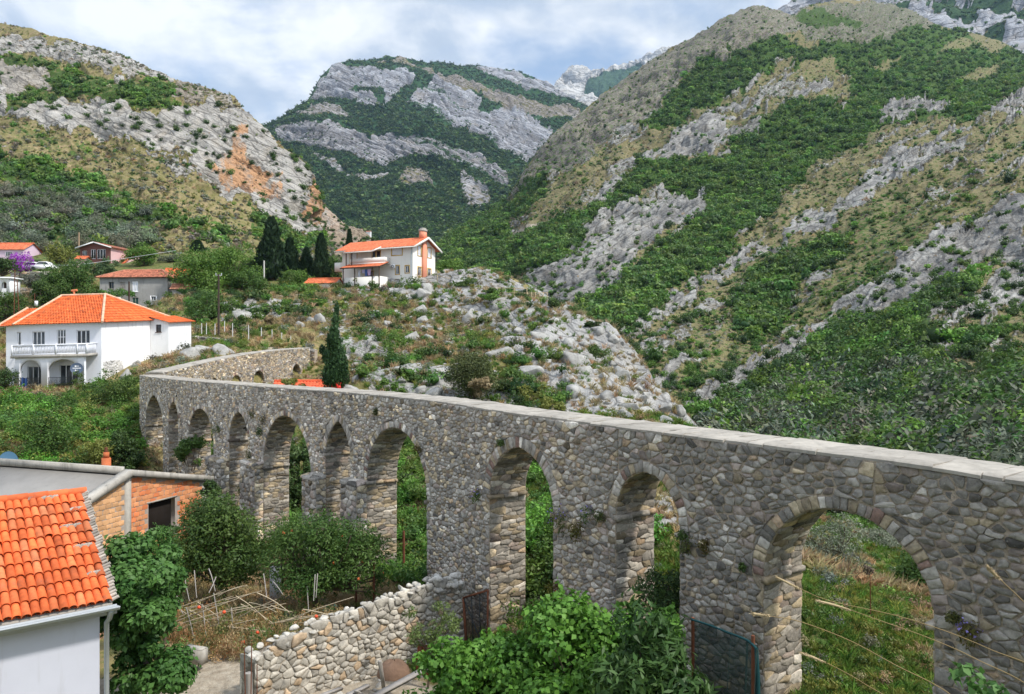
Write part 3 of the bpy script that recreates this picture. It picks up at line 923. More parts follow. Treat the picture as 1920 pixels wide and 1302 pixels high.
class Stones:
    """bevelled stones on a surface given in (a, b, height) coordinates"""
    def __init__(self):
        self.V, self.F, self.C = [], [], []

    def stone(self, poly, prot, col, gap=.012, rnd=R_):
        # drop very short edges, round the corners a little
        pts = []
        n = len(poly)
        for i in range(n):
            p, q = poly[i - 1], poly[i]
            if (p[0] - q[0]) ** 2 + (p[1] - q[1]) ** 2 > 4e-4:
                pts.append(q)
        if len(pts) < 3:
            return
        rp = []
        n = len(pts)
        for i in range(n):
            a, b = pts[i], pts[(i + 1) % n]
            if n < 7:
                rp.append((a[0] * .95 + b[0] * .05, a[1] * .95 + b[1] * .05))
                rp.append((a[0] * .07 + b[0] * .93, a[1] * .07 + b[1] * .93))
            else:
                rp.append(a)
        pts = []
        n = len(rp)
        for i in range(n):
            a, b = rp[i], rp[(i + 1) % n]
            pts.append(a)
            dx, dy = b[0] - a[0], b[1] - a[1]
            if dx * dx + dy * dy > .006 and n < 14:
                f, o = rnd.uniform(.35, .65), rnd.uniform(-.10, .07)
                pts.append((a[0] + dx * f - dy * o, a[1] + dy * f + dx * o))
        n = len(pts)
        gap *= rnd.uniform(.25, 1.7)
        cx = sum(p[0] for p in pts) / n
        cy = sum(p[1] for p in pts) / n
        r = max(.02, (sum(math.hypot(p[0] - cx, p[1] - cy) for p in pts) / n))
        s0 = max(.55, 1 - gap / r)
        tx, ty = rnd.uniform(-.09, .09), rnd.uniform(-.13, .08)
        base = len(self.V)
        for (s, hh, j) in ((s0, -.03, .0), (s0 * .985, prot * .72, .012), (s0 * .91, prot, .03)):
            for p in pts:
                dx, dy = (p[0] - cx) * s, (p[1] - cy) * s
                k = 1 + rnd.uniform(-j, j) * 1.5
                self.V.append((cx + dx * k, cy + dy * k, hh + ((tx * dx + ty * dy) + rnd.uniform(-1, 1) * j * .25 if hh > 0 else 0)))
                self.C.append(col)
        self.V.append((cx + rnd.uniform(-.2, .2) * r, cy + rnd.uniform(-.2, .2) * r, prot * (1 + rnd.uniform(-.35, .35))))
        self.C.append(col)
        for k in (0, 1):
            for i in range(n):
                a = base + k * n + i
                b = base + k * n + (i + 1) % n
                self.F.append((a, b, b + n, a + n))
        for i in range(n):
            self.F.append((base + 2 * n + i, base + 2 * n + (i + 1) % n, base + 3 * n))

    def into(self, mb, fn):
        if not self.V:
            return
        V = np.array(self.V)
        mb.add(fn(V[:, 0], V[:, 1], V[:, 2]), self.F, np.array(self.C))


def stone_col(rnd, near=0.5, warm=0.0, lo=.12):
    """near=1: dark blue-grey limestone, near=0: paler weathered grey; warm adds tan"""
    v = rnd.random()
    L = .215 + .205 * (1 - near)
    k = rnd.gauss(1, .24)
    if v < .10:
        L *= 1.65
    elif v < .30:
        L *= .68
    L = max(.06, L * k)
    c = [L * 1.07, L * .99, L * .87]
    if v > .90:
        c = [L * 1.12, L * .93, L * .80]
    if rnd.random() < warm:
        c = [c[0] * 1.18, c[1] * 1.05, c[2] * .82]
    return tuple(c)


def catmull(t, pts):
    pts = np.asarray(pts, float)
    out = np.empty((len(t), pts.shape[1]))
    for i, u in enumerate(t):
        k = min(int(u), len(pts) - 2)
        f = u - k
        p0, p1, p2, p3 = pts[max(k - 1, 0)], pts[k], pts[k + 1], pts[min(k + 2, len(pts) - 1)]
        out[i] = .5 * (2 * p1 + (p2 - p0) * f + (2 * p0 - 5 * p1 + 4 * p2 - p3) * f * f + (3 * p1 - p0 - 3 * p2 + p3) * f ** 3)
    return out


class Wall:
    """a masonry wall along a curve. top: [(picture x, picture y, D)] from near end to far end; front is on the side given by sgn"""
    def __init__(self, top, sgn, thick, base):
        t = np.linspace(0, len(top) - 1, 500)
        c = catmull(t, np.array([P(*a) for a in top]))
        seg = np.linalg.norm(np.diff(c[:, :2], axis=0), axis=1)
        self.s = np.concatenate([[0], np.cumsum(seg)])
        self.X, self.Y, self.Z = c.T
        tx, ty = np.gradient(self.X, self.s), np.gradient(self.Y, self.s)
        k = np.ones(41) / 41
        pad = lambda v: np.convolve(np.pad(v, 20, mode='edge'), k, 'valid')
        tx, ty = pad(tx), pad(ty)
        l = np.hypot(tx, ty)
        self.nx, self.ny = -ty / l * sgn, tx / l * sgn
        self.px = CX + FPX * self.X / self.Y
        self.thick, self.base, self.sgn = thick, base, sgn
        self.len = self.s[-1]

    def s_at(self, x):
        o = np.argsort(self.px)
        return float(np.interp(x, self.px[o], self.s[o]))

    def z_at(self, x, y):
        return (CY - y) / FPX * float(np.interp(self.s_at(x), self.s, self.Y))

    def ztop(self, s):
        return np.interp(s, self.s, self.Z)

    def w(self, s, z, h):
        """(along, height, out of the front face) to the world"""
        s = np.asarray(s, float)
        nx, ny = np.interp(s, self.s, self.nx), np.interp(s, self.s, self.ny)
        return np.stack([np.interp(s, self.s, self.X) + nx * h, np.interp(s, self.s, self.Y) + ny * h, np.broadcast_to(z, s.shape)], -1)


class Arch:
    def __init__(self, wl, xl, xr, xc, yc, ledge=None, point=0.0, flat=1.0):
        a, b = sorted((wl.s_at(xl), wl.s_at(xr)))
        self.s0, self.s1 = a, b
        self.c, self.r = (a + b) / 2, (b - a) / 2
        self.zc = wl.z_at(xc, yc)
        self.rise = self.r * flat
        self.zs = self.zc - self.rise
        self.point = point
        self.ledge = ledge

    def low(self, s):
        """underside height at s"""
        u = np.clip(np.abs((s - self.c) / self.r), 0, 1)
        k = np.sqrt(1 - u ** 2)
        if self.point:
            k = k * (1 - self.point) + self.point * (1 - u)
        return self.zs + self.rise * k

    def hit(self, s, z, m=0.0):
        if abs(s - self.c) > self.r + m:
            return False
        if z <= self.zs:
            return abs(s - self.c) < self.r
        return ((s - self.c) / (self.r + m)) ** 2 + ((z - self.zs) / (self.rise + m)) ** 2 < 1

    def push(self, s, z, m):
        if z <= self.zs:
            if abs(s - self.c) < self.r:
                return (self.c + math.copysign(self.r, s - self.c), z)
            return (s, z)
        d = math.sqrt(((s - self.c) / (self.r + m)) ** 2 + ((z - self.zs) / (self.rise + m)) ** 2)
        if d < 1:
            d = max(d, .05)
            return (self.c + (s - self.c) / d, self.zs + (z - self.zs) / d)
        return (s, z)


def mat_mortar(name, c0, c1):
    m, t = new_mat(name)
    pos = t.n('ShaderNodeNewGeometry').outputs['Position']
    n1 = t.noise(pos, 5.0, 6, .6)
    n2 = t.noise(pos, 22.0, 5, .65)
    c = t.ramp(n1, [(.3, c0), (.7, c1)])
    c = t.mix(.5, c, t.ramp(n2, [(.3, (.12, .10, .085)), (.65, (.42, .36, .28))]))
    v = t.n('ShaderNodeTexVoronoi', {'Vector': pos, 'Scale': 4.5}, feature='F1')
    finish(t, c, .95, t.math('ADD', n2, t.math('MULTIPLY', v.outputs[0], -1.2)), .8, .05, .1)
    return m


STONE = mat_stone('aqueduct_stone')
JAMB = mat_stone('pier_side_stone', (.80, .765, .715))
MORTAR = mat_mortar('lime_mortar', (.36, .285, .215), (.50, .41, .32))
COPING = mat_simple('coping_stone', (.37, .345, .305), .95, .45, 6.0, .8, .02, attr=True, dirt=((.17, .16, .14), .6))


def clad_wall(wl, arches, name_parent, sw, sh, near_fn, warm_fn, seed, prot=.05, back=False, vous=(.2, .3), jambs=True, szfn=None):
    rnd = random.Random(seed)
    root = name_parent
    # body: lime-mortar core with the openings through it
    mb = MB()
    ss = set(np.linspace(0, wl.len, max(8, int(wl.len / .5))).tolist())
    for a in arches:
        ss = {s for s in ss if not (a.s0 - .05 < s < a.s1 + .05)}
    cols = [(s, None) for s in ss]
    for a in arches:
        for u in np.cos(np.linspace(math.pi, 0, 25)):
            cols.append((a.c + a.r * u, a))
    cols.sort(key=lambda q: q[0])
    S, LOW = [], []
    for i, (s, a) in enumerate(cols):
        if a is not None and abs(s - a.s0) < 1e-6:
            S.append(s); LOW.append(wl.base)
        S.append(s); LOW.append(float(a.low(s)) if a is not None else wl.base)
        if a is not None and abs(s - a.s1) < 1e-6:
            S.append(s); LOW.append(wl.base)
    S, LOW = np.array(S), np.array(LOW)
    top = wl.ztop(S) - .02
    for h, fl in ((0.0, wl.sgn < 0), (-wl.thick, wl.sgn > 0)):
        lo, hi = wl.w(S, LOW, h), wl.w(S, top, h)
        V = np.concatenate([lo, hi])
        n = len(S)
        i = np.arange(n - 1)
        keep = np.abs(np.diff(S)) > 1e-6
        F = np.stack([i, i + 1, i + 1 + n, i + n], -1)[keep]
        mb.add(V, F[:, ::-1] if fl else F, (1, 1, 1))
    lo, lo2 = wl.w(S, LOW, 0), wl.w(S, LOW, -wl.thick)
    n = len(S)
    i = np.arange(n - 1)
    mb.add(np.concatenate([lo, lo2]), np.stack([i, i + n, i + 1 + n, i + 1], -1), (1, 1, 1))
    for s in (0.0, wl.len):
        z1 = float(wl.ztop(s))
        q = np.concatenate([wl.w(np.array([s, s]), np.array([wl.base, z1]), 0), wl.w(np.array([s, s]), np.array([z1, wl.base]), -wl.thick)])
        mb.add(q, [(0, 1, 2, 3)], (1, 1, 1))
    mb.build('wall_core', MORTAR, root)

    ring = {id(a): rnd.uniform(*vous) for a in arches}
    inside = lambda s, z: z < wl.ztop(s) - .06 and not any(a.hit(s, z, ring[id(a)] * .97) for a in arches)
    faces = MB()
    for (hoff, flip) in ([(0, 1)] + ([(-wl.thick, -1)] if back else [])):
        st = Stones()
        s_lo = 0
        while s_lo < wl.len:
            # bays so that stone size can change along the wall
            s_hi = min(wl.len, s_lo + 6.0)
            k = szfn((s_lo + s_hi) / 2) if szfn else 1.0
            zt = float(wl.ztop(np.linspace(s_lo, s_hi, 9)).max())
            for (x, y), poly in cells(s_lo, s_hi, wl.base + .6, zt + .02, sw * k, sh * k, rnd, inside=inside, course=1.25):
                zt_ = wl.ztop(x) - .015
                pl = []
                for (p, q) in poly:
                    q = min(q, zt_)
                    for a in arches:
                        p, q = a.push(p, q, ring[id(a)])
                    pl.append((p, q))
                st.stone(pl, prot * rnd.uniform(.5, 1.35), stone_col(rnd, near_fn(x), warm_fn(x, y)), .021)
            s_lo = s_hi
        st.into(faces, lambda a, b, h: wl.w(a, b, (h + hoff) if flip > 0 else (hoff - h)))
    faces.build('face_stone', STONE, root)

    for a in arches:
        # voussoirs round the head of the opening
        st = Stones()
        rw = ring[id(a)]
        arc = math.pi * a.r
        nv = max(9, int(arc / .13))
        th = 0.0
        edges = np.linspace(0, math.pi, nv + 1)
        edges[1:-1] += np.array([rnd.uniform(-.2, .2) for _ in range(nv - 1)]) * math.pi / nv
        def pt(t, rr):
            s = a.c + (a.r + rr) * math.cos(t)
            z = a.zs + (a.rise + rr) * math.sin(t)
            if a.point and rr < .05:
                z = float(a.low(s)) if abs(s - a.c) < a.r else z
            return (s, z)
        for k in range(nv):
            t0, t1 = edges[k], edges[k + 1]
            ro = rw * rnd.uniform(.86, 1.08)
            poly = [pt(t0, .0), pt(t0, ro), pt(t1, ro), pt(t1, .0)]
            col = stone_col(rnd, near_fn(a.c) * .9, .25)
            if rnd.random() < .05:
                col = (.24, .16, .13)
            st.stone(poly, prot * rnd.uniform(.7, 1.3), col, .010)
        vm = MB()
        st.into(vm, lambda A, B, h: wl.w(A, B, h))
        vm.build('arch_ring', STONE, root)
        if not jambs:
            continue
        # coursed stones lining the two sides and the underside: (length along the outline, depth)
        zb = wl.base + .3
        tt = np.linspace(0, math.pi, 49)
        line = [(a.s1, zb), (a.s1, a.zs)] + [(a.c + a.r * math.cos(t), float(a.low(np.array(a.c + a.r * math.cos(t))))) for t in tt[1:-1]] + [(a.s0, a.zs), (a.s0, zb)]
        line = np.array(line)
        dl = np.concatenate([[0], np.cumsum(np.hypot(*np.diff(line, axis=0).T))])
        tan = np.gradient(line, dl, axis=0)
        tan /= np.hypot(*tan.T)[:, None] + 1e-9
        nin = np.stack([-tan[:, 1], tan[:, 0]], -1)
        cen = np.array([a.c, a.zs - .4])
        sg = np.sign(((cen - line) * nin).sum(1))
        nin *= np.where(sg == 0, 1, sg)[:, None]
        st = Stones()
        q0 = dl[-1]
        for (x, y), poly in cells(0, wl.thick, 0, q0, .31, .115, rnd, jit=.42, drop=.2, course=2.2):
            st.stone(poly, prot * .8 * rnd.uniform(.3, 1.5), stone_col(rnd, .45, .30), .010)
        def lin(A, B, h):
            s = np.interp(B, dl, line[:, 0]) + np.interp(B, dl, nin[:, 0]) * h
            z = np.interp(B, dl, line[:, 1]) + np.interp(B, dl, nin[:, 1]) * h
            return wl.w(s, z, -A)
        jm = MB()
        st.into(jm, lin)
        # impost ledge: a course of flat stones sticking out at the springing
        st2 = Stones()
        for side in (a.s1, a.s0):
            zl = a.zs if a.ledge is None else a.ledge
            inn = -1 if side == a.s1 else 1
            x = -.06
            while x < wl.thick:
                L = rnd.uniform(.3, .6)
                zt = zl + rnd.uniform(-.02, .02)
                pr = rnd.uniform(.07, .15)
                x1 = min(x + L - .02, wl.thick)
                c = stone_col(rnd, .35, .4)
                z0 = zt - rnd.uniform(.09, .14)
                V = []
                for aa in (x, x1):
                    for zq in (z0, zt):
                        for ii in (-.02, pr * rnd.uniform(.8, 1.1)):
                            V.append(wl.w(np.array([side + inn * ii]), np.array([zq + (.02 if ii > 0 else 0) * -1]), -aa)[0])
                jm.add(np.array(V), np.array([(0, 1, 3, 2), (4, 6, 7, 5), (0, 4, 5, 1), (2, 3, 7, 6), (0, 2, 6, 4), (1, 5, 7, 3)]), c)
                x += L
        jm.build('arch_lining', JAMB, root)
    return rnd


def coping(wl, root, rnd, thick=.055, over=.03, tilt=.02):
    mb = MB()
    s = 0.0
    while s < wl.len:
        L = rnd.uniform(.3, .8)
        s1 = min(wl.len, s + L)
        n = 7
        col = np.array([1, .985, .96]) * rnd.uniform(.86, 1.08)
        z0 = rnd.uniform(-.007, .007)
        of, ob = over + rnd.uniform(-.05, .045), over + rnd.uniform(-.04, .06)
        a = np.linspace(s + .002, s1 - .002, 3)
        h = np.concatenate([[of], np.linspace(of - .05, -wl.thick + .03, n - 2), [-wl.thick - ob]])
        G = []
        for q in a:
            zt = float(wl.ztop(q)) + z0 + thick
            row = wl.w(np.full(n, q), np.full(n, zt), h)
            row[:, 2] += np.array([-.03] + [rnd.uniform(-.014, .014) for _ in range(n - 2)] + [-.03])
            row[:, :2] += np.array([rnd.uniform(-.02, .02) for _ in range(2)])
            G.append(row)
        G = np.array(G)
        B = G.copy()
        B[..., 2] = np.array([float(wl.ztop(q)) for q in a])[:, None] - .03
        mb.grid(G, col, flip=wl.sgn > 0)
        # sides of the slab
        for ed in (lambda A: A[:, 0], lambda A: A[:, -1], lambda A: A[0], lambda A: A[-1]):
            t, b = ed(G), ed(B)
            m = len(t)
            i = np.arange(m - 1)
            mb.add(np.concatenate([t, b]), np.stack([i, i + 1, i + 1 + m, i + m], -1), col * .95)
        s = s1
    return mb.build('coping', COPING, root)


# ---- the long front of the aqueduct, running away from the right edge to the corner
AQ = Wall([(2700, 985, 8.1), (2300, 945, 9.3), (1920, 906, 10.8), (1783, 884, 11.65), (1664, 866, 12.4), (1527, 849, 13.4), (1356, 827, 14.95), (1150, 801, 17.5), (942, 773, 21.0), (800, 752, 24.7), (638, 736, 29.8), (533, 729, 33.6), (427, 721, 38.6), (320, 712, 45.0), (262, 705, 50.0)], 1, 1.28, -11.0)
# the front must face the camera's side
_m = AQ.w(np.array([AQ.len / 2]), np.array([0.]), 1.0)[0] - AQ.w(np.array([AQ.len / 2]), np.array([0.]), 0.0)[0]
if _m[0] > 0:
    AQ.nx, AQ.ny = -AQ.nx, -AQ.ny
    AQ.sgn = -AQ.sgn
arches = [Arch(AQ, 1432, 1752, 1580, 957, None, 0, 1.0), Arch(AQ, 1155, 1275, 1215, 887, None, 0, 1.15), Arch(AQ, 918, 1038, 985, 841, None, .1, 1.05), Arch(AQ, 688, 801, 745, 803, None, 0, 1.02),
          Arch(AQ, 611, 658, 634, 790, None, .3, 1.3), Arch(AQ, 494, 584, 549, 782, None, 0, 1.05), Arch(AQ, 430, 466, 447, 773, None, .1, 1.2), Arch(AQ, 353, 401, 377, 767, None, 0, 1.0), Arch(AQ, 316, 335, 326, 753, None, .2, 1.25), Arch(AQ, 273, 306, 287, 741, None, .15, 1.05)]
aq = empty('aqueduct', AQ.w(np.array([AQ.len * .3]), np.array([-8.5]), -.6)[0], 'long grey stone aqueduct with ten open arches crossing the valley floor', 'aqueduct')
sx = lambda x: AQ.s_at(x)
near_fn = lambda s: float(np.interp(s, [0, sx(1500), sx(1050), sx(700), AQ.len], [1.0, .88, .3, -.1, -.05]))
warm_fn = lambda s, z: .22 if s > sx(1100) else .10
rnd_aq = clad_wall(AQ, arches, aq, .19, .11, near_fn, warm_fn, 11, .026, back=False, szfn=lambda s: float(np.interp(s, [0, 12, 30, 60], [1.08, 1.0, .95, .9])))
coping(AQ, aq, rnd_aq)

# stepped-out feet of the piers, each capped by a sloping ledge
def buttress(xa, xb, ytop, out=.42):
    s0, s1 = sorted((sx(xa), sx(xb)))
    zt = AQ.z_at((xa + xb) / 2, ytop)
    mb = MB()
    q = [AQ.w(np.array([s]), np.array([z]), h)[0] for s in (s0, s1) for z in (AQ.base, zt) for h in (.0, out)]
    mb.mi = 0
    mb.add(np.array(q), np.array([(0, 1, 3, 2), (4, 6, 7, 5), (2, 3, 7, 6), (1, 5, 7, 3)]), (1, 1, 1))
    rnd = random.Random(int(xa))
    st = Stones()
    for (x, y), poly in cells(s0, s1, AQ.base + .5, zt, .30, .2, rnd, drop=.1, course=1.4):
        st.stone(poly, .05 * rnd.uniform(.6, 1.3), stone_col(rnd, .3, .15), .012)
    mb.mi = 1
    st.into(mb, lambda a, b, h: AQ.w(a, b, h + out))
    for s_, d in ((s0, -1), (s1, 1)):
        st = Stones()
        for (x, y), poly in cells(0, out, AQ.base + .5, zt, .26, .17, rnd, drop=.1, course=2):
            st.stone(poly, .03 * rnd.uniform(.6, 1.3), stone_col(rnd, .2, .6), .01)
        st.into(mb, lambda a, b, h, s_=s_, d=d: AQ.w(s_ + d * h, b, a))
    st = Stones()
    for (x, y), poly in cells(s0 - .05, s1 + .05, -.05, out + .08, .4, .3, rnd, drop=.05):
        st.stone(poly, .07 * rnd.uniform(.8, 1.2), stone_col(rnd, .3, .3), .008)
    st.into(mb, lambda a, b, h: AQ.w(a, zt + h + .10 - b * .22, b))
    return mb.build('pier_foot', [MORTAR, STONE], aq)


for a in [(466.5, 493.5, 868), (584.5, 610.5, 895), (658.5, 687.5, 905), (401.5, 429.5, 862)]:
    buttress(*a)

# ---- the wing that turns back from the corner
WG = Wall([(306, 699.5, 51.0), (350, 689, 54.5), (410, 675, 59.5), (470, 664, 64), (530, 656.5, 68.5), (581, 653, 72.5)], 1, 1.2, -6.5)
_m = WG.w(np.array([WG.len / 2]), np.array([0.]), 1.0)[0] - WG.w(np.array([WG.len / 2]), np.array([0.]), 0.0)[0]
if _m[1] > 0:
    WG.nx, WG.ny = -WG.nx, -WG.ny
    WG.sgn = -WG.sgn
wg_arch = [Arch(WG, 396, 408, 402, 709, None, 0, 1.0), Arch(WG, 434, 452, 443, 704, None, 0, 1.05), Arch(WG, 475, 496, 486, 695, None, 0, 1.2), Arch(WG, 548, 564, 556, 683, None, .1, 1.25)]
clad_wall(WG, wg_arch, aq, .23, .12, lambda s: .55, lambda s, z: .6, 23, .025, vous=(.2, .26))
coping(WG, aq, rnd_aq)
# ------------------------------------------------------------------ leaves, shrubs, trees
def unit(v):
    return v / (np.linalg.norm(v, axis=-1, keepdims=True) + 1e-9)


def leaf_quads(C, size, axis, nrm, aspect=.5, fold=.18):
    """folded kite-shaped leaves"""
    n = len(C)
    axis = unit(axis)
    side = unit(np.cross(axis, nrm))
    up = np.cross(side, axis)
    size = np.broadcast_to(size, (n,))[:, None]
    w = size * aspect * .5
    V = np.stack([C - axis * size * .5, C + side * w - axis * size * .05 + up * w * fold * 2, C + axis * size * .5, C - side * w - axis * size * .05 + up * w * fold * 2], 1)
    return V.reshape(-1, 3), np.arange(4 * n).reshape(n, 4)


def leaf_cloud(rs, lobes, n, size, aspect=.5, pal=((.045, .10, .018), (.09, .16, .03)), upbias=.45, shell=.62, jitter=.35, lobe_var=.28, lo=None, droop=0.0):
    """n leaves over a set of lobes (centre, radii); returns V, F, colours"""
    lobes_c = np.array([l[0] for l in lobes], float)
    lobes_r = np.array([np.broadcast_to(l[1], (3,)) for l in lobes], float)
    wt = (lobes_r[:, 0] * lobes_r[:, 1] + lobes_r[:, 0] * lobes_r[:, 2])
    k = rs.choice(len(lobes), n, p=wt / wt.sum())
    d = unit(rs.normal(size=(n, 3)))
    r = shell + (1.06 - shell) * rs.random(n) ** .7
    r = np.where(rs.random(n) < .16, rs.random(n) ** .5, r)
    r = np.where(rs.random(n) < .10, rs.uniform(1.0, 1.32, n), r)
    C = lobes_c[k] + d * lobes_r[k] * r[:, None]
    if lo is not None:
        C[:, 2] = np.where(C[:, 2] < lo, lo + np.abs(C[:, 2] - lo) * .4, C[:, 2])
    nrm = unit(d + rs.normal(size=(n, 3)) * jitter + np.array([0, 0, upbias]))
    ax = unit(np.cross(nrm, unit(rs.normal(size=(n, 3)))) + d * .35 - np.array([0, 0, droop]))
    V, F = leaf_quads(C, size * rs.uniform(.65, 1.3, n), ax, nrm, aspect)
    a, b = np.array(pal[0]), np.array(pal[1])
    lt = rs.random(len(lobes))
    t = np.clip(.5 + (lt[k] - .5) * lobe_var * 3 + rs.normal(size=n) * .22, 0, 1)[:, None]
    c = (a * (1 - t) + b * t) * rs.uniform(.8, 1.2, n)[:, None]
    return V, F, np.repeat(c, 4, axis=0)


def make_lobes(rs, c, r, n, spread=.72, lr=(.34, .56), flat=.85):
    """lobes packed through an egg-shaped crown of radii r"""
    c, r = np.asarray(c, float), np.asarray(r, float)
    out = []
    for i in range(n):
        d = unit(rs.normal(size=3))
        q = rs.random() ** .33 * spread
        R = rs.uniform(*lr) * r.min()
        out.append((c + d * r * q, (R * rs.uniform(.9, 1.25), R * rs.uniform(.9, 1.25), R * flat)))
    return out


LEAF = mat_leaf('leaf', .34)
OLIVE_LEAF = mat_leaf('olive_leaf', .22, .55)
NEEDLE = mat_leaf('needle_foliage', .1, .65)
BARK = mat_simple('bark', (.12, .09, .065), .9, .4, 9.0, .8, .02)

PAL = dict(
    shrub=((.042, .088, .018), (.115, .175, .04)), dark=((.028, .060, .018), (.07, .12, .032)), bright=((.065, .15, .02), (.15, .25, .045)),
    olive=((.075, .095, .06), (.155, .175, .115)), pine=((.012, .030, .012), (.034, .068, .026)), oak=((.045, .105, .02), (.11, .185, .042)),
    yellow=((.13, .16, .03), (.24, .25, .06)), dry=((.26, .195, .10), (.38, .30, .17)), vine=((.06, .16, .02), (.14, .29, .045)), fig=((.042, .115, .022), (.10, .205, .048)), grey=((.13, .14, .105), (.22, .23, .18)))


def bush_mesh(seed, pal, nleaf, leaf, nl=7, flat=.8, aspect=.55, heart=.36):
    """a unit bush (radius about 1, standing on the origin): leaves over lobes and a dim twiggy heart"""
    rs = np.random.default_rng(seed)
    lobes = make_lobes(rs, (0, 0, .62), (.95, .95, .62), nl, .75, (.5, .8), flat)
    mb = MB()
    V, F, c = leaf_cloud(rs, lobes, nleaf, leaf, aspect, pal, lo=.02)
    mb.add(V, F, c)
    if not heart:
        return mb
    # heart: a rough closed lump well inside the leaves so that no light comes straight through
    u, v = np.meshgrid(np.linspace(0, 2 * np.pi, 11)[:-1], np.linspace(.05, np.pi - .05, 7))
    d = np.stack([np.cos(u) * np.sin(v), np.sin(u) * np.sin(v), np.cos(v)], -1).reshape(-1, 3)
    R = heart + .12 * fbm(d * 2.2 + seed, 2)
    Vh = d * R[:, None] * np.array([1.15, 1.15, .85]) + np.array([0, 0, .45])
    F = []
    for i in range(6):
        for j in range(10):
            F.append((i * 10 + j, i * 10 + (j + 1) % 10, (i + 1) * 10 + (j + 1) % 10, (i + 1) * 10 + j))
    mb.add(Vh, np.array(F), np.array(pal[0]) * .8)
    return mb


def arrays(mb):
    V = np.concatenate(mb.V)
    C = np.concatenate(mb.C)
    return V, [(l, s) for l, s in zip(mb.L, mb.S)], C


def swarm(name, protos, P_, S_, rs, mat, zsc=(.75, 1.25), kind='stuff', tint=None, bright=1.0):
    """many plants of one mass in one mesh"""
    mb = MB()
    pk = rs.integers(0, len(protos), len(P_))
    for k, pm in enumerate(protos):
        idx = np.nonzero(pk == k)[0]
        if not len(idx):
            continue
        V, LS, C = arrays(pm)
        m = len(idx)
        a = rs.random(m) * 6.283
        ca, sa = np.cos(a)[:, None], np.sin(a)[:, None]
        sc = S_[idx][:, None]
        zs = rs.uniform(zsc[0], zsc[1], m)[:, None]
        X = (V[None, :, 0] * ca - V[None, :, 1] * sa) * sc + P_[idx, 0:1]
        Y = (V[None, :, 0] * sa + V[None, :, 1] * ca) * sc + P_[idx, 1:2]
        Z = V[None, :, 2] * sc * zs + P_[idx, 2:3]
        tn = bright * np.clip(rs.lognormal(0, .22, m), .62, 1.42)[:, None, None] * (1 + rs.normal(size=(m, 1, 3)) * np.array([.10, .05, .08]))
        if tint is not None:
            tn = tn * tint[idx][:, None, :]
        CC = C[None] * tn
        mb.V.append(np.stack([X, Y, Z], -1).reshape(-1, 3))
        mb.C.append(np.clip(CC.reshape(-1, 3), 0, 1))
        off = (np.arange(m) * len(V))[:, None] + mb.nv
        for l, s in LS:
            mb.L.append((l[None, :] + off).ravel())
            mb.S.append(np.tile(s, m))
            mb.M.append(np.zeros(len(s) * m, int))
        mb.nv += m * len(V)
    o = mb.build(name, mat)
    return tag(o, kind=kind)


FAR = [bush_mesh(100 + i, PAL[k], 64, .42, 6) for i, k in enumerate(['shrub', 'oak', 'shrub', 'bright', 'dark', 'oak'])]
FAR_OLIVE = [bush_mesh(120 + i, PAL['olive'], 100, .32, 7, aspect=.4) for i in range(3)]
MID = [bush_mesh(130 + i, PAL[k], 260, .25, 9) for i, k in enumerate(['shrub', 'oak', 'dark', 'bright'])]
MID_OLIVE = [bush_mesh(140 + i, PAL['olive'], 420, .19, 10, aspect=.36) for i in range(3)]


def lump(mb):
    return mb


def individuals(name, label, cat, group, protos, pts, sc, rs, mat, zs=(.8, 1.2)):
    """plants one could count: every one its own object, sharing a few meshes"""
    first = []
    for k, (p, s) in enumerate(zip(pts, sc)):
        j = int(rs.integers(0, len(protos)))
        while len(first) <= j:
            o0 = protos[len(first)].build(name, mat)
            COL.objects.unlink(o0)
            first.append(o0)
        o = first[j].copy()
        COL.objects.link(o)
        o.location = [float(v) for v in p]
        o.rotation_euler = (0, 0, float(rs.random() * 6.283))
        s = float(s)
        o.scale = (s, s, s * float(rs.uniform(*zs)))
        tag(o, label, cat, group)
    for o0 in first:
        bpy.data.objects.remove(o0)


def dens_scrub(scale, forest=1.0, sparse=.05, rockp=.03):
    def f(q, fl):
        rock, gr, earth = fl[:, 0], fl[:, 1], fl[:, 3]
        cl = fbm(np.column_stack([q * .035, q[:, 0] * 0 + scale]), 3) * .5 + .5
        d = np.where(gr > .55, forest * np.clip((gr - .35) / .5, 0, 1) * (.45 + .8 * cl), sparse * (.25 + 1.8 * cl ** 2) * (gr + .25))
        if fl.shape[1] > 6:
            b = fl[:, 6]
            d = np.where(gr > .55, d * np.clip(.25 + b * 1.05, 0, 1), d + .45 * b ** 1.5)
        d = np.where(rock > .6, rockp * (1 + 5 * (fl[:, 6] if fl.shape[1] > 6 else 0)) * (.3 + 1.4 * cl), d)
        return d * (1 - np.clip(earth * 1.5, 0, 1))
    return f


rs = np.random.default_rng(77)
# the great slope
p, f, q = S2.scatter(140000, dens_scrub(1, .8, .2, .035), 201)
inolive = inpoly(q + rs.normal(size=q.shape) * 10, T4([(640, 900), (760, 850), (900, 740), (1080, 640), (1140, 600), (1330, 690), (1500, 640), (1720, 750), (1940, 700), (2400, 700), (2400, 1400), (600, 1400)]))
keep_ = ~((f[:, 1] > .55) & (p[:, 1] < 140) & (rs.random(len(p)) < .62))
p, f, q, inolive = p[keep_], f[keep_], q[keep_], inolive[keep_]
D = p[:, 1]
forest = f[:, 1] > .55
sz = np.where(forest, np.clip(rs.lognormal(.62, .33, len(p)), .8, 3.1), rs.lognormal(-.35, .5, len(p)))
sz = np.where(forest & (D < 140), rs.uniform(1.5, 3.0, len(p)), sz)
sz = np.where(f[:, 0] > .6, rs.uniform(.6, 1.7, len(p)), sz) * np.where(D > 420, 1.25, 1)
p[:, 2] -= sz * .15
px = sz / D * FPX
ind = ~forest & (q[:, 0] > 0) & (q[:, 0] < 1920) & (q[:, 1] < 860)
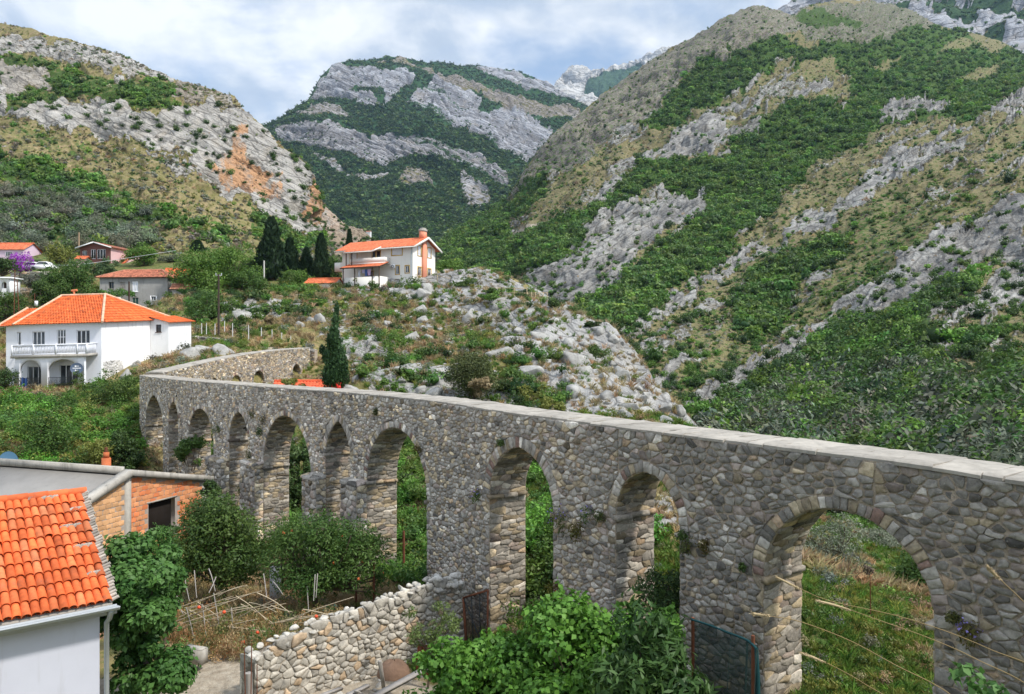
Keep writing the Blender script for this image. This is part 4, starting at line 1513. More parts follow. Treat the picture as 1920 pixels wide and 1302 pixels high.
rank = np.argsort(-np.where(ind, px, 0))[:290]
individuals('shrub', 'round green shrub dotted on the dry rocky mountainside across the gorge', 'shrub', 'shrubs scattered over the dry slope', MID, p[rank], sz[rank], rs, LEAF)
rest = np.ones(len(p), bool)
rest[rank] = False
ol = rest & inolive & forest & (rs.random(len(p)) < .55)
big = ol & (D < 130)
rank2 = np.argsort(np.where(big, D, 1e9))[:min(200, int(big.sum()))]
individuals('olive_tree', 'grey-green olive tree in the grove at the foot of the slope', 'olive tree', 'olive trees at the foot of the slope', MID_OLIVE, p[rank2], sz[rank2] * 1.15, rs, OLIVE_LEAF)
isr = np.zeros(len(p), bool)
isr[rank2] = True
swarm('olive_foliage', FAR_OLIVE, p[ol & ~isr], sz[ol & ~isr] * 1.1, rs, OLIVE_LEAF)
near = rest & ~ol & (D < 170)
swarm('undergrowth', MID, p[near], sz[near], rs, LEAF, bright=1.2)
far = rest & ~ol & ~near
swarm('forest', FAR, p[far], sz[far], rs, LEAF, bright=1.25)
# dry thorn bushes, asphodel and tussocks all over the grass
HEATH = [bush_mesh(160 + i, PAL[k], 40, .5, 4, heart=0) for i, k in enumerate(('dry', 'grey', 'shrub', 'olive', 'yellow'))] + [bush_mesh(170, ((.10, .08, .055), (.2, .165, .12)), 40, .5, 4, heart=0)]
def heath(q, f):
    cl = fbm(np.column_stack([q * .05, q[:, 0] * 0]), 3) * .5 + .5
    return np.where((f[:, 1] < .55) & (f[:, 0] < .7) & (f[:, 3] < .3), .25 + .75 * cl, .05)
p, f, q = S2.scatter(54000, heath, 221)
swarm('heath', HEATH, p, np.clip(rs.lognormal(-.75, .45, len(p)), .15, 1.6) * np.clip(p[:, 1] / 260, .6, 1.8), rs, LEAF, (.6, 1.2))

# the hill with the cliff
p, f, q = S1.scatter(42000, dens_scrub(2, .5, .16, .016), 202)
D = p[:, 1]
forest = f[:, 1] > .5
sz = np.where(forest, rs.uniform(.9, 2.2, len(p)), rs.uniform(.35, 1.0, len(p)))
sz = np.where(f[:, 0] > .6, rs.uniform(.7, 1.9, len(p)), sz)
p[:, 2] -= sz * .15
px = sz / D * FPX
ind = (f[:, 0] > .6) & (q[:, 0] > 0) & (q[:, 0] < 620)
rank = np.argsort(-np.where(ind, px, 0))[:min(240, int(ind.sum()))]
individuals('cliff_shrub', 'dark green bush clinging to the pale limestone cliff', 'shrub', 'bushes on the limestone cliff', MID, p[rank], sz[rank], rs, LEAF)
rest = np.ones(len(p), bool)
rest[rank] = False
olz = inpoly(q + rs.normal(size=q.shape) * 8, T1([(-300, 930), (0, 900), (300, 960), (500, 1040), (860, 1130), (820, 1302), (-300, 1302)])) & (rs.random(len(p)) < .75)
th = rest & olz & forest & (rs.random(len(p)) < .6)
swarm('olive_foliage', MID_OLIVE, p[th], sz[th] * 1.35, rs, OLIVE_LEAF, bright=1.2)
swarm('scrub_foliage', FAR, p[rest & ~(olz & forest)], sz[rest & ~(olz & forest)], rs, LEAF, bright=1.35)
p, f, q = S1b.scatter(1500, lambda q, f: np.full(len(q), .25), 208)
swarm('scrub_foliage', FAR, p, rs.uniform(.6, 1.6, len(p)), rs, LEAF)

p, f, q = S1.scatter(26000, heath, 222)
swarm('heath', HEATH, p, np.clip(rs.lognormal(-.65, .45, len(p)), .15, 1.4), rs, LEAF, (.6, 1.2))
# the far mountains: woods that read as one mass
p, f, q = S3.scatter(60000, dens_scrub(3, .9, .05, .05), 203)
swarm('forest', [bush_mesh(150 + i, PAL[k], 22, .6, 4) for i, k in enumerate(['dark', 'shrub', 'dark'])], p - np.array([0, 0, 1.5]), np.where(f[:, 1] > .55, rs.uniform(4, 9, len(p)), rs.uniform(2.5, 5, len(p))), rs, LEAF, (.6, 1.0))
p, f, q = S5.scatter(9000, dens_scrub(4, .9, .05, .06), 204)
swarm('forest', FAR[:2], p, rs.uniform(3, 7, len(p)), rs, LEAF, (.6, 1.0))
# ------------------------------------------------------------------ buildings
def frame(O, ux, ku=0.0, kv=0.0):
    """local (u along the front to the right, v into the house, w up) to the world; ku, kv let the old walls lean off level"""
    O = np.asarray(O, float)
    ux = np.asarray(ux, float) / np.hypot(*ux)
    uy = np.array([-ux[1], ux[0]])

    def T(V):
        V = np.asarray(V, float)
        V2 = V.reshape(-1, 3)
        X = O[0] + V2[:, 0] * ux[0] + V2[:, 1] * uy[0]
        Y = O[1] + V2[:, 0] * ux[1] + V2[:, 1] * uy[1]
        Z = O[2] + V2[:, 2] + ku * V2[:, 0] + kv * V2[:, 1]
        return np.stack([X, Y, Z], -1).reshape(V.shape)
    return T


def side_frame(T, u):
    """the frame of the wall that faces +u at u: its own u runs into the house"""
    return lambda V: T(np.stack([u - np.asarray(V)[..., 1], np.asarray(V)[..., 0], np.asarray(V)[..., 2]], -1))


def wall_holes(mb, T, u0, u1, w0, w1, holes, v=0.0, depth=.22, col=(1, 1, 1), top=None):
    """a wall face (facing -v) with openings that have reveals; top(u) gives a sloping head"""
    us = sorted({u0, u1, *[h[0] for h in holes], *[h[1] for h in holes]} | (set() if top is None else set(np.linspace(u0, u1, 13).tolist())))
    ws = sorted({w0, w1, *[h[2] for h in holes], *[h[3] for h in holes]})
    for i in range(len(us) - 1):
        for j in range(len(ws) - 1):
            a, b, c, d = us[i], us[i + 1], ws[j], ws[j + 1]
            um, wm = (a + b) / 2, (c + d) / 2
            if any(h[0] < um < h[1] and h[2] < wm < h[3] for h in holes):
                continue
            da = db = d
            if top is not None and j == len(ws) - 2:
                da, db = top(a), top(b)
            mb.add(T(np.array([(a, v, c), (b, v, c), (b, v, db), (a, v, da)])), np.array([(0, 1, 2, 3)]), col)
    for (a, b, c, d) in holes:
        q = [(a, v, c), (b, v, c), (b, v, d), (a, v, d)]
        r = [(x, v + depth, z) for x, _, z in q]
        mb.add(T(np.array(q + r)), np.array([(0, 4, 5, 1), (1, 5, 6, 2), (2, 6, 7, 3), (3, 7, 4, 0)]), col)


def window(T, parent, h, v=0.0, depth=.12, mats=None, nv=2, nh=1, sill=True, surround=None, fw=.06, shutter=False, name='window', label=None):
    a, b, c, d = h
    mb = MB()
    y0, y1 = v + depth - .05, v + depth
    for (p, q, r, s) in ((a, a + fw, c, d), (b - fw, b, c, d), (a + fw, b - fw, c, c + fw), (a + fw, b - fw, d - fw, d)):
        mb.box(p, q, y0, y1, r, s, T)
    for i in range(1, nv):
        x = a + (b - a) * i / nv
        mb.box(x - fw * .55, x + fw * .55, y0 + .004, y1, c + fw, d - fw, T)
    for i in range(1, nh):
        z = c + (d - c) * i / nh
        mb.box(a + fw, b - fw, y0 + .008, y1, z - fw * .4, z + fw * .4, T)
    if surround:
        s = surround
        for (p, q, r, t) in ((a - s, a, c - s, d + s), (b, b + s, c - s, d + s), (a, b, d, d + s), (a, b, c - s, c)):
            mb.mi = 1
            mb.box(p, q, v - .02, v + .03, r, t, T)
        mb.mi = 0
    elif sill:
        mb.box(a - .06, b + .06, v - .07, v + .02, c - .06, c - .002, T)
    o = mb.build(name, mats[:2] if surround else mats[0], parent)
    g_ = MB()
    if shutter:
        n = max(6, int((d - c) / .09))
        for i in range(n):
            z0 = c + fw + (d - c - 2 * fw) * i / n
            z1 = c + fw + (d - c - 2 * fw) * (i + .93) / n
            g_.add(T(np.array([(a + fw, y1 - .012, z0), (b - fw, y1 - .012, z0), (b - fw, y1 - .03, z1), (a + fw, y1 - .03, z1)])), np.array([(0, 1, 2, 3)]))
        g_.build('shutter', mats[3], o)
    else:
        g_.add(T(np.array([(a + .01, y1 - .015, c + .01), (b - .01, y1 - .015, c + .01), (b - .01, y1 - .015, d - .01), (a + .01, y1 - .015, d - .01)])), np.array([(0, 1, 2, 3)]))
        g_.build('pane', mats[2], o)
    if label:
        o['label'] = label
    return o


def roof_face(mb, A, B, C, Dp, tw=.22, row=.36, amp=.045, lift=.03, rnd=R_, base=(.60, .125, .03), var=.16, sub=6):
    """a tiled slope: A, B ends of the eave, C, Dp the upper corners above B and A; rows of barrel tiles lapping downhill"""
    A, B, C, Dp = (np.asarray(p, float) for p in (A, B, C, Dp))
    e = (B - A) / np.linalg.norm(B - A)
    nrm = np.cross(e, (C + Dp) / 2 - (A + B) / 2)
    nrm /= np.linalg.norm(nrm)
    if nrm[2] < 0:
        nrm = -nrm
    H = np.linalg.norm(((C + Dp) - (A + B)) / 2)
    nr = max(2, int(round(H / row)))
    tints = {}
    for j in range(nr):
        t0, t1 = j / nr, (j + 1.12) / nr
        t1 = min(t1, 1.0)
        L0, R0 = A + (Dp - A) * t0, B + (C - B) * t0
        L1, R1 = A + (Dp - A) * t1, B + (C - B) * t1
        u0, u1 = np.dot(L0 - A, e), np.dot(R0 - A, e)
        if u1 - u0 < .05:
            continue
        n = max(2, int((u1 - u0) / tw * sub)) + 1
        U = np.linspace(u0, u1, n)
        f = (U - u0) / (u1 - u0)
        ph = (U / tw) % 1.0
        prof = np.abs(np.sin(ph * np.pi)) * amp
        lo = L0 + (R0 - L0) * f[:, None] + nrm * (prof + lift)[:, None]
        up = L1 + (R1 - L1) * f[:, None] + nrm * (prof * .88)[:, None]
        fl = L0 + (R0 - L0) * f[:, None] - nrm * .005
        col = []
        for i in (U / tw).astype(int):
            k = (j, i)
            if k not in tints:
                b = rnd.gauss(1, var)
                g_ = rnd.gauss(0, .3)
                tints[k] = np.clip(np.array(base) * b + np.array([.02, .03, .015]) * g_, .01, 1)
            col.append(tints[k])
        col = np.array(col)
        i = np.arange(n - 1)
        F = np.stack([i, i + 1, i + 1 + n, i + n], -1)
        mb.add(np.concatenate([lo, up]), F, np.concatenate([col, col]))
        mb.add(np.concatenate([fl, lo]), F, np.concatenate([col * .75, col * .75]))


def ridge_tiles(mb, A, B, r=.11, step=.38, col=(.58, .13, .035), rnd=R_):
    A, B = np.asarray(A, float), np.asarray(B, float)
    n = max(1, int(np.linalg.norm(B - A) / step))
    for k in range(n):
        p, q = A + (B - A) * k / n, A + (B - A) * (k + 1.08) / n
        mb.tube([p, q], [r * 1.04, r * .9], 8, np.array(col) * rnd.uniform(.82, 1.15))


TILE = None


def mat_tile(name, k=1.0, dirt=.25):
    m, t = new_mat(name)
    pos = t.n('ShaderNodeNewGeometry').outputs['Position']
    a = t.n('ShaderNodeAttribute', attribute_name='Col').outputs[0]
    n1 = t.noise(pos, 7.0, 6, .65)
    n2 = t.noise(pos, 26.0, 4, .6)
    c = t.mix(1.0, a, t.ramp(n1, [(.3, .72 * k), (.55, 1.0 * k), (.75, 1.15 * k)]), 'MULTIPLY')
    c = t.mix(t.math('MULTIPLY', t.sstep(t.noise(pos, 2.3, 6, .7), .56, .72), dirt), c, (.16, .105, .075))
    finish(t, c, .8, n2, .35, .01, .25)
    return m


TILE = mat_tile('roof_tile')
OLDTILE = mat_tile('old_roof_tile', .85, .6)
WHITE = mat_simple('white_plaster', (.80, .80, .80), .9, .10, 1.4, .25, .01, dirt=((.40, .385, .36), .5))
SHADED_WHITE = mat_simple('shaded_white', (.76, .775, .82), .85, .06, 1.6, .2, .01, dirt=((.5, .5, .5), .2))  # white paint with the bluish shade of the front put into its colour
CREAM = mat_simple('cream_plaster', (.76, .73, .67), .9, .06, 1.0, .2, .01, dirt=((.5, .46, .4), .18))
OCHRE = mat_simple('ochre_trim', (.55, .36, .11), .8, .12, 4)
GREYP = mat_simple('weathered_grey_plaster', (.37, .36, .345), .95, .38, 1.1, .5, .03, dirt=((.13, .125, .12), .7))
LILAC = mat_simple('lilac_render', (.54, .555, .635), .9, .10, 1.3, .3, .01, dirt=((.36, .36, .38), .4))
PINK = mat_simple('pink_plaster', (.64, .42, .42), .9, .1, 1.2)
LPINK = mat_simple('mauve_plaster', (.66, .50, .60), .9, .1, 1.2)
REDWOOD = mat_simple('brown_cladding', (.19, .085, .07), .8, .2, 3)
CONC = mat_simple('raw_concrete', (.40, .375, .33), .95, .4, 4.5, .5, .012, dirt=((.12, .115, .105), .75))
CONC_ROOF = mat_simple('roof_screed', (.25, .24, .225), .95, .28, 1.2, .5, .01, dirt=((.17, .165, .16), .4))
CLAY = mat_simple('hollow_clay_brick', (1, 1, 1), .9, .2, 6, .4, .01, attr=True)
CLAYMORTAR = mat_simple('brick_mortar', (.36, .31, .27), .95, .3, 8, .5, .01)
FRAMEW = mat_simple('white_window_frame', (.82, .82, .82), .5, .04, 3, .05)
DARKWOOD = mat_simple('dark_wood', (.07, .04, .028), .7, .3, 8)
SHUTTER = mat_simple('shutter_slats', (.75, .76, .80), .5, .05, 3, .05)
GREYWOOD = mat_simple('grey_weathered_wood', (.30, .275, .25), .9, .35, 7, .6, .01)
RUST = mat_simple('rust', (.15, .055, .028), .9, .45, 14, .6, .005)
IRON = mat_simple('dark_iron', (.03, .035, .035), .6, .3, 10)
GALV = mat_simple('zinc', (.40, .43, .45), .5, .15, 6, .1, .004, spec=.5)
PALEWOOD = mat_simple('pale_cane', (.50, .41, .28), .8, .25, 12, .3, .005)
GREEN_PAINT = mat_simple('green_paint', (.03, .09, .07), .6, .2, 8)
PINKPIL = mat_simple('salmon_render', (.72, .29, .18), .85, .08, 1.5)
REDP = mat_simple('red_plastic', (.75, .03, .02), .5, .05, 4)


def mat_glass(name, col=(.015, .02, .025)):
    m, t = new_mat(name)
    pos = t.n('ShaderNodeNewGeometry').outputs['Position']
    n = t.noise(pos, .8, 3, .5)
    c = t.mix(t.sstep(n, .45, .6), col, tuple(min(1, 3.2 * v + .02) for v in col))
    finish(t, c, .12, n, .03, .01, .6)
    return m


GLASS = mat_glass('window_glass')
BLIND = mat_simple('curtained_glass', (.30, .32, .36), .25, .3, 5, .05, spec=.5)
WM = [FRAMEW, OCHRE, GLASS, SHUTTER]


def part(mb, name, m, parent, smooth=False):
    return mb.build(name, m, parent, smooth)


def box_part(name, m, parent, T, *b):
    mb = MB()
    mb.box(*b, T)
    return mb.build(name, m, parent)


# ================= the white house on the left
T = frame((-34.1, 62, 0), (.998, -.05), .028, .055)
wh = empty('white_house', T(np.array([[-4., 5., -3.6]]))[0], 'large white two-storey house with bright orange tiled hip roof and arched veranda', 'house')
mb = MB()
W1 = [(-7.22, -6.92, .25, 1.45), (-5.93, -4.85, .3, 1.45), (-3.82, -3.05, .3, 1.55), (-2.15, -.98, .3, 1.45)]
W0 = [(-6.35, -5.0, -3.0, -1.45), (-3.6, -2.0, -3.1, -1.4)]
wall_holes(mb, T, -8.2, 0, -4.6, 2.13, W1 + W0)
mb.mi = 1
wall_holes(mb, side_frame(T, 0.0), 0, 11.5, -4.2, 2.13, [])
wall_holes(mb, lambda V: T(np.stack([-8.2 + np.asarray(V)[..., 1], 11.5 - np.asarray(V)[..., 0], np.asarray(V)[..., 2]], -1)), 0, 11.5, -4.2, 2.13, [])
mb.add(T(np.array([(-8.2, 11.5, -4.2), (0, 11.5, -4.2), (0, 11.5, 2.13), (-8.2, 11.5, 2.13)])), np.array([(0, 3, 2, 1)]))
part(mb, 'wall', [SHADED_WHITE, WHITE], wh)
for h, n, m in zip(W1, (1, 3, 3, 3), (GLASS, GLASS, GLASS, GLASS)):
    window(T, wh, h, mats=[FRAMEW, OCHRE, m, SHUTTER], nv=n, nh=2 if h[0] == -3.82 else 1, fw=.07)
for h in W0:
    window(T, wh, h, mats=[FRAMEW, OCHRE, GLASS, SHUTTER], nv=3, sill=False)
mb = MB()
ez = 2.16
fA, fB, fC, fD = T(np.array([(-7.25, -.45, ez - .12), (.35, -.45, ez - .12), (-3.2, 5.75, 4.52), (-7.25, 5.75, 4.52)]))
roof_face(mb, fA, fB, fC, fD, .24, .38, .05, .035)
sB, = T(np.array([(.35, 11.9, ez - .12)]))
roof_face(mb, fB, sB, fC, fC, .24, .38, .05, .035)
bA, = T(np.array([(-7.25, 11.9, ez - .12)]))
roof_face(mb, sB, bA, fD, fC, .24, .5, .05, .035)
lA, lB, lC, lD = T(np.array([(-8.65, -.45, 1.93), (-7.2, -.45, 1.99), (-7.2, 3.2, 3.45), (-8.65, 3.2, 3.42)]))
roof_face(mb, lA, lB, lC, lD, .24, .38, .05, .035)
mb.add(T(np.array([(-8.65, 3.2, 3.4), (-7.2, 3.2, 3.4), (-7.2, 11.9, 2.0), (-8.65, 11.9, 2.0)])), np.array([(0, 1, 2, 3)]), (.55, .12, .03))
rf = part(mb, 'roof', TILE, wh)
mb = MB()
for a, b in ((fC, fB), (fD, fA), (fD, fC), (fC, sB), (lD, lA)):
    mb = MB()
    ridge_tiles(mb, a + (0, 0, .07), b + (0, 0, .05), .11, .4, (.62, .40, .27))
    part(mb, 'ridge_cap', TILE, rf)
mb = MB()
mb.tube(T(np.array([(-6.4, 6.2, 4.3), (-6.4, 6.2, 5.0)])), .09, 8, (.9, .5, .35))
mb.tube(T(np.array([(-6.62, 6.2, 5.0), (-6.12, 6.2, 5.05)])), .1, 8, (.9, .5, .35))
part(mb, 'chimney_pipe', mat_simple('clay_pipe', (.62, .22, .10), .8, .2, 8), rf)
# eave board
mb = MB()
mb.box(-8.6, .3, -.32, -.05, 1.98, 2.06, T)
part(mb, 'eave_board', SHADED_WHITE, wh)
# balcony
box_part('balcony_slab', CONC, wh, T, -6.75, -.3, -1.45, -.01, -.68, -.46)
mb = MB()
mb.box(-6.72, -.33, -1.42, -1.30, .30, .40, T)
mb.box(-6.72, -.33, -1.40, -1.32, -.455, -.36, T)
mb.box(-.43, -.33, -1.29, -.02, .30, .40, T)
mb.box(-6.72, -6.62, -1.29, -.02, .30, .40, T)
for u in np.arange(-6.62, -.4, .13):
    mb.box(u, u + .055, -1.385, -1.335, -.36, .30, T)
for v in np.arange(-1.2, -.1, .16):
    mb.box(-.405, -.355, v, v + .05, -.45, .30, T)
for u in (-6.72, -4.9, -3.0, -1.2, -.43):
    mb.box(u, u + .12, -1.425, -1.295, -.45, .42, T)
part(mb, 'balcony_railing', SHADED_WHITE, wh)
# arcade under the balcony
mb = MB()
def arcade(mb, spans, u0, u1, w0, w1, v, th):
    us = [u0, u1]
    for (a, b) in spans:
        us += list((a + b) / 2 + (b - a) / 2 * np.cos(np.linspace(0, np.pi, 19)))
    us = sorted(us)
    def low(u):
        for (a, b) in spans:
            if a - 1e-9 <= u <= b + 1e-9:
                r = (b - a) / 2
                return w1 - .18 - min(r, .95) + min(r, .95) * math.sqrt(max(0, 1 - ((u - (a + b) / 2) / r) ** 2))
        return w0
    for i in range(len(us) - 1):
        m_ = (us[i] + us[i + 1]) / 2
        ins = any(a < m_ < b for a, b in spans)
        la, lb = (low(us[i]), low(us[i + 1])) if ins else (w0, w0)
        q = [(us[i], v, la), (us[i + 1], v, lb), (us[i + 1], v, w1), (us[i], v, w1)]
        r = [(x, v + th, z) for x, _, z in q]
        F = [(0, 1, 2, 3), (7, 6, 5, 4), (0, 4, 5, 1)]
        mb.add(T(np.array(q + r)), np.array(F))
    for (a, b) in spans:
        zs = w1 - .18 - min((b - a) / 2, .95)
        for u in (a, b):
            mb.add(T(np.array([(u, v, w0), (u, v + th, w0), (u, v + th, zs), (u, v, zs)])), np.array([(0, 1, 2, 3)]))
    for u in (u0, u1):
        mb.add(T(np.array([(u, v, w0), (u, v + th, w0), (u, v + th, w1), (u, v, w1)])), np.array([(0, 1, 2, 3)]))
arcade(mb, [(-6.1, -4.25), (-3.72, -1.1)], -6.45, -.62, -3.3, -.685, -1.32, .25)
part(mb, 'arcade', SHADED_WHITE, wh)
box_part('veranda_floor', SHADED_WHITE, wh, T, -6.6, -.5, -1.5, -.01, -3.55, -3.31)
mb = MB()
for u in (-6.4, -4.1, -1.9, -.8):
    mb.box(u, u + .22, -1.3, -1.08, -5.6, -3.56, T)
part(mb, 'veranda_post', SHADED_WHITE, wh)
for a, b in ((-6.1, -4.25), (-3.72, -1.1)):
    mb = MB()
    for z in (-2.35, -2.95, -3.2):
        mb.box(a, b, -1.24, -1.21, z, z + .035, T)
    for u in np.arange(a + .04, b, .11):
        mb.box(u, u + .018, -1.235, -1.215, -3.2, -2.35, T)
    for u in np.arange(a + .2, b - .1, .44):
        mb.tube(T(np.array([(u + .12 * math.cos(t), -1.226, -2.65 + .12 * math.sin(t)) for t in np.linspace(0, 6.28, 9)])), .012, 4, cap=False)
    part(mb, 'veranda_railing', IRON, wh)
# lean-to annexe at the back right
mb = MB()
AW = (.55, 1.05, .95, 1.65)
Ta = lambda V: T(np.asarray(V) + np.array([0, 7.6, 0]))
wall_holes(mb, Ta, 0.02, 1.75, -1.3, 2.3, [AW], top=lambda u: 2.35 - .3 * u)
wall_holes(mb, side_frame(Ta, 1.75), 0, 4.4, -1.3, 1.82, [])
part(mb, 'annexe_wall', WHITE, wh)
window(Ta, wh, AW, mats=[DARKWOOD, OCHRE, GLASS, SHUTTER], nv=1, sill=True)
mb = MB()
a, b, c, d = Ta(np.array([(2.05, -.3, 1.80), (2.05, 4.7, 1.80), (-.1, 4.7, 2.42), (-.1, -.3, 2.42)]))
roof_face(mb, a, b, c, d, .24, .36, .05, .035)
part(mb, 'annexe_roof', TILE, wh)
# patch of bare masonry under a relieving arch in the side wall
Ts = side_frame(T, 0.0)
st = Stones()
rnd = random.Random(3)
for (x, y), poly in cells(.25, 3.2, -3.9, -1.2, .34, .2, rnd, inside=lambda x, y: ((x - 1.6) / 1.4) ** 2 + ((y + 2.6) / 1.3) ** 2 < 1 or (y < -2.6 and .2 < x < 2.9)):
    st.stone(poly, .035, tuple(np.array((.62, .60, .57)) * rnd.uniform(.75, 1.15)) if y > -3.1 else tuple(np.array((.50, .38, .28)) * rnd.uniform(.6, 1.1)), .015)
mb = MB()
st.into(mb, lambda a, b, h: Ts(np.stack([a, -h - .005, b], -1)))
part(mb, 'bare_masonry', STONE, wh)

# dish, towel and pots on the veranda
dc = T(np.array([[-1.05, -1.62, -1.62]]))[0]
dish = empty('satellite_dish', dc, 'round dark blue satellite dish with white marks on the veranda corner of the white house', 'satellite dish')
mb = MB()
ax = unit(np.array([.42, -.9, .15]))
sx_ = unit(np.cross(ax, (0, 0, 1.)))
up_ = np.cross(sx_, ax)
def dish_pt(r, t, d=0.0):
    return dc + (sx_ * math.cos(t) + up_ * math.sin(t)) * r + ax * (.35 * r * r - d)
G = np.array([[dish_pt(.46 * k / 6, t) for t in np.linspace(0, 2 * np.pi, 29)] for k in range(7)])
mb.grid(G)
G2 = np.array([[dish_pt(.46 * k / 6, t, .02) for t in np.linspace(0, 2 * np.pi, 29)] for k in range(7)])
mb.grid(G2, flip=True)
DISHM = mat_simple('dish_paint', (.075, .105, .16), .5, .12, 4, .1)
part(mb, 'reflector', DISHM, dish, True)
mb = MB()
def mark(x0, x1, y0, y1):
    mb.add(np.array([dc + sx_ * x + up_ * y + ax * (.35 * (x * x + y * y) + .008) for x, y in ((x0, y0), (x1, y0), (x1, y1), (x0, y1))]), np.array([(0, 1, 2, 3)]))
mark(-.16, .04, .17, .21)
mark(.04, .14, .14, .24)
for k in range(8):
    mark(-.30 + k * .075, -.245 + k * .075, -.01, .055)
mark(-.06, .03, -.22, -.13)
mark(.06, .12, -.20, -.10)
part(mb, 'marking', FRAMEW, dish)
mb = MB()
mb.bar(dc - ax * .03, dc - ax * .35 - np.array([0, 0, .1]), .04)
mb.bar(dc + ax * .0 - up_ * .40, dc + ax * .42 - up_ * .12, .022)
part(mb, 'arm', IRON, dish)
mb = MB()
tw = np.array([[(-5.98 + .55 * i / 8, -1.255 - .05 * math.sin(i * 1.6) - .02 * j / 8, -2.30 - .85 * j / 8 + .05 * math.sin(i)) for i in range(9)] for j in range(9)])
mb.grid(T(tw))
tag(mb.build('towel', mat_simple('blue_cloth', (.03, .07, .20), .95, .3, 6), origin=T(np.array([[-5.7, -1.3, -2.7]]))[0]), 'dark blue towel hung over the left veranda railing of the white house', 'towel')
POT = mat_simple('flower_pot', (1, 1, 1), .8, .15, 9, attr=True)
for k, (u, c) in enumerate([(-5.6, (.7, .68, .64)), (-5.1, (.45, .14, .08)), (-4.6, (.5, .16, .09)), (-3.45, (.7, .7, .68)), (-3.0, (.5, .17, .1)), (-2.6, (.55, .10, .06)), (-2.1, (.6, .12, .08)), (-1.5, (.45, .15, .09))]):
    o = T(np.array([[u, -1.05, -3.30]]))[0]
    po = empty('potted_plant', o, ['white pot with green plant behind left veranda railing', 'small terracotta pot under left veranda arch beside the white pot', 'rightmost terracotta pot under the left veranda arch', 'white pot at the left foot of the right veranda arch', 'terracotta pot next to the white pot under right veranda arch', 'red pot near the middle of the right veranda arch', 'red pot right of the middle under right veranda arch', 'brown pot below the satellite dish on the veranda'][k], 'potted plant', 'pots on the veranda')
    mb = MB()
    mb.tube([o, o + (0, 0, .2)], [.09, .13], 9, c)
    part(mb, 'pot', POT, po)
    mb = MB()
    rs_ = np.random.default_rng(k)
    V, F, c_ = leaf_cloud(rs_, [(o + np.array([0, 0, .36]), (.16, .16, .2))], 60, .09, .5, PAL['shrub'])
    mb.add(V, F, c_)
    part(mb, 'foliage', LEAF, po)

# ================= the cream house on the knoll
T = frame((-15.3, 115, 0), (.898, -.44))
hh = empty('hill_house', T(np.array([[-7., 3., 9.]]))[0], 'cream two-storey house on top of the rocky knoll, salmon chimney strip', 'house')
def ux(x):
    k = (x - CX) / FPX
    return (115 * k + 15.3) / (.898 + .44 * k)
def vx(x):
    k = (x - CX) / FPX
    return (-15.3 - 115 * k) / (.898 * k - .44)
zt = lambda y, D: (CY - y) / FPX * D
mb = MB()
FU = [(ux(734.8), ux(753.6), 14.35, 15.45), (ux(698), ux(704), 13.75, 15.15), (ux(706), ux(713), 13.75, 15.15), (ux(657), ux(669), 13.5, 15.1)]
FL = [(ux(742), ux(748.4), 11.35, 12.65), (ux(760), ux(767), 11.5, 12.55), (ux(688), ux(700), 10.0, 12.0)]
wall_holes(mb, T, -13.6, 0, 8.6, 15.75, FU + FL)
Tg = side_frame(T, 0.0)
GU = [(vx(783.6), vx(789.5), 14.3, 15.8), (vx(802), vx(808), 14.3, 15.8)]
GL = [(vx(783.6), vx(790), 11.15, 12.45), (vx(802), vx(808), 11.15, 12.45)]
wall_holes(mb, Tg, 0, 6.5, 8.2, 16.4, GU + GL, top=lambda v: 15.75 + 1.5 * (1 - abs(v - 3.25) / 3.25))
mb.add(T(np.array([(-13.6, 0, 8.2), (-13.6, 6.5, 8.2), (-13.6, 6.5, 15.75), (-13.6, 3.25, 17.2), (-13.6, 0, 15.75)])), [(0, 1, 2, 3, 4)])
mb.add(T(np.array([(-13.6, 6.5, 8.2), (0, 6.5, 8.2), (0, 6.5, 15.75), (-13.6, 6.5, 15.75)])), np.array([(3, 2, 1, 0)]))
part(mb, 'wall', CREAM, hh)
window(T, hh, FU[0], mats=WM, surround=.16, shutter=True, nv=1)
for h in FU[1:3]:
    window(T, hh, h, mats=[DARKWOOD, OCHRE, GLASS, SHUTTER], nv=1, nh=2, surround=.12)
window(T, hh, FU[3], mats=WM, surround=.12, nv=1, shutter=True)
for h in FL[:2]:
    window(T, hh, h, mats=WM, surround=.14, nv=2)
window(T, hh, FL[2], mats=[DARKWOOD, OCHRE, GLASS, SHUTTER], nv=2, surround=.12, name='doorway')
for h in GU:
    window(Tg, hh, h, mats=WM, surround=.16, nv=1, shutter=True)
for h in GL:
    window(Tg, hh, h, mats=WM, surround=.16, nv=2)
mb = MB()
A, B, C, D_ = T(np.array([(-14.5, -.8, 15.45), (.85, -.8, 15.45), (.85, 3.25, 17.32), (-14.5, 3.25, 17.32)]))
roof_face(mb, A, B, C, D_, .26, .4, .05, .03, base=(.66, .19, .085), var=.1)
E_, F_ = T(np.array([(.85, 7.3, 15.45), (-14.5, 7.3, 15.45)]))
roof_face(mb, E_, F_, D_, C, .26, .4, .05, .03, base=(.66, .19, .085), var=.1)
rf = part(mb, 'roof', TILE, hh)
mb = MB()
for p, q in ((B, C), (C, E_), (A, D_), (D_, F_)):
    mb.bar(p - (0, 0, .16), q - (0, 0, .16), .06, .34)
mb.bar(A - (0, 0, .1), B - (0, 0, .1), .06, .16)
part(mb, 'fascia', CREAM, rf)
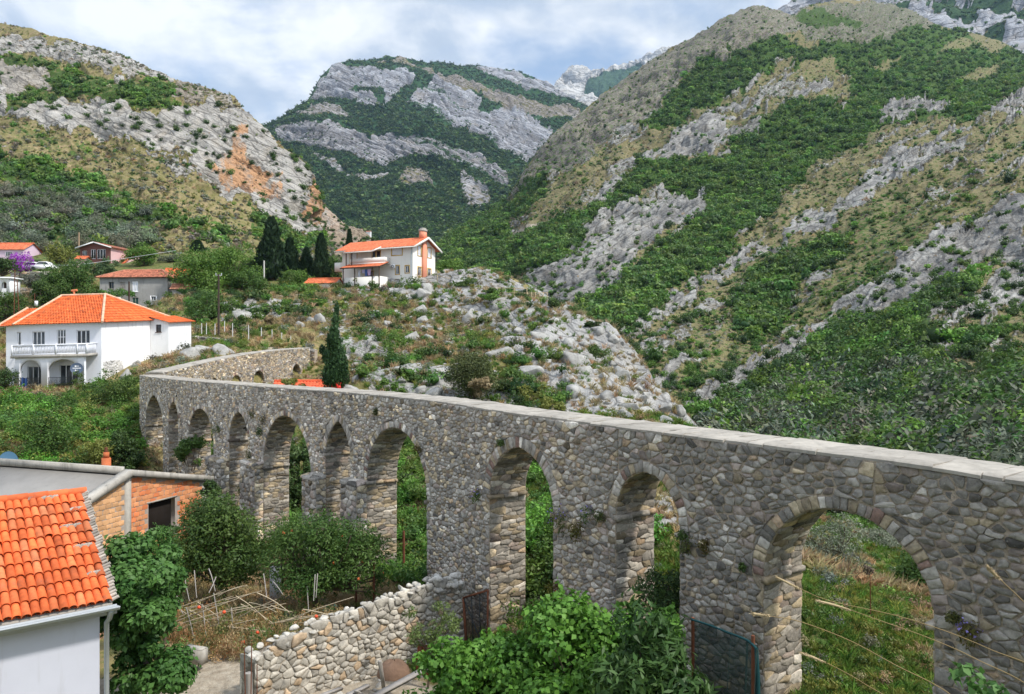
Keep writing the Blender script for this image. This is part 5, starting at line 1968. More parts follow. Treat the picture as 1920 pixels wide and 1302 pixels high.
# chimney strip up the gable and the stack
mb = MB()
v0, v1 = 2.55, 3.65
mb.box(v0, v1, -.28, -.003, 8.8, 17.0, Tg)
mb.box(v0 + .02, v1 - .02, -.26, .5, 17.0, 18.2, Tg)
chm = part(mb, 'chimney_strip', PINKPIL, hh)
mb = MB()
mb.box(v0 - .05, v1 + .05, -.33, .57, 18.203, 18.55, Tg)
mb.box(v0 + .1, v1 - .1, -.2, .4, 18.553, 18.75, Tg)
part(mb, 'chimney_cap', CONC, chm)
# balcony box at the left end, upper terrace, lower porch with its tiled canopy
box_part('side_balcony', CREAM, hh, T, -15.4, -13.61, .3, 2.0, 12.3, 13.75)
u0, u1 = ux(664) + .4, ux(731.5)
mb = MB()
mb.box(u0, u1, -1.5, -.003, 12.95, 13.2, T)
mb.box(u0, u1, -1.5, -1.38, 13.203, 13.95, T)
mb.box(u1 - .12, u1, -1.377, -.006, 13.203, 13.95, T)
part(mb, 'terrace', CREAM, hh)
u0, u1 = ux(651) + 1.2, ux(733) + .2
mb = MB()
a, b, c, d = T(np.array([(u0, -3.3, 12.35), (u1, -3.3, 12.35), (u1, -.9, 13.2), (u0, -.9, 13.2)]))
roof_face(mb, a, b, c, d, .26, .36, .05, .03, base=(.66, .19, .085), var=.1)
po = part(mb, 'porch_roof', TILE, hh)
mb = MB()
mb.bar(a - (0, 0, .08), b - (0, 0, .08), .12, .14)
mb.bar(b - (0, 0, .08), c - (0, 0, .08), .08, .16)
mb.bar(a - (0, 0, .08), d - (0, 0, .08), .08, .16)
part(mb, 'porch_beam', DARKWOOD, po)
for u in (u0 + .35, u0 + 2.6, u1 - 1.6, u1 - .3):
    mb = MB()
    mb.box(u - .06, u + .06, -3.0, -2.88, 8.0, 12.4, T)
    part(mb, 'porch_post', DARKWOOD, hh)
mb = MB()
mb.box(u0 + .3, u1 - .2, -2.85, -2.7, 7.6, 10.85, T)
mb.box(u1 - .35, u1 - .2, -2.69, -.005, 7.6, 10.85, T)
mb.box(u0 + .3, u0 + .45, -2.69, -.005, 7.6, 10.85, T)
part(mb, 'porch_parapet', CREAM, hh)
# upper canopy over the terrace
uu0, uu1 = ux(655) + .6, ux(713)
mb = MB()
a, b, c, d = T(np.array([(uu0, -2.3, 14.95), (uu1, -2.3, 14.95), (uu1 + .6, -.6, 15.75), (uu0, -.6, 15.75)]))
roof_face(mb, a, b, c, d, .26, .36, .05, .03, base=(.66, .19, .085), var=.1)
po = part(mb, 'terrace_roof', TILE, hh)
mb = MB()
mb.bar(a - (0, 0, .1), b - (0, 0, .1), .12, .18)
mb.bar(b - (0, 0, .12), c - (0, 0, .12), .1, .22)
part(mb, 'terrace_beam', CREAM, po)
for u in (uu0 + .4, uu0 + 1.5):
    mb = MB()
    mb.box(u - .06, u + .06, -2.1, -1.98, 12.6, 14.9, T)
    part(mb, 'terrace_post', DARKWOOD, hh)
mb = MB()
mb.tube(T(np.array([(-.18, -.06, 9.), (-.18, -.06, 15.5)])), .06, 7)
part(mb, 'downpipe', GALV, hh)
aco = empty('air_conditioner', T(np.array([[ux(737.5), -.2, 12.4]]))[0], 'white air conditioner unit on the front wall of the cream hill house', 'air conditioner')
mb = MB()
u = ux(737.5)
mb.box(u - .42, u + .42, -.36, -.06, 12.25, 12.85, T)
part(mb, 'casing', FRAMEW, aco)
mb = MB()
mb.tube(T(np.array([(u + .1 + .2 * math.cos(t), -.375, 12.55 + .2 * math.sin(t)) for t in np.linspace(0, 6.28, 13)])), .05, 5, cap=False)
part(mb, 'fan_grille', IRON, aco)
for k, (xa, xb, yb, c, lb) in enumerate([(681, 685, 518, (.72, .73, .80), 'white towel hanging at the left of the laundry line'), (688, 693, 510, (.55, .5, .75), 'small lilac shirt on the porch laundry line'), (693.5, 698, 516, (.10, .16, .42), 'blue shirt on the porch laundry line'), (698.5, 704, 515, (.70, .50, .78), 'pale pink cloth at the right of the laundry line')]):
    a, b = ux(xa) + .9, ux(xb) + .9
    zb = 12.05 - (yb - 503) * .08
    mb = MB()
    G = np.array([[(a + (b - a) * i / 5, -2.45 - .05 * math.sin(i * 2 + j), 12.05 + (zb - 12.05) * j / 5) for i in range(6)] for j in range(6)])
    mb.grid(T(G))
    tag(mb.build('laundry', mat_simple('laundry_cloth', c, .95, .1, 4), origin=T(np.array([[a, -2.45, 12.]]))[0]), lb + ' of the cream house', 'laundry')

# small red roofs beside the cream house
def shed(name, label, O, uxv, W, Dp, w0, we, wr, wallm, base=(.64, .17, .07), tile=TILE, over=.3, cat='shed', group=None):
    T = frame(O, uxv)
    r = empty(name, T(np.array([[W / 2, Dp / 2, w0]]))[0], label, cat, group)
    mb = MB()
    top = lambda v: we + (wr - we) * (1 - abs(v - Dp / 2) / (Dp / 2))
    wall_holes(mb, T, 0, W, w0, we, [])
    wall_holes(mb, side_frame(T, W), 0, Dp, w0, wr, [], top=top)
    wall_holes(mb, lambda V: T(np.stack([np.asarray(V)[..., 1], Dp - np.asarray(V)[..., 0], np.asarray(V)[..., 2]], -1)), 0, Dp, w0, wr, [], top=top)
    mb.add(T(np.array([(0, Dp, w0), (W, Dp, w0), (W, Dp, we), (0, Dp, we)])), np.array([(3, 2, 1, 0)]))
    part(mb, 'wall', wallm, r)
    mb = MB()
    dz = (wr - we) / (Dp / 2) * over
    A, B, C, D_ = T(np.array([(-over, -over, we - dz + .03), (W + over, -over, we - dz + .03), (W + over, Dp / 2, wr + .03), (-over, Dp / 2, wr + .03)]))
    roof_face(mb, A, B, C, D_, .26, .4, .05, .03, base=base)
    E_, F_ = T(np.array([(W + over, Dp + over, we - dz + .03), (-over, Dp + over, we - dz + .03)]))
    roof_face(mb, E_, F_, D_, C, .26, .4, .05, .03, base=base)
    rf = part(mb, 'roof', tile, r)
    mb = MB()
    ridge_tiles(mb, D_ + (0, 0, .05), C + (0, 0, .05), .12, .4, base)
    part(mb, 'ridge_cap', tile, rf)
    return r, T


a = P(573, 531, 119)
shed('shed', 'low shed with red tiled roof left of the cream hill house', (a[0], a[1], 0), (.98, -.2), 5.0, 3.0, 8.5, a[2], a[2] + .75, CREAM)
a = P(868, 527, 128)
shed('shed', 'small red roof peeping out right of the cream hill house', (a[0], a[1], 0), (.98, -.1), 2.8, 2.6, 9, a[2], a[2] + .6, CREAM, base=(.66, .14, .04))

# ================= the old grey house
O = P(187, 577, 110)
T = frame((O[0], O[1], 0), (.995, .10))
gh_ = empty('old_stone_house', T(np.array([[4.5, 4, 4.5]]))[0], 'old weathered grey two-storey house with faded red hip roof and wooden shutters', 'house')
W = 9.6
gu = lambda x: (x - 187) * 110.5 / FPX
gz_ = lambda y: (CY - y) / FPX * 110.2
H1 = [(gu(203), gu(212), gz_(542), gz_(529)), (gu(223), gu(232.5), gz_(542), gz_(529)), (gu(245), gu(255.5), gz_(547), gz_(527))]
H0 = [(gu(214), gu(223), gz_(568), gz_(559)), (gu(245), gu(256), gz_(576), gz_(558)), (gu(279), gu(287.5), gz_(570), gz_(556))]
mb = MB()
wall_holes(mb, T, 0, W, 4.3, 10.3, H1 + H0)
wall_holes(mb, side_frame(T, W), 0, 7, 4.3, 10.3, [])
wall_holes(mb, lambda V: T(np.stack([np.asarray(V)[..., 1], 7 - np.asarray(V)[..., 0], np.asarray(V)[..., 2]], -1)), 0, 7, 4.3, 10.3, [])
part(mb, 'wall', GREYP, gh_)
window(T, gh_, H1[0], mats=[GREYWOOD, OCHRE, GLASS, SHUTTER], nv=2, depth=.15)
window(T, gh_, H1[1], mats=[GREYWOOD, OCHRE, GREYWOOD, SHUTTER], nv=2, depth=.08)
window(T, gh_, H1[2], mats=[FRAMEW, OCHRE, SHUTTER, SHUTTER], nv=2, depth=.1, name='balcony_door')
window(T, gh_, H0[0], mats=[FRAMEW, FRAMEW, GLASS, SHUTTER], nv=1, surround=.1)
window(T, gh_, H0[1], mats=[GREYWOOD, OCHRE, GREEN_PAINT, SHUTTER], nv=2, sill=False, name='door', label='faded green double door')
window(T, gh_, H0[2], mats=[FRAMEW, FRAMEW, GLASS, SHUTTER], nv=2, nh=2, surround=.13)
mb = MB()
a, b, c, d = T(np.array([(-.4, -.4, 10.2), (W + .4, -.4, 10.35), (W - 2.0, 3.5, 11.75), (2.1, 3.5, 11.65)]))
e, f_ = T(np.array([(W + .4, 7.4, 10.3), (-.4, 7.4, 10.3)]))
for q in ((a, b, c, d), (b, e, c, c), (f_, a, d, d), (e, f_, d, c)):
    roof_face(mb, *q, .26, .38, .06, .035, base=(.52, .19, .11), var=.24)
rf = part(mb, 'roof', OLDTILE, gh_)
mb = MB()
for p, q in ((a, d), (b, c), (d, c), (e, c)):
    mb = MB()
    ridge_tiles(mb, p + (0, 0, .06), q + (0, 0, .06), .12, .4, (.5, .22, .14))
    part(mb, 'ridge_cap', OLDTILE, rf)
a = P(306, 518, 117)
shed('house', 'red roofed house half hidden behind the old grey house', (a[0], a[1], 0), (.98, .18), 3.4, 5, 5, a[2], a[2] + 1.35, GREYP, base=(.64, .15, .05), cat='house')
# low grey outbuilding right of the old house
a = P(322, 583, 108)
shed('outbuilding', 'low dark stone outbuilding against the right side of the old grey house', (a[0], a[1], 0), (.97, .2), 2.6, 3.2, 4.0, a[2] + 3.2, a[2] + 3.9, GREYP, base=(.45, .2, .12), tile=OLDTILE, cat='outbuilding')

# ================= pink houses higher up
O = P(150, 488, 135)
T = frame((O[0], O[1], 0), (.99, -.12))
pk = empty('pink_house', T(np.array([[3, 4, O[2]]]))[0], 'pink gabled house with brown cladding and a glazed front among the trees', 'house')
W, Dp, zb = 6.0, 7.5, O[2] - 1.5
we, wr = (CY - 464.5) / FPX * 135, (CY - 456.5) / FPX * 135
GW = [(.45, 1.35, we - 1.7, we - .55), (2.1, 3.1, we - 2.1, we - .35), (3.3, 5.0, we - 2.1, we - .35)]
mb = MB()
wall_holes(mb, T, 0, W, zb, wr, GW, top=lambda u: we + (wr - we) * (1 - abs(u - W / 2) / (W / 2)))
part(mb, 'front_wall', REDWOOD, pk)
mb = MB()
SW = [(4.2, 5.2, we - 1.4, we - .5)]
wall_holes(mb, side_frame(T, W), 0, Dp, zb, we, SW)
part(mb, 'side_wall', PINK, pk)
mb = MB()
wall_holes(mb, lambda V: T(np.stack([np.asarray(V)[..., 1], Dp - np.asarray(V)[..., 0], np.asarray(V)[..., 2]], -1)), 0, Dp, zb, we, [])
part(mb, 'side_wall', PINK, pk)
for h, n in zip(GW, (2, 2, 3)):
    window(T, pk, h, mats=WM, nv=n, fw=.09, sill=False)
window(side_frame(T, W), pk, SW[0], mats=WM, nv=2)
mb = MB()
a, b, c, d = T(np.array([(W + .5, -.6, we - .1), (W + .5, Dp + .5, we - .1), (W / 2, Dp + .5, wr + .15), (W / 2, -.6, wr + .15)]))
roof_face(mb, a, b, c, d, .26, .4, .05, .03, base=(.42, .17, .11))
a2, b2 = T(np.array([(-.5, Dp + .5, we - .1), (-.5, -.6, we - .1)]))
roof_face(mb, a2, b2, d, c, .26, .4, .05, .03, base=(.42, .17, .11))
rf = part(mb, 'roof', OLDTILE, pk)
mb = MB()
mb.bar(b2 - (0, 0, .08), d - (0, 0, .08), .1, .2)
mb.bar(a - (0, 0, .08), d - (0, 0, .08), .1, .2)
part(mb, 'barge_board', FRAMEW, rf)
a = P(143, 497, 130)
shed('outbuilding', 'tiny pink outbuilding with red roof left of the pink gabled house', (a[0], a[1], 0), (.98, .1), 1.4, 1.8, a[2] - 1, a[2] + 1.1, a[2] + 1.5, PINK, cat='outbuilding')
a = P(224, 497, 138)
shed('house', 'red tiled roof sloping down beside the pink gabled house', (a[0], a[1], 0), (.75, -.66), 3.0, 3.6, a[2] - 2, a[2] + .3, a[2] + 2.1, PINK, base=(.62, .16, .07), cat='house')
a = P(288, 492, 146)
shed('house', 'bit of orange roof between trees above the old grey house', (a[0], a[1], 0), (.98, -.1), 1.6, 3, a[2] - 2, a[2], a[2] + .9, PINK, base=(.64, .15, .05), cat='house')
a = P(-60, 481, 138)
r, T = shed('mauve_house', 'mauve house with bright red gable roof at left edge', (a[0], a[1], 0), (1, .02), 10.1, 5.5, a[2] - 3, a[2] + 1.35, a[2] + 2.75, LPINK, base=(.64, .17, .075), cat='house')
window(T, r, (6.9, 8.1, a[2] + .05, a[2] + .85), mats=WM, nv=3, depth=-.02, sill=False)

# white loggia at the left edge
O = P(-14, 552, 100)
T = frame((O[0], O[1], 0), (1, .05))
lo = empty('garden_loggia', T(np.array([[1, 1, O[2]]]))[0], 'small white loggia with one arched opening at left edge', 'loggia')
mb = MB()
def loggia_arch():
    c_, r_, zs_ = 1.5, .33, O[2] + 1.3
    us = sorted([0.0, 2.15] + list(c_ + r_ * np.cos(np.linspace(0, np.pi, 13))))
    for i in range(len(us) - 1):
        m_ = (us[i] + us[i + 1]) / 2
        lo_ = lambda u: zs_ + math.sqrt(max(0, r_ * r_ - (u - c_) ** 2)) if abs(m_ - c_) < r_ else O[2] - .5
        q = [(us[i], 0, lo_(us[i])), (us[i + 1], 0, lo_(us[i + 1])), (us[i + 1], 0, O[2] + 2.1), (us[i], 0, O[2] + 2.1)]
        mb.add(T(np.array(q + [(x, .3, z) for x, _, z in q])), np.array([(0, 1, 2, 3), (7, 6, 5, 4), (0, 4, 5, 1)]))
        if abs(m_ - c_) < r_:
            mb.add(T(np.array([(us[i], .05, O[2] - .5), (us[i + 1], .05, O[2] - .5), (us[i + 1], .05, O[2] + .8), (us[i], .05, O[2] + .8)])), np.array([(0, 1, 2, 3)]))
    mb.box(2.15, 2.3, 0.0, 2.2, O[2] - .5, O[2] + 2.1, T)
    mb.box(0, 2.14, 2.0, 2.2, O[2] - .5, O[2] + 2.1, T)
loggia_arch()
part(mb, 'wall', WHITE, lo)
box_part('roof_slab', FRAMEW, lo, T, -.3, 2.55, -.3, 2.5, O[2] + 2.103, O[2] + 2.3)
box_part('inner_wall', DARKWOOD, lo, T, .5, 2.1, 1.6, 1.9, O[2] - .4, O[2] + 2.0)

# tiny white houses in the woods at the mountain's foot
for k, (x, y, w_, lb) in enumerate([(672, 427, 5, 'far white house with red roof in the woods, left of its neighbour'), (686, 431, 7, 'far white house in the woods, right of its neighbour')]):
    a = P(x, y + 5, 560)
    shed('far_house', lb, (a[0], a[1], 0), (.97, -.2), w_ * .5, 2.4, a[2] - 4, a[2] + .5, a[2] + 1.0, WHITE, base=(.5, .2, .12), cat='house')

# ================= the unfinished brick building
T = frame((-15.43, 30, 0), (.33, .944))
bb = empty('brick_building', T(np.array([[0, 4, -8.5]]))[0], 'unfinished orange brick building with bare concrete roof and empty window opening', 'building')
ztop_ = lambda u: (-5.18 + .38 * u) if u < 0 else (-5.18 - .21 * u)
WIN = (1.04, 2.5, -8.15, -6.5)
mb = MB()
wall_holes(mb, T, -4.6, 4.35, -9.6, -5.0, [WIN], top=lambda u: ztop_(u), depth=.22)
wall_holes(mb, side_frame(T, 4.35), 0, 9.5, -9.6, ztop_(4.35), [])
mb.add(T(np.array([(-4.6, 9.5, -9.6), (4.35, 9.5, -9.6), (4.35, 9.5, ztop_(4.35)), (0, 9.5, ztop_(0)), (-4.6, 9.5, ztop_(-4.6))])), [(4, 3, 2, 1, 0)])
mb.mi = 1
st = Stones()
rnd = random.Random(9)
nrow = 0
z = -9.5
while z < -5.0:
    u = -4.6 + (.15 if nrow % 2 else 0)
    while u < 4.35:
        u1 = u + .295
        um = (u + u1) / 2
        if ztop_(um) > z + .19 and not (WIN[0] - .02 < u1 and u < WIN[1] + .02 and WIN[2] - .1 < z < WIN[3] - .02) and u1 < 4.2 and not (-.2 < um < .12):
            b = rnd.gauss(1, .09)
            c = np.array((.62, .265, .12)) if um > 0 else np.array((.60, .34, .17))
            if rnd.random() < .3:
                c = np.array((.60, .19, .075)) if um > 0 else c * .9
            st.stone([(u + .004, z), (u + .285, z), (u + .285, z + .185), (u + .004, z + .185)], .010 * rnd.uniform(.6, 1.4), tuple(c * b), .002)
        u = u1
    z += .2
    nrow += 1
st.into(mb, lambda a, b, h: T(np.stack([a, -h * .8 - .004, b], -1)))
part(mb, 'brick_wall', [CLAYMORTAR, CLAY], bb)
mb = MB()
mb.box(-.16, .12, -.05, .25, -9.6, -5.25, T)
part(mb, 'concrete_column', CONC, bb)
mb = MB()
mb.box(4.12, 4.42, -.05, .3, -9.6, -6.1, T)
part(mb, 'concrete_column', CONC, bb)
mb = MB()
def sloped(mb, ua, ub, za, zb_, v0, v1, th, T=T):
    V = [(u, v, z - t) for (u, z) in ((ua, za), (ub, zb_)) for v in (v0, v1) for t in (0, th)]
    mb.add(T(np.array(V)), np.array([(0, 2, 3, 1), (4, 5, 7, 6), (0, 1, 5, 4), (2, 6, 7, 3), (0, 4, 6, 2), (1, 3, 7, 5)]))
sloped(mb, -4.7, .02, ztop_(-4.7) + .26, ztop_(0) + .26, -.22, .2, .27)
part(mb, 'gable_beam', CONC, bb)
mb = MB()
sloped(mb, .03, 4.62, ztop_(0) + .26, ztop_(4.6) + .22, -.24, 9.6, .25)
part(mb, 'roof_slab', CONC, bb)
mb = MB()
sloped(mb, -4.9, .0, ztop_(-4.9) + .08, ztop_(0) + .08, .21, 9.6, .1)
part(mb, 'screed_roof', CONC_ROOF, bb)
mb = MB()
mb.box(-.16, .02, .202, 9.6, ztop_(0) + .083, ztop_(0) + .36, T)
part(mb, 'ridge_beam', CONC, bb)
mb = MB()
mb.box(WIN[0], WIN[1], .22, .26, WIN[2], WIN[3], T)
part(mb, 'shade_panel', mat_simple('painted_shade', (.012, .008, .006), .95, .2, 3), bb)  # near-black panel across the opening, painted as the shade of the unlit room
mb = MB()
mb.box(WIN[0] - .1, WIN[1] + .1, -.03, .2, WIN[3] + .002, WIN[3] + .06, T)
part(mb, 'lintel', CONC, bb)
a = P(4, 868, 33.2)
dish = empty('satellite_dish', a, 'blue satellite dish cut off by the left edge above the concrete roof', 'satellite dish')
mb = MB()
axd = unit(np.array([.6, -.75, .25]))
s1 = unit(np.cross(axd, (0, 0, 1.)))
u1_ = np.cross(s1, axd)
G = np.array([[a + s1 * math.cos(t) * .48 * k / 5 * .8 + u1_ * math.sin(t) * .48 * k / 5 + axd * .3 * (.48 * k / 5) ** 2 - s1 * .22 for t in np.linspace(0, 2 * np.pi, 25)] for k in range(6)])
mb.grid(G)
mb.grid(G - axd * .02, flip=True)
part(mb, 'reflector', mat_simple('blue_dish_paint', (.06, .14, .22), .5, .1, 4), dish, True)
mb = MB()
mb.bar(a - s1 * .22 - axd * .03, a - s1 * .22 - np.array([0, 0, .9]) - axd * .15, .05)
part(mb, 'mast', IRON, dish)

# clay flue behind the concrete roof
a = P(199, 884, 39)
fl = empty('brick_chimney', a - (0, 0, .8), 'narrow orange brick chimney standing behind the concrete ridge beam', 'chimney')
mb = MB()
Tc = frame(a, (.8, .6))
mb.box(-.2, .2, -.2, .2, -1.6, .7, Tc)
mb.box(-.13, .13, -.13, .13, .703, 1.0, Tc)
part(mb, 'stack', mat_simple('red_flue_brick', (.52, .15, .06), .9, .3, 5, .6, .02), fl)
mb = MB()
mb.tube([a + (0, 0, 1.0), a + (0, 0, 1.25)], [.09, .08], 9)
part(mb, 'flue', RUST, fl)

# ================= the near house with the orange barrel tiles
T = frame((-8.47, 16.0, 0), (.779, .627))
nh_ = empty('tiled_house', T(np.array([[-3.5, 3.7, -8.3]]))[0], 'nearest house with weathered orange barrel tile roof and lilac wall', 'house')
we, wr, vr = -5.40, -3.66, 3.69
mb = MB()
mb.add(T(np.array([(-7.5, .38, -9.4), (-.26, .38, -9.4), (-.26, .38, -5.3), (-7.5, .38, -5.3)])), np.array([(0, 1, 2, 3)]))
mb.add(T(np.array([(-.26, .38, -9.4), (-.26, 7.0, -9.4), (-.26, 7.0, -5.3), (-.26, vr, -3.85), (-.26, .38, -5.3)])), [(0, 1, 2, 3, 4)])
mb.add(T(np.array([(-7.5, 7.0, -9.4), (-.26, 7.0, -9.4), (-.26, 7.0, -5.3), (-7.5, 7.0, -5.3)])), np.array([(3, 2, 1, 0)]))
part(mb, 'wall', LILAC, nh_)
# roof deck and the tiles laid one by one
mb = MB()
mb.add(T(np.array([(-7.6, .02, we - .07), (-.08, .02, we - .07), (-.08, vr, wr - .07), (-7.6, vr, wr - .07), (-7.6, .02, we - .16), (-.08, .02, we - .16), (-.08, vr, wr - .16), (-7.6, vr, wr - .16),
                       (-7.6, 2 * vr, we - .07), (-.08, 2 * vr, we - .07)])), np.array([(0, 1, 2, 3), (7, 6, 5, 4), (0, 4, 5, 1), (1, 5, 6, 2), (3, 2, 9, 8)]), (.30, .26, .22))
mb.build('roof_deck', mat_simple('mortar_bed', (.36, .33, .29), .95, .3, 7, .6, .02), nh_)
mb = MB()
rnd = random.Random(21)
sl_ = math.hypot(vr, wr - we)
nrw, tw_ = 10, .162
row_ = sl_ / nrw
dirv, dirw = vr / sl_, (wr - we) / sl_
for j in range(nrw):
    for i in range(46):
        u_c = -.17 - i * tw_ + rnd.uniform(-.008, .008)
        if u_c < -7.5:
            continue
        s0 = j * row_ - .03 + rnd.uniform(-.015, .015)
        L = row_ * 1.17
        sk = rnd.uniform(-.012, .012)
        r0, r1 = .092 * rnd.uniform(.95, 1.05), .072
        lift = rnd.uniform(0, .012) + (.03 if rnd.random() < .03 else 0)
        n = 9
        V = []
        for (s, r, hh_, du) in ((s0, r0, .03 + lift, 0), (s0 + L, r1, .0, sk), (s0, r0 - .016, .03 + lift, 0), (s0 + L, r1 - .016, 0.0, sk)):
            for k in range(n):
                t = math.pi * k / (n - 1)
                uu = u_c + du + r * math.cos(t)
                h_ = r * math.sin(t) * .95 + hh_ - .035
                V.append((uu, s * dirv - h_ * dirw, we + s * dirw + h_ * dirv))
        i0 = np.arange(n - 1)
        F = np.concatenate([np.stack([i0, i0 + 1, i0 + 1 + n, i0 + n], -1), np.stack([i0 + 2 * n, i0 + 3 * n, i0 + 3 * n + 1, i0 + 2 * n + 1], -1), np.stack([i0, i0 + 2 * n, i0 + 2 * n + 1, i0 + 1], -1)])
        b = rnd.gauss(1, .17)
        c = np.array((.62, .130, .037)) * b + np.array((-.02, .035, .025)) * max(0, rnd.gauss(0, .9))
        mb.add(T(np.array(V)), F, np.clip(c, 0.01, 1))
        # the pan between two caps
        pu = u_c - tw_ / 2
        pv = [(pu + .07 * x, (s0 + .03) * dirv + .035 * dirw * 1, we + (s0 + .03) * dirw - .035 * dirv + .02 * abs(x)) for x in (-1, 0, 1)] + [(pu + .07 * x, (s0 + L) * dirv + .045 * dirw, we + (s0 + L) * dirw - .045 * dirv + .02 * abs(x)) for x in (-1, 0, 1)]
        mb.add(T(np.array(pv)), np.array([(0, 1, 4, 3), (1, 2, 5, 4)]), c * .8)
rf = part(mb, 'roof', mat_tile('barrel_tile', 1.0, .45), nh_)
mb = MB()
ridge_tiles(mb, T(np.array([[.02, vr, wr + .02]]))[0], T(np.array([[-7.5, vr, wr + .02]]))[0], .105, .40, (.62, .14, .045), rnd)
part(mb, 'ridge_cap', mat_tile('ridge_tile', 1.0, .35), rf)
mb = MB()
MORT = mat_simple('grey_mortar', (.42, .39, .35), .95, .3, 10, .7, .02, attr=True)
for k in range(40):
    s = sl_ * k / 40
    c_ = T(np.array([[-.06 + rnd.uniform(-.03, .03), s * dirv, we + s * dirw + .01]]))[0]
    mb.tube([c_ - (.08, 0, .03), c_ + (.08, .05, .05)], [.05, .035], 6, np.array((1, .97, .92)) * rnd.uniform(.6, 1.2))
part(mb, 'verge_mortar', MORT, rf)
for (uu, s, L) in ((-.3, 3.35, .3), (-.5, 2.7, .35), (-.36, 1.9, .3), (-.3, .9, .2), (-1.2, 4.0, .25), (-.8, 3.95, .3), (-2.2, 4.0, .25)):
    mb = MB()
    for q in range(14):
        c_ = T(np.array([[uu + rnd.uniform(-L, L) * .5, s * dirv, we + s * dirw + .035]]))[0]
        mb.tube([c_ + (-.04, 0, -.03), c_ + (.04, .04, .03)], [.05, .03], 6, np.array((1, .97, .92)) * rnd.uniform(.6, 1.1))
    part(mb, 'mortar_repair', MORT, rf)
mb = MB()
pts = [(-.0, -.1 - .07 * math.cos(t), we - .13 - .07 * math.sin(t)) for t in np.linspace(0, math.pi, 9)]
G = np.array([[(u, p[1], p[2]) for p in pts] for u in (-7.6, .03)])
mb.grid(T(G))
mb.grid(T(G + np.array([0, 0, -.006])), flip=True)
mb.add(T(np.array([(.03, p[1], p[2]) for p in pts])), [tuple(range(9))])
mb.box(-7.6, .03, -.205, -.165, we - .135, we - .105, T)
mb.box(-7.6, .0, -.02, .0, we - .3, we - .1, T)
part(mb, 'gutter', GALV, nh_)
mb = MB()
mb.tube(T(np.array([(-.12, -.1, we - .19), (-.12, .1, we - .42), (-.14, .3, we - .55), (-.14, .3, -9.0)])), .055, 8)
part(mb, 'downpipe', GALV, nh_)
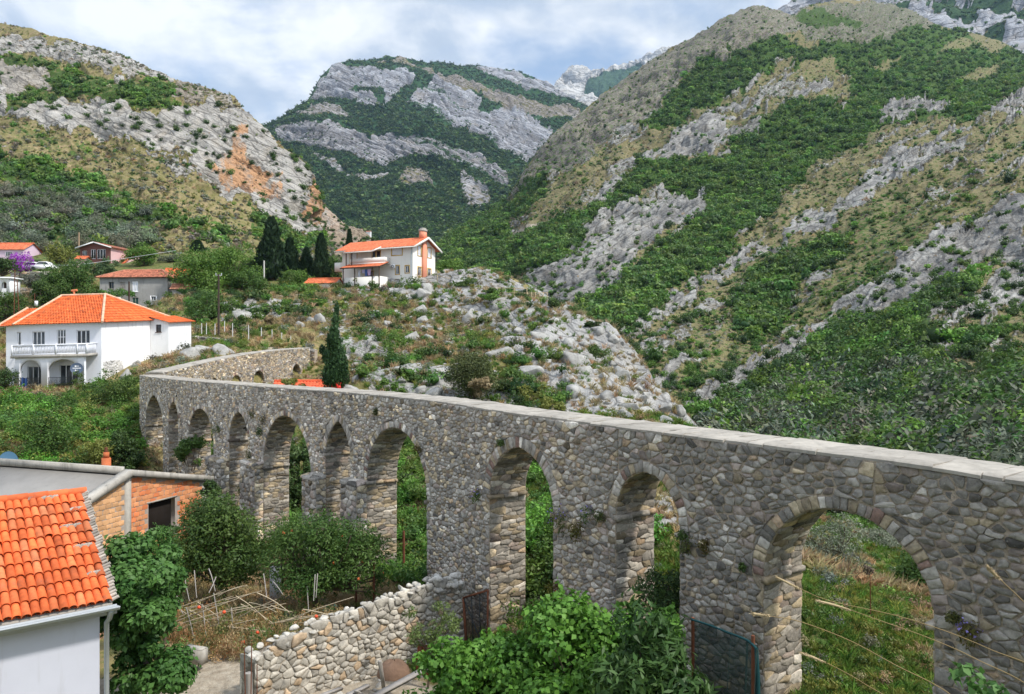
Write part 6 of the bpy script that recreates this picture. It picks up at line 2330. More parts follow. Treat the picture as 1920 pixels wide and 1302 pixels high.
# ------------------------------------------------------------------ trees, bushes, rocks and small things near the aqueduct
def tree(name, label, cat, box, D, pal, nleaf, leaf, nl=12, depth=None, aspect=.5, trunk=.12, group=None, mat=None, seed=1, lr=(.26, .46), spread=.80, upbias=.45, base=None, flat=.85, droop=0.0, limbs=True, extra=()):
    """a tree or bush whose crown fills the picture box (x0, x1, y0, y1) at distance D; stands on the ground below it"""
    rs = np.random.default_rng(seed)
    x0, x1, y0, y1 = box
    x0, x1, y0, y1 = x0 - (x1 - x0) * .06, x1 + (x1 - x0) * .06, y0 - (y1 - y0) * .06, y1 + (y1 - y0) * .03
    a, b = P(x0, y0, D), P(x1, y1, D)
    c = (a + b) / 2
    r = np.array([(b[0] - a[0]) / 2, depth or (b[0] - a[0]) / 2 * .85, (a[2] - b[2]) / 2])
    gz0 = float(gh(c[0], c[1])) if base is None else base
    root = empty(name, (c[0], c[1], gz0), label, cat, group)
    lobes = make_lobes(rs, c, r * .96, int(nl * 1.6), spread, lr, flat)
    for e in extra:
        a2, b2 = P(e[0], e[2], e[4]), P(e[1], e[3], e[4])
        c2 = (a2 + b2) / 2
        r2 = np.array([(b2[0] - a2[0]) / 2, (b2[0] - a2[0]) / 2 * .85, (a2[2] - b2[2]) / 2])
        lobes += make_lobes(rs, c2, r2 * .92, max(4, nl // 2), spread, lr, flat)
    mb = MB()
    V, F, col = leaf_cloud(rs, lobes, nleaf, leaf, aspect, PAL[pal] if isinstance(pal, str) else pal, upbias=upbias, lo=gz0 + .05, droop=droop)
    mb.add(V, F, col)
    # leafy shoots that break the outline
    sh = min(110, nleaf // 90)
    if sh > 6:
        li = rs.integers(0, len(lobes), sh)
        lc = np.array([lobes[i][0] for i in li])
        lr_ = np.array([lobes[i][1] for i in li])
        d = unit(rs.normal(size=(sh, 3)) + np.array([0, 0, .55]))
        out_ = unit(lc + d * lr_ - c)
        d = unit(d + out_ * .8)
        L_ = rs.uniform(.5, 1.25, sh) * lr_.min(axis=1)
        k = 13
        t_ = np.tile(np.linspace(.05, 1, k), sh)
        i_ = np.repeat(np.arange(sh), k)
        Cs = lc[i_] + d[i_] * (lr_[i_] * .75) + d[i_] * (L_[i_] * t_)[:, None] + rs.normal(size=(sh * k, 3)) * leaf * .3 - np.array([0, 0, 1.]) * ((t_ ** 2) * L_[i_] * .2)[:, None]
        Cs[:, 2] = np.maximum(Cs[:, 2], gz0 + .05)
        V, F = leaf_quads(Cs, leaf * rs.uniform(.6, 1.15, sh * k), unit(d[i_] + rs.normal(size=(sh * k, 3)) * .8), unit(rs.normal(size=(sh * k, 3)) + np.array([0, 0, .6])), aspect)
        pa_, pb_ = [np.array(x_) for x_ in (PAL[pal] if isinstance(pal, str) else pal)]
        tt_ = np.clip(rs.normal(.7, .25, sh * k), 0, 1)[:, None]
        mb.add(V, F, np.repeat(pa_ * (1 - tt_) + pb_ * tt_, 4, axis=0))
    mb.build('crown', mat or LEAF, root)
    if limbs:
        mb = MB()
        fork = np.array([c[0] + rs.normal() * .05 * r[0], c[1], gz0 + max(.3, (c[2] - r[2] - gz0) * .9 + r[2] * .25)])
        bz = np.array([c[0] + rs.normal() * .1 * r[0], c[1], gz0 - .15])
        n = 7
        t = np.linspace(0, 1, n)[:, None]
        pts = bz + (fork - bz) * t + np.column_stack([np.sin(t * 4 + seed) * .06 * r[0] * t, np.cos(t * 3) * .05 * r[0] * t, t * 0])
        mb.tube(pts, trunk * np.linspace(1.25, .8, n), 8)
        for l in lobes:
            q = np.array(l[0])
            mid = (fork + q) / 2 + rs.normal(size=3) * .12 * r
            t = np.linspace(0, 1, 6)[:, None]
            pts = (1 - t) ** 2 * fork + 2 * t * (1 - t) * mid + t ** 2 * q
            mb.tube(pts, trunk * np.linspace(.55, .12, 6), 5, cap=False)
        mb.build('trunk', BARK, root)
    return root, lobes


def conifer(label, x, y0, y1, wpx, D, seed, pal='pine', group=None, name='cypress', cat='cypress', taper=.9, lean=0.0, nleaf=2600, leaf=.5, side=None):
    rs = np.random.default_rng(seed)
    top, bot = P(x, y0, D), P(x, y1, D)
    gz0 = float(gh(bot[0], bot[1]))
    root = empty(name, (bot[0], bot[1], gz0), label, cat, group)
    H = top[2] - gz0
    R = wpx / 2 / FPX * D
    u = rs.random(nleaf) ** .8
    prof = np.where(u < .12, .55 + u * 3.6, np.clip(1.02 - (u - .12) / .88, 0, 1) ** taper)
    clump = .78 + .34 * fbm(np.column_stack([rs.random(nleaf) * 0 + np.floor(u * 14) * 1.7, np.floor(rs.random(nleaf) * 7) * 2.3, np.full(nleaf, seed * 1.0)]), 2)
    th = rs.random(nleaf) * 6.283
    clump = .85 + .45 * fbm(np.column_stack([np.cos(th) * 2.2, np.sin(th) * 2.2, u * H * .9 + seed]), 3)
    rr = R * prof * clump * np.where(rs.random(nleaf) < .75, rs.uniform(.75, 1.05, nleaf), rs.random(nleaf))
    C = np.column_stack([bot[0] + np.cos(th) * rr + lean * u * R, bot[1] + np.sin(th) * rr, gz0 + .25 + u * (H - .3)])
    if side:
        for (xa, ya, xb, yb, n) in side:
            a, b = P(xa, ya, D), P(xb, yb, D)
            t = rs.random(n)[:, None]
            C = np.concatenate([C, a + (b - a) * t + rs.normal(size=(n, 3)) * R * .22 * (1.15 - t)])
            th = np.concatenate([th, rs.random(n) * 6.283])
    n = len(C)
    out = np.column_stack([np.cos(th), np.sin(th), np.zeros(n)])
    ax = unit(out * .55 + np.array([0, 0, 1.0]) + rs.normal(size=(n, 3)) * .3)
    V, F = leaf_quads(C, leaf * rs.uniform(.6, 1.3, n), ax, unit(out + rs.normal(size=(n, 3)) * .4), .42)
    a, b = np.array(PAL[pal][0]), np.array(PAL[pal][1])
    t = np.clip(rs.normal(.45, .28, n), 0, 1)[:, None]
    mb = MB()
    mb.add(V, F, np.repeat(a * (1 - t) + b * t, 4, axis=0))
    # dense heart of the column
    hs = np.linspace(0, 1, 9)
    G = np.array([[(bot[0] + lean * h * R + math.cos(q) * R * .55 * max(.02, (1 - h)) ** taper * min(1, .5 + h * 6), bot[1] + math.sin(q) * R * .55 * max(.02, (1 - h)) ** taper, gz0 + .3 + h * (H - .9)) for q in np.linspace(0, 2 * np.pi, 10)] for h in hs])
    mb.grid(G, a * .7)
    mb.build('crown', NEEDLE, root)
    mb = MB()
    mb.tube([(bot[0], bot[1], gz0 - .2), (bot[0], bot[1], gz0 + H * .4)], [R * .16, R * .08], 7)
    mb.build('trunk', BARK, root)
    return root


G_V = 'village trees'
# -- village and hilltop trees
for k, (lb, box, D, pal, nl, lf) in enumerate([
    ('big bright green tree right of the old grey house', (320, 428, 474, 564), 111, 'bright', 4200, .34),
    ('broad light green tree above the dark pole', (380, 498, 464, 550), 116, 'bright', 4600, .34),
    ('round green tree touching the white post', (425, 505, 508, 556), 112, 'oak', 1800, .32),
    ('dark leafy tree below and in front of the broad light green tree', (346, 432, 545, 622), 94, 'oak', 3600, .27),
    ('large round leafy tree left of the old grey house', (84, 176, 494, 568), 104, 'oak', 4400, .3),
    ('leafy tree behind the left end of the white house roof', (50, 108, 528, 572), 98, 'shrub', 1700, .28),
    ('dark green tree at the left edge below the loggia', (-20, 52, 552, 604), 94, 'shrub', 1800, .28),
    ('light green tree between the pink house and the old grey house', (238, 292, 456, 502), 130, 'bright', 1600, .36),
    ('pale feathery green thicket below the pink gabled house', (150, 226, 486, 516), 122, ((.07, .13, .05), (.13, .2, .08)), 1800, .34),
    ('yellow-green tree left of the pink gabled house', (82, 140, 458, 500), 130, 'yellow', 1300, .36),
    ('dark bush under the mauve house', (-20, 34, 485, 520), 112, 'dark', 1000, .34),
    ('silvery bushy tree on the terrace below the parked cars', (42, 92, 508, 540), 108, 'grey', 1000, .3),
    ('olive tree above the old grey house roof', (290, 350, 475, 510), 135, 'olive', 1400, .34),
    ('bright yellow-green tree right of the cream hill house', (815, 872, 484, 530), 126, 'bright', 1800, .36),
    ('green tree behind the left end of the cream hill house', (600, 650, 470, 528), 132, 'oak', 1700, .36),
    ('green bush between the conifers and the cream house', (530, 590, 498, 545), 122, 'bright', 1300, .34),
    ('dense green trees behind the white post', (440, 500, 480, 530), 126, 'shrub', 1400, .36),
]):
    tree('leafy_tree', lb, 'tree', box, D, pal, int(nl * 1.9), lf * .95, 13, seed=300 + k, trunk=.2, group=G_V, lr=(.3, .5))
for k, (x, y0, y1, w_, D, lb) in enumerate([(509, 408, 526, 50, 124, 'tallest dark conifer left of the cream hill house'), (543, 448, 526, 34, 127, 'middle-sized dark conifer right of the tallest one'), (574, 466, 526, 26, 127, 'shortest dark conifer between two taller ones'), (602, 440, 528, 28, 125, 'slender dark conifer close to the cream hill house'),
                                            (492, 455, 526, 30, 126, 'dark conifer half behind the left of the tallest one'), (370, 452, 482, 22, 150, 'small lone dark conifer on the hill foot above the village'), (655, 432, 470, 14, 150, 'small conifer top showing behind the cream house roof')]):
    conifer(lb, x, y0, y1, w_ * 1.4, D, 330 + k, group='dark conifers', name='conifer', cat='conifer', taper=.62, nleaf=2600, leaf=.8)
cyb = P(628, 728, 57)
cyb[2] = float(gh(cyb[0], cyb[1]))
cyp = empty('cypress', cyb, 'tall ragged dark cypress just behind the aqueduct with a side branch', 'cypress')
rs = np.random.default_rng(351)
lob = []
for (x, y, rx, ry) in [(631, 584, 4.5, 17), (629, 606, 7, 20), (626, 632, 10, 24), (631, 648, 10, 22), (624, 668, 14, 26), (636, 676, 13, 26), (628, 700, 18, 28), (640, 708, 15, 24), (616, 706, 13, 24), (611, 668, 8, 13), (604, 656, 6, 9), (617, 640, 6, 14), (645, 690, 8, 22)]:
    p_ = P(x, y, 57 + rs.uniform(-.4, .4))
    k_ = 57 / FPX
    lob.append((p_, (rx * k_, rx * k_ * .9, ry * k_)))
V, F, c_ = leaf_cloud(rs, lob, 7000, .26, .4, ((.016, .045, .015), (.055, .115, .035)), upbias=.1, shell=.45, droop=-.9, lobe_var=.2)
mb = MB()
mb.add(V, F, c_)
mb.build('crown', NEEDLE, cyp)
mb = MB()
mb.tube([cyb - (0, 0, .3), cyb + (0, 0, 2.0), P(629, 640, 57), P(631, 590, 57)], [.22, .17, .1, .03], 7)
mb.build('trunk', BARK, cyp)

# -- bushes on the knoll
for k, (box, D, pal, lb) in enumerate([
    ((735, 796, 508, 578), 107, 'shrub', 'large dark bush in front of the cream house windows'), ((690, 722, 524, 562), 107, 'shrub', 'small bush below the porch of the cream house'), ((838, 902, 524, 584), 105, 'shrub', 'dark green bush right of the sloping grey rock by the cream house'),
    ((575, 622, 534, 580), 107, 'shrub', 'round bush below the low red roofed shed'), ((572, 618, 572, 600), 98, 'bright', 'low bright green bush under the round bush by the shed'), ((893, 945, 580, 640), 90, 'bright', 'bright green bush in the middle of the rocks below the railing'), ((905, 932, 552, 582), 98, 'shrub', 'bush at the left end of the terrace wall'),
    ((712, 762, 624, 668), 73, 'bright', 'vivid green low bush among boulders at mid knoll'), ((784, 832, 652, 702), 66, 'shrub', 'green bush left of the round olive bush'), ((708, 752, 655, 706), 66, 'shrub', 'dark green bush right of the ragged cypress'), ((668, 700, 680, 726), 61, 'bright', 'bright bush at the foot of the ragged cypress'),
    ((690, 782, 712, 742), 57, 'bright', 'long low bright bush along the aqueduct top'), ((1094, 1130, 612, 636), 78, 'dark', 'compact dark bush on the right skyline of the knoll'), ((1138, 1166, 600, 626), 82, 'dark', 'small dark bush highest on the right edge of the knoll'), ((1098, 1150, 642, 694), 70, 'shrub', 'bushy plant on the overhanging rocks at right of knoll'),
    ((950, 985, 640, 660), 72, 'shrub', 'small bush between pale rocks right of centre on knoll'), ((940, 965, 695, 726), 62, 'dark', 'small dark bush right of the round olive bush'), ((1050, 1100, 566, 614), 86, 'shrub', 'green bush sloping down right of the terrace wall'), ((530, 556, 566, 598), 92, 'shrub', 'bush on the terrace left of the boulder'),
    ((495, 520, 585, 628), 84, 'dry', 'brownish bush above the white fence posts'), ((520, 556, 505, 545), 118, 'shrub', 'bush beside the white post on the terrace'), ((968, 1040, 715, 765), 54, 'yellow', 'yellowish scrub along the foot of the knoll'), ((1010, 1060, 745, 792), 49, 'yellow', 'yellow-green low plants at the right foot of the knoll'),
    ((432, 470, 590, 640), 84, 'shrub', 'dark bush right of the tall dark pole'), ((880, 920, 700, 750), 53, 'dry', 'dry bush right behind the aqueduct top')]):
    tree('bush', lb, 'bush', box, D, pal, 900, .30 if D > 80 else .22, 8, seed=400 + k, trunk=.06, limbs=False, group='bushes on the knoll')
tree('olive_bush', 'large round olive green bush just behind the aqueduct', 'bush', (832, 938, 652, 760), 55, ((.048, .066, .018), (.105, .125, .04)), 9000, .17, 16, seed=440, trunk=.1, lr=(.45, .62), spread=.55, mat=OLIVE_LEAF)

# -- garden below the white house
for k, (box, D, pal, lb, n) in enumerate([
    ((-15, 95, 728, 800), 54, 'vine', 'leafy green bushes at the left edge below the white house', 2200), ((85, 168, 736, 815), 53, 'oak', 'big green bush below the veranda of the white house', 3200), ((160, 262, 694, 790), 55, 'shrub', 'dark fruit bush between the white house and the aqueduct corner', 2800),
    ((35, 160, 756, 876), 46, 'oak', 'pomegranate bush with yellowing leaves in the lower garden', 3800), ((120, 258, 780, 850), 49, 'vine', 'bright green vines spread over the garden terrace', 3000), ((150, 222, 822, 880), 44, 'yellow', 'orange speckled bush just behind the concrete ridge beam', 1500), ((200, 266, 806, 896), 45, 'dark', 'dark bush leaning on the first arch of the aqueduct', 2600),
    ((-20, 40, 690, 745), 60, 'dark', 'dark bush left of the white house wall', 1300), ((0, 100, 776, 850), 50, 'bright', 'low green plants at the left edge of the garden', 1600)]):
    tree('garden_bush', lb, 'bush', box, D, pal, int(n * 1.3), .17, 12, seed=460 + k, trunk=.07, group='bushes of the terraced garden')
ORANGE = mat_simple('orange_fruit', (.62, .15, .05), .45, .2, 12, .1)
rs = np.random.default_rng(5)


def fruit(root, lobes, n, r, seed, mat):
    q = np.random.default_rng(seed)
    for i in range(n):
        l = lobes[int(q.integers(0, len(lobes)))]
        d = unit(q.normal(size=3) + np.array([.1, -.9, .1]))
        p = np.array(l[0]) + d * np.array(l[1]) * 1.02
        mb = MB()
        u = np.linspace(0, 2 * np.pi, 8)
        v = np.linspace(0, np.pi, 6)
        G = np.array([[(p[0] + r * math.cos(a) * math.sin(b), p[1] + r * math.sin(a) * math.sin(b), p[2] + r * math.cos(b)) for a in u] for b in v])
        mb.grid(G)
        mb.build('fruit', mat, root, True)


# -- shrubs and trees round the near arches
fig_root, _ = tree('fig_tree', 'large leafy fig tree beside the lilac wall of the tiled house', 'tree', (180, 330, 985, 1230), 17.6, 'fig', 21000, .135, 34, seed=501, trunk=.1, aspect=.66, droop=.35, lr=(.26, .42), extra=[(196, 376, 1130, 1330, 16.9), (205, 345, 1040, 1200, 16.7)])
tree('climbing_vine', 'dark green climbing shrub below the brick window opening', 'climber', (322, 500, 928, 1118), 25, 'shrub', 16000, .115, 30, seed=502, trunk=.06)
tree('climbing_vine', 'ivy growing up the aqueduct pier at the end of the concrete roof', 'climber', (372, 420, 885, 1000), 33, 'dark', 2600, .14, 9, seed=503, trunk=.05)
pr, pl = tree('pomegranate_tree', 'bushy pomegranate tree with orange fruit before the aqueduct piers', 'tree', (492, 724, 962, 1118), 23.4, 'oak', 20000, .11, 34, seed=504, trunk=.11, aspect=.4, lr=(.28, .45), depth=1.5, extra=[(660, 735, 985, 1140, 23.6)])
fruit(pr, pl, 15, .045, 9, ORANGE)
tree('leafy_shrub', 'leafy shrub between the fig tree and the withered bean rows', 'shrub', (268, 350, 1010, 1135), 20.5, 'fig', 5200, .12, 14, seed=540, trunk=.04)
tree('leafy_shrub', 'green shrub sprouting in the window opening of the brick wall', 'shrub', (268, 345, 985, 1060), 27, 'fig', 2200, .13, 9, seed=505, trunk=.04)
tree('leafy_shrub', 'tall leafy shrub growing in front of the third arch from the corner', 'shrub', (328, 396, 808, 900), 43, 'oak', 2600, .18, 9, seed=506, trunk=.06)
tree('grapevine', 'low grapevine leaves along the bottom edge of the courtyard', 'vine', (755, 1060, 1205, 1400), 14.6, 'vine', 13000, .11, 34, seed=507, aspect=.85, lr=(.22, .4), depth=1.3, trunk=.05)
tree('grapevine', 'large bright grapevine mass against the pier between two arches', 'vine', (925, 1215, 1125, 1400), 14.0, 'vine', 15000, .115, 36, seed=508, aspect=.85, lr=(.2, .38), depth=1.4, trunk=.06, extra=[(1100, 1300, 1110, 1300, 14.3)])
tree('broadleaf_shrub', 'glossy long-leaved shrub left of the green netting', 'shrub', (1120, 1315, 1150, 1400), 12.6, ((.030, .075, .018), (.08, .15, .04)), 4200, .21, 14, seed=509, aspect=.28, depth=1.0, trunk=.05)
tree('leafy_shrub', 'thin pale green shrub leaning on the rubble wall', 'shrub', (752, 862, 1112, 1235), 18.6, ((.10, .15, .04), (.19, .25, .08)), 1500, .085, 12, seed=510, aspect=.4, trunk=.025, lr=(.22, .36), depth=.5)
tree('leafy_shrub', 'dark tall weeds in the foot of the narrow arch', 'shrub', (1198, 1290, 1055, 1170), 16.6, 'dark', 2600, .10, 10, seed=511, aspect=.35, trunk=.03, depth=.7)
tree('leafy_shrub', 'leafy twigs poking into the bottom right corner', 'shrub', (1752, 1960, 1262, 1400), 7.2, 'fig', 420, .11, 7, seed=512, aspect=.55, trunk=.02, depth=.5)
tree('flowering_tree', 'tall green tree with pale blossom seen through the fifth arch', 'tree', (532, 600, 790, 985), 41, ((.05, .10, .03), (.10, .16, .05)), 5200, .19, 16, seed=513, trunk=.12)
tree('evergreen_shrub', 'dark rounded evergreen seen through the pointed middle arch', 'tree', (965, 1055, 858, 968), 40, 'dark', 5200, .16, 14, seed=514, trunk=.12)
tree('leafy_shrub', 'green shrub low in the pointed middle arch', 'shrub', (972, 1045, 945, 1080), 28, 'oak', 3000, .12, 10, seed=515, trunk=.05)
tree('leafy_shrub', 'red-tinged creeper at the bottom of the pointed middle arch', 'shrub', (985, 1045, 1120, 1190), 19.8, ((.16, .06, .02), (.16, .15, .05)), 1100, .09, 8, seed=516, trunk=.03)
tree('leafy_shrub', 'bright green undergrowth in the foot of the wide arch', 'shrub', (735, 812, 1000, 1110), 30, 'bright', 3200, .13, 10, seed=517, trunk=.05)
tree('leafy_shrub', 'vine covered stake seen through the wide arch', 'shrub', (742, 800, 900, 965), 38, 'vine', 1500, .15, 8, seed=518, trunk=.04)
for k, (box, D, lb) in enumerate([((1500, 1625, 965, 1085), 36, 'silvery olive tree at left in the large right arch'), ((1590, 1700, 985, 1090), 41, 'silvery olive tree at centre right in the large right arch'), ((1440, 1540, 1020, 1100), 31, 'small grey-green olive at the left jamb of the large right arch')]):
    tree('olive_tree', lb, 'olive tree', box, D, ((.12, .14, .09), (.26, .285, .2)), 5200, .13, 16, seed=520 + k, aspect=.32, trunk=.12, mat=OLIVE_LEAF, group='olive trees beyond the large arch')
tree('leafy_shrub', 'dark green bushes at the right jamb of the large right arch', 'shrub', (1668, 1790, 1010, 1180), 24, 'oak', 4200, .13, 14, seed=524, trunk=.07)
tree('leafy_shrub', 'bright green bank behind the olives in the large right arch', 'shrub', (1540, 1720, 940, 1030), 52, 'bright', 3600, .22, 12, seed=525, trunk=.08)
# purple bougainvillea and vines on the old house
tree('bougainvillea', 'purple flowering bougainvillea below the mauve house', 'flowering shrub', (14, 66, 470, 514), 118, ((.20, .02, .30), (.42, .06, .55)), 1500, .26, 10, seed=530, trunk=.1)
pv = P(176, 556, 108.5)
tree('grapevine', 'grapevine pergola strip across the front of the old grey house', 'vine', (174, 262, 544, 560), 108.6, 'vine', 1600, .24, 12, seed=531, depth=.8, limbs=False, spread=.95, lr=(.55, .8))
tree('climbing_vine', 'climber hanging from the veranda under the satellite dish', 'climber', (131, 155, 690, 742), 59.9, 'shrub', 600, .13, 7, seed=532, trunk=.03)

# -- ground cover: tufts of grass and weeds
def tuft_mesh(seed, pal, n=26, h=1.0, spread=.35):
    rs = np.random.default_rng(seed)
    C = np.column_stack([rs.normal(size=n) * spread * .4, rs.normal(size=n) * spread * .4, np.zeros(n)])
    d = unit(np.column_stack([rs.normal(size=n) * .38, rs.normal(size=n) * .38, np.ones(n)]))
    L = h * rs.uniform(.5, 1.1, n)
    side = unit(np.cross(d, rs.normal(size=(n, 3))))
    tip = C + d * L[:, None] + np.column_stack([d[:, 0], d[:, 1], -np.abs(d[:, 0])]) * (L * .35)[:, None]
    w_ = .030 * h
    mid = C + d * (L * .6)[:, None]
    V = np.stack([C - side * w_, C + side * w_, mid + side * w_ * .8, tip, mid - side * w_ * .8], 1).reshape(-1, 3)
    i = np.arange(n)[:, None] * 5
    mb = MB()
    a, b = np.array(pal[0]), np.array(pal[1])
    t = rs.random(n)[:, None]
    mb.add(V, i + np.arange(5)[None, :], np.repeat(a * (1 - t) + b * t, 5, axis=0))
    return mb


GRASS = mat_leaf('grass_blade', .25, .7)
DRYT = [tuft_mesh(600 + i, PAL['dry'], 30) for i in range(3)]
GRNT = [tuft_mesh(610 + i, PAL[k], 30) for i, k in enumerate(('bright', 'oak', 'yellow'))]
rs = np.random.default_rng(88)
n = 60000
xx = rs.uniform(-20, 1760, n)
DD = np.exp(rs.uniform(math.log(12), math.log(120), n))
X, Y = (xx - CX) / FPX * DD, DD
Z = gh(X, Y)
q = proj(np.column_stack([X, Y, Z]))
bi, bj = np.clip(((Y - GY[0]) / .42).astype(int), 0, len(GY) - 1), np.clip(((X - GX[0]) / .42).astype(int), 0, len(GX) - 1)
fl = gf.reshape(gx.shape + (6,))[bi, bj]
beh = X > 15.8 - .776 * Y + .8
cl = fbm(np.column_stack([X * .35, Y * .35, X * 0]), 3)
ok = (q[:, 1] < 1330) & (fl[:, 3] < .3) & (rs.random(n) < np.where(fl[:, 0] > .5, .30, .75)) & (q[:, 1] > 440)
# inside buildings and the aqueduct nothing grows
for (x0, x1, y0, y1) in ((-42.5, -32, 60.5, 74), (-24.5, -13.5, 27.5, 40), (-15.5, -8.2, 11, 22)):
    ok &= ~((X > x0) & (X < x1) & (Y > y0) & (Y < y1))
dry = (cl > np.where(fl[:, 1] > .5, .22, -.12)) 
dry |= (X > 5) & (Y > 21.8) & (Y < 29) & (cl > -.5)
dry &= ~((X > 3) & (Y < 21.8) & (Y > 13) & (cl < .35))
s = np.clip(.16 + .0042 * DD, 0, .55) * rs.uniform(.7, 1.5, n)
s = np.where((X > 6) & (Y > 20.5) & (Y < 29) & dry, rs.uniform(.35, .65, n), s)
pp = np.column_stack([X, Y, Z - .02])
swarm('dry_grass', DRYT, pp[ok & dry], s[ok & dry] * 1.1, rs, GRASS, bright=1.3)
swarm('green_grass', GRNT, pp[ok & ~dry], s[ok & ~dry], rs, GRASS, bright=1.2)
# low weeds and scrub plants among the grass, never one by one in the photo
wd = ok & ((q[:, 0] < 1040) | (q[:, 1] > 800) | (rs.random(n) < .4)) & (rs.random(n) < np.where(DD > 40, .11, .07)) & ((q[:, 1] < 760) | beh | (DD < 26))
WEED = [bush_mesh(620 + i, PAL[k], 120, .26, 7, heart=0) for i, k in enumerate(('shrub', 'yellow', 'bright', 'dry', 'grey', 'dry'))]
swarm('weeds', WEED, pp[wd], np.clip(.12 + .0065 * DD[wd], .15, .8) * rs.uniform(.6, 1.3, int(wd.sum())), rs, LEAF)
kn = (rs.random(n) < .055) & (DD > 45) & (q[:, 0] > 600) & inpoly(q, KNOLL) & (cl > -.25) & (q[:, 0] < 1060)
swarm('shrubbery', MID, pp[kn], rs.uniform(.35, 1.0, int(kn.sum())), rs, LEAF, bright=1.15)
# scrub over the village terraces
vm = (rs.random(n) < .10) & (DD > 88) & (q[:, 0] < 600) & (q[:, 1] > 440) & (q[:, 1] < 640) & ~inpoly(q, [(10, 540), (350, 560), (360, 640), (200, 640), (10, 640)]) & ~inpoly(q, [(170, 505), (335, 505), (335, 600), (170, 600)])
swarm('shrubbery', MID, pp[vm], rs.uniform(.5, 1.25, int(vm.sum())), rs, LEAF, bright=1.2)

gd = (rs.random(n) < .34) & (q[:, 0] < 268) & (q[:, 1] > 722) & (q[:, 1] < 890) & (DD > 40) & (DD < 60)
gd &= ~((X > -42.5) & (X < -33.5) & (Y > 59.5))
gs = rs.uniform(.3, .85, n)
gd &= (q[:, 1] - gs * 1.5 / DD * FPX > np.where(q[:, 0] < 165, 730, 700))
swarm('garden_foliage', [bush_mesh(635 + i, PAL[k], 320, .19, 9, heart=.25) for i, k in enumerate(('vine', 'yellow', 'bright', 'oak'))], pp[gd], gs[gd], rs, LEAF, bright=1.15)
bh = (rs.random(n) < .085) & beh & (DD > 22) & (DD < 52) & (X < 4) & (q[:, 1] > 800)
swarm('undergrowth', [bush_mesh(645 + i, PAL[k], 320, .17, 9, heart=.25) for i, k in enumerate(('vine', 'oak', 'bright', 'oak'))], pp[bh], rs.uniform(.35, 1.0, int(bh.sum())), rs, LEAF)

# -- rocks
def rock_mesh(seed, flat=.75, cuts=11, sub=3):
    import bmesh
    r = np.random.default_rng(seed)
    bm = bmesh.new()
    bmesh.ops.create_icosphere(bm, subdivisions=sub, radius=1.0)
    V = np.array([v.co[:] for v in bm.verts])
    F = np.array([[v.index for v in f.verts] for f in bm.faces])
    bm.free()
    V = V * (1 + .34 * fbm(V * 1.1 + seed * 3.1, 3))[:, None]
    for k in range(cuts):
        nrm = unit(r.normal(size=3) + np.array([0, 0, .25]))
        d = r.uniform(.34, .78)
        o = np.maximum(0, V @ nrm - d)
        V = V - nrm * (o * .97)[:, None]
    V = V + V * (.13 * fbm(V * np.array([2.2, 2.2, 5.5]) + seed, 3, .6, True) - .05)[:, None]
    V = V * np.array([1, .85, flat])
    mb = MB()
    mb.add(V, F, np.array((.36, .355, .34)))
    return mb


ROCKMAT = mat_stone('knoll_rock', (.86, .855, .83), 1.6, .8, .10)
ROCKS = [rock_mesh(700 + i, rs.uniform(.6, .95)) for i in range(9)]
spots = [(780 + a / 3.368, 500 + b / 3.368, w_ / 3.368) for a, b, w_ in [(350, 290, 180), (60, 160, 120), (40, 380, 70), (90, 470, 60), (200, 470, 100), (280, 430, 90), (580, 290, 60), (640, 390, 100), (780, 420, 180), (760, 480, 110), (530, 530, 180), (660, 540, 80), (740, 570, 90), (830, 590, 100), (980, 470, 120), (1000, 560, 190), (1050, 640, 130), (960, 690, 150), (1010, 770, 140),
         (720, 650, 160), (1320, 660, 190), (1240, 600, 100), (1280, 560, 70), (1180, 680, 80), (1220, 800, 120), (930, 820, 100), (1350, 870, 140), (1440, 890, 120), (1500, 760, 90), (1560, 880, 120), (1650, 900, 110), (1700, 960, 100), (1130, 480, 90), (1250, 440, 90), (130, 690, 170), (110, 780, 240), (30, 760, 110), (600, 770, 50), (460, 590, 50), (870, 470, 80), (1100, 560, 110), (1400, 700, 80), (1450, 800, 100), (1580, 960, 110), (1300, 920, 120)]]
spots += [(560 + a / 5.917, 520 + b / 5.917, w_ / 5.917) for a, b, w_ in [(250, 440, 190), (120, 460, 140), (560, 220, 140), (690, 370, 150), (870, 380, 120), (1000, 290, 100), (1330, 360, 220), (1390, 450, 160), (780, 590, 130), (780, 720, 90), (1240, 650, 210), (1390, 550, 120), (1440, 90, 240), (1620, 200, 120), (1460, 660, 130), (1650, 690, 160), (1740, 760, 90), (620, 1010, 110), (640, 1100, 140), (1150, 1110, 170), (1650, 840, 130), (1000, 490, 120), (1120, 560, 100), (420, 350, 130), (490, 420, 110), (1120, 400, 90), (1560, 560, 100), (640, 960, 110), (470, 190, 140)]]
spots += [(430, 580, 40), (455, 588, 50), (490, 592, 44), (520, 575, 36), (560, 605, 30), (380, 648, 60), (420, 652, 50), (350, 660, 50), (290, 690, 46), (238, 700, 44), (255, 680, 30), (610, 706, 30), (660, 728, 40)]
tall = [k for k, s_ in enumerate(spots)]
first = []
rr_ = np.random.default_rng(99)
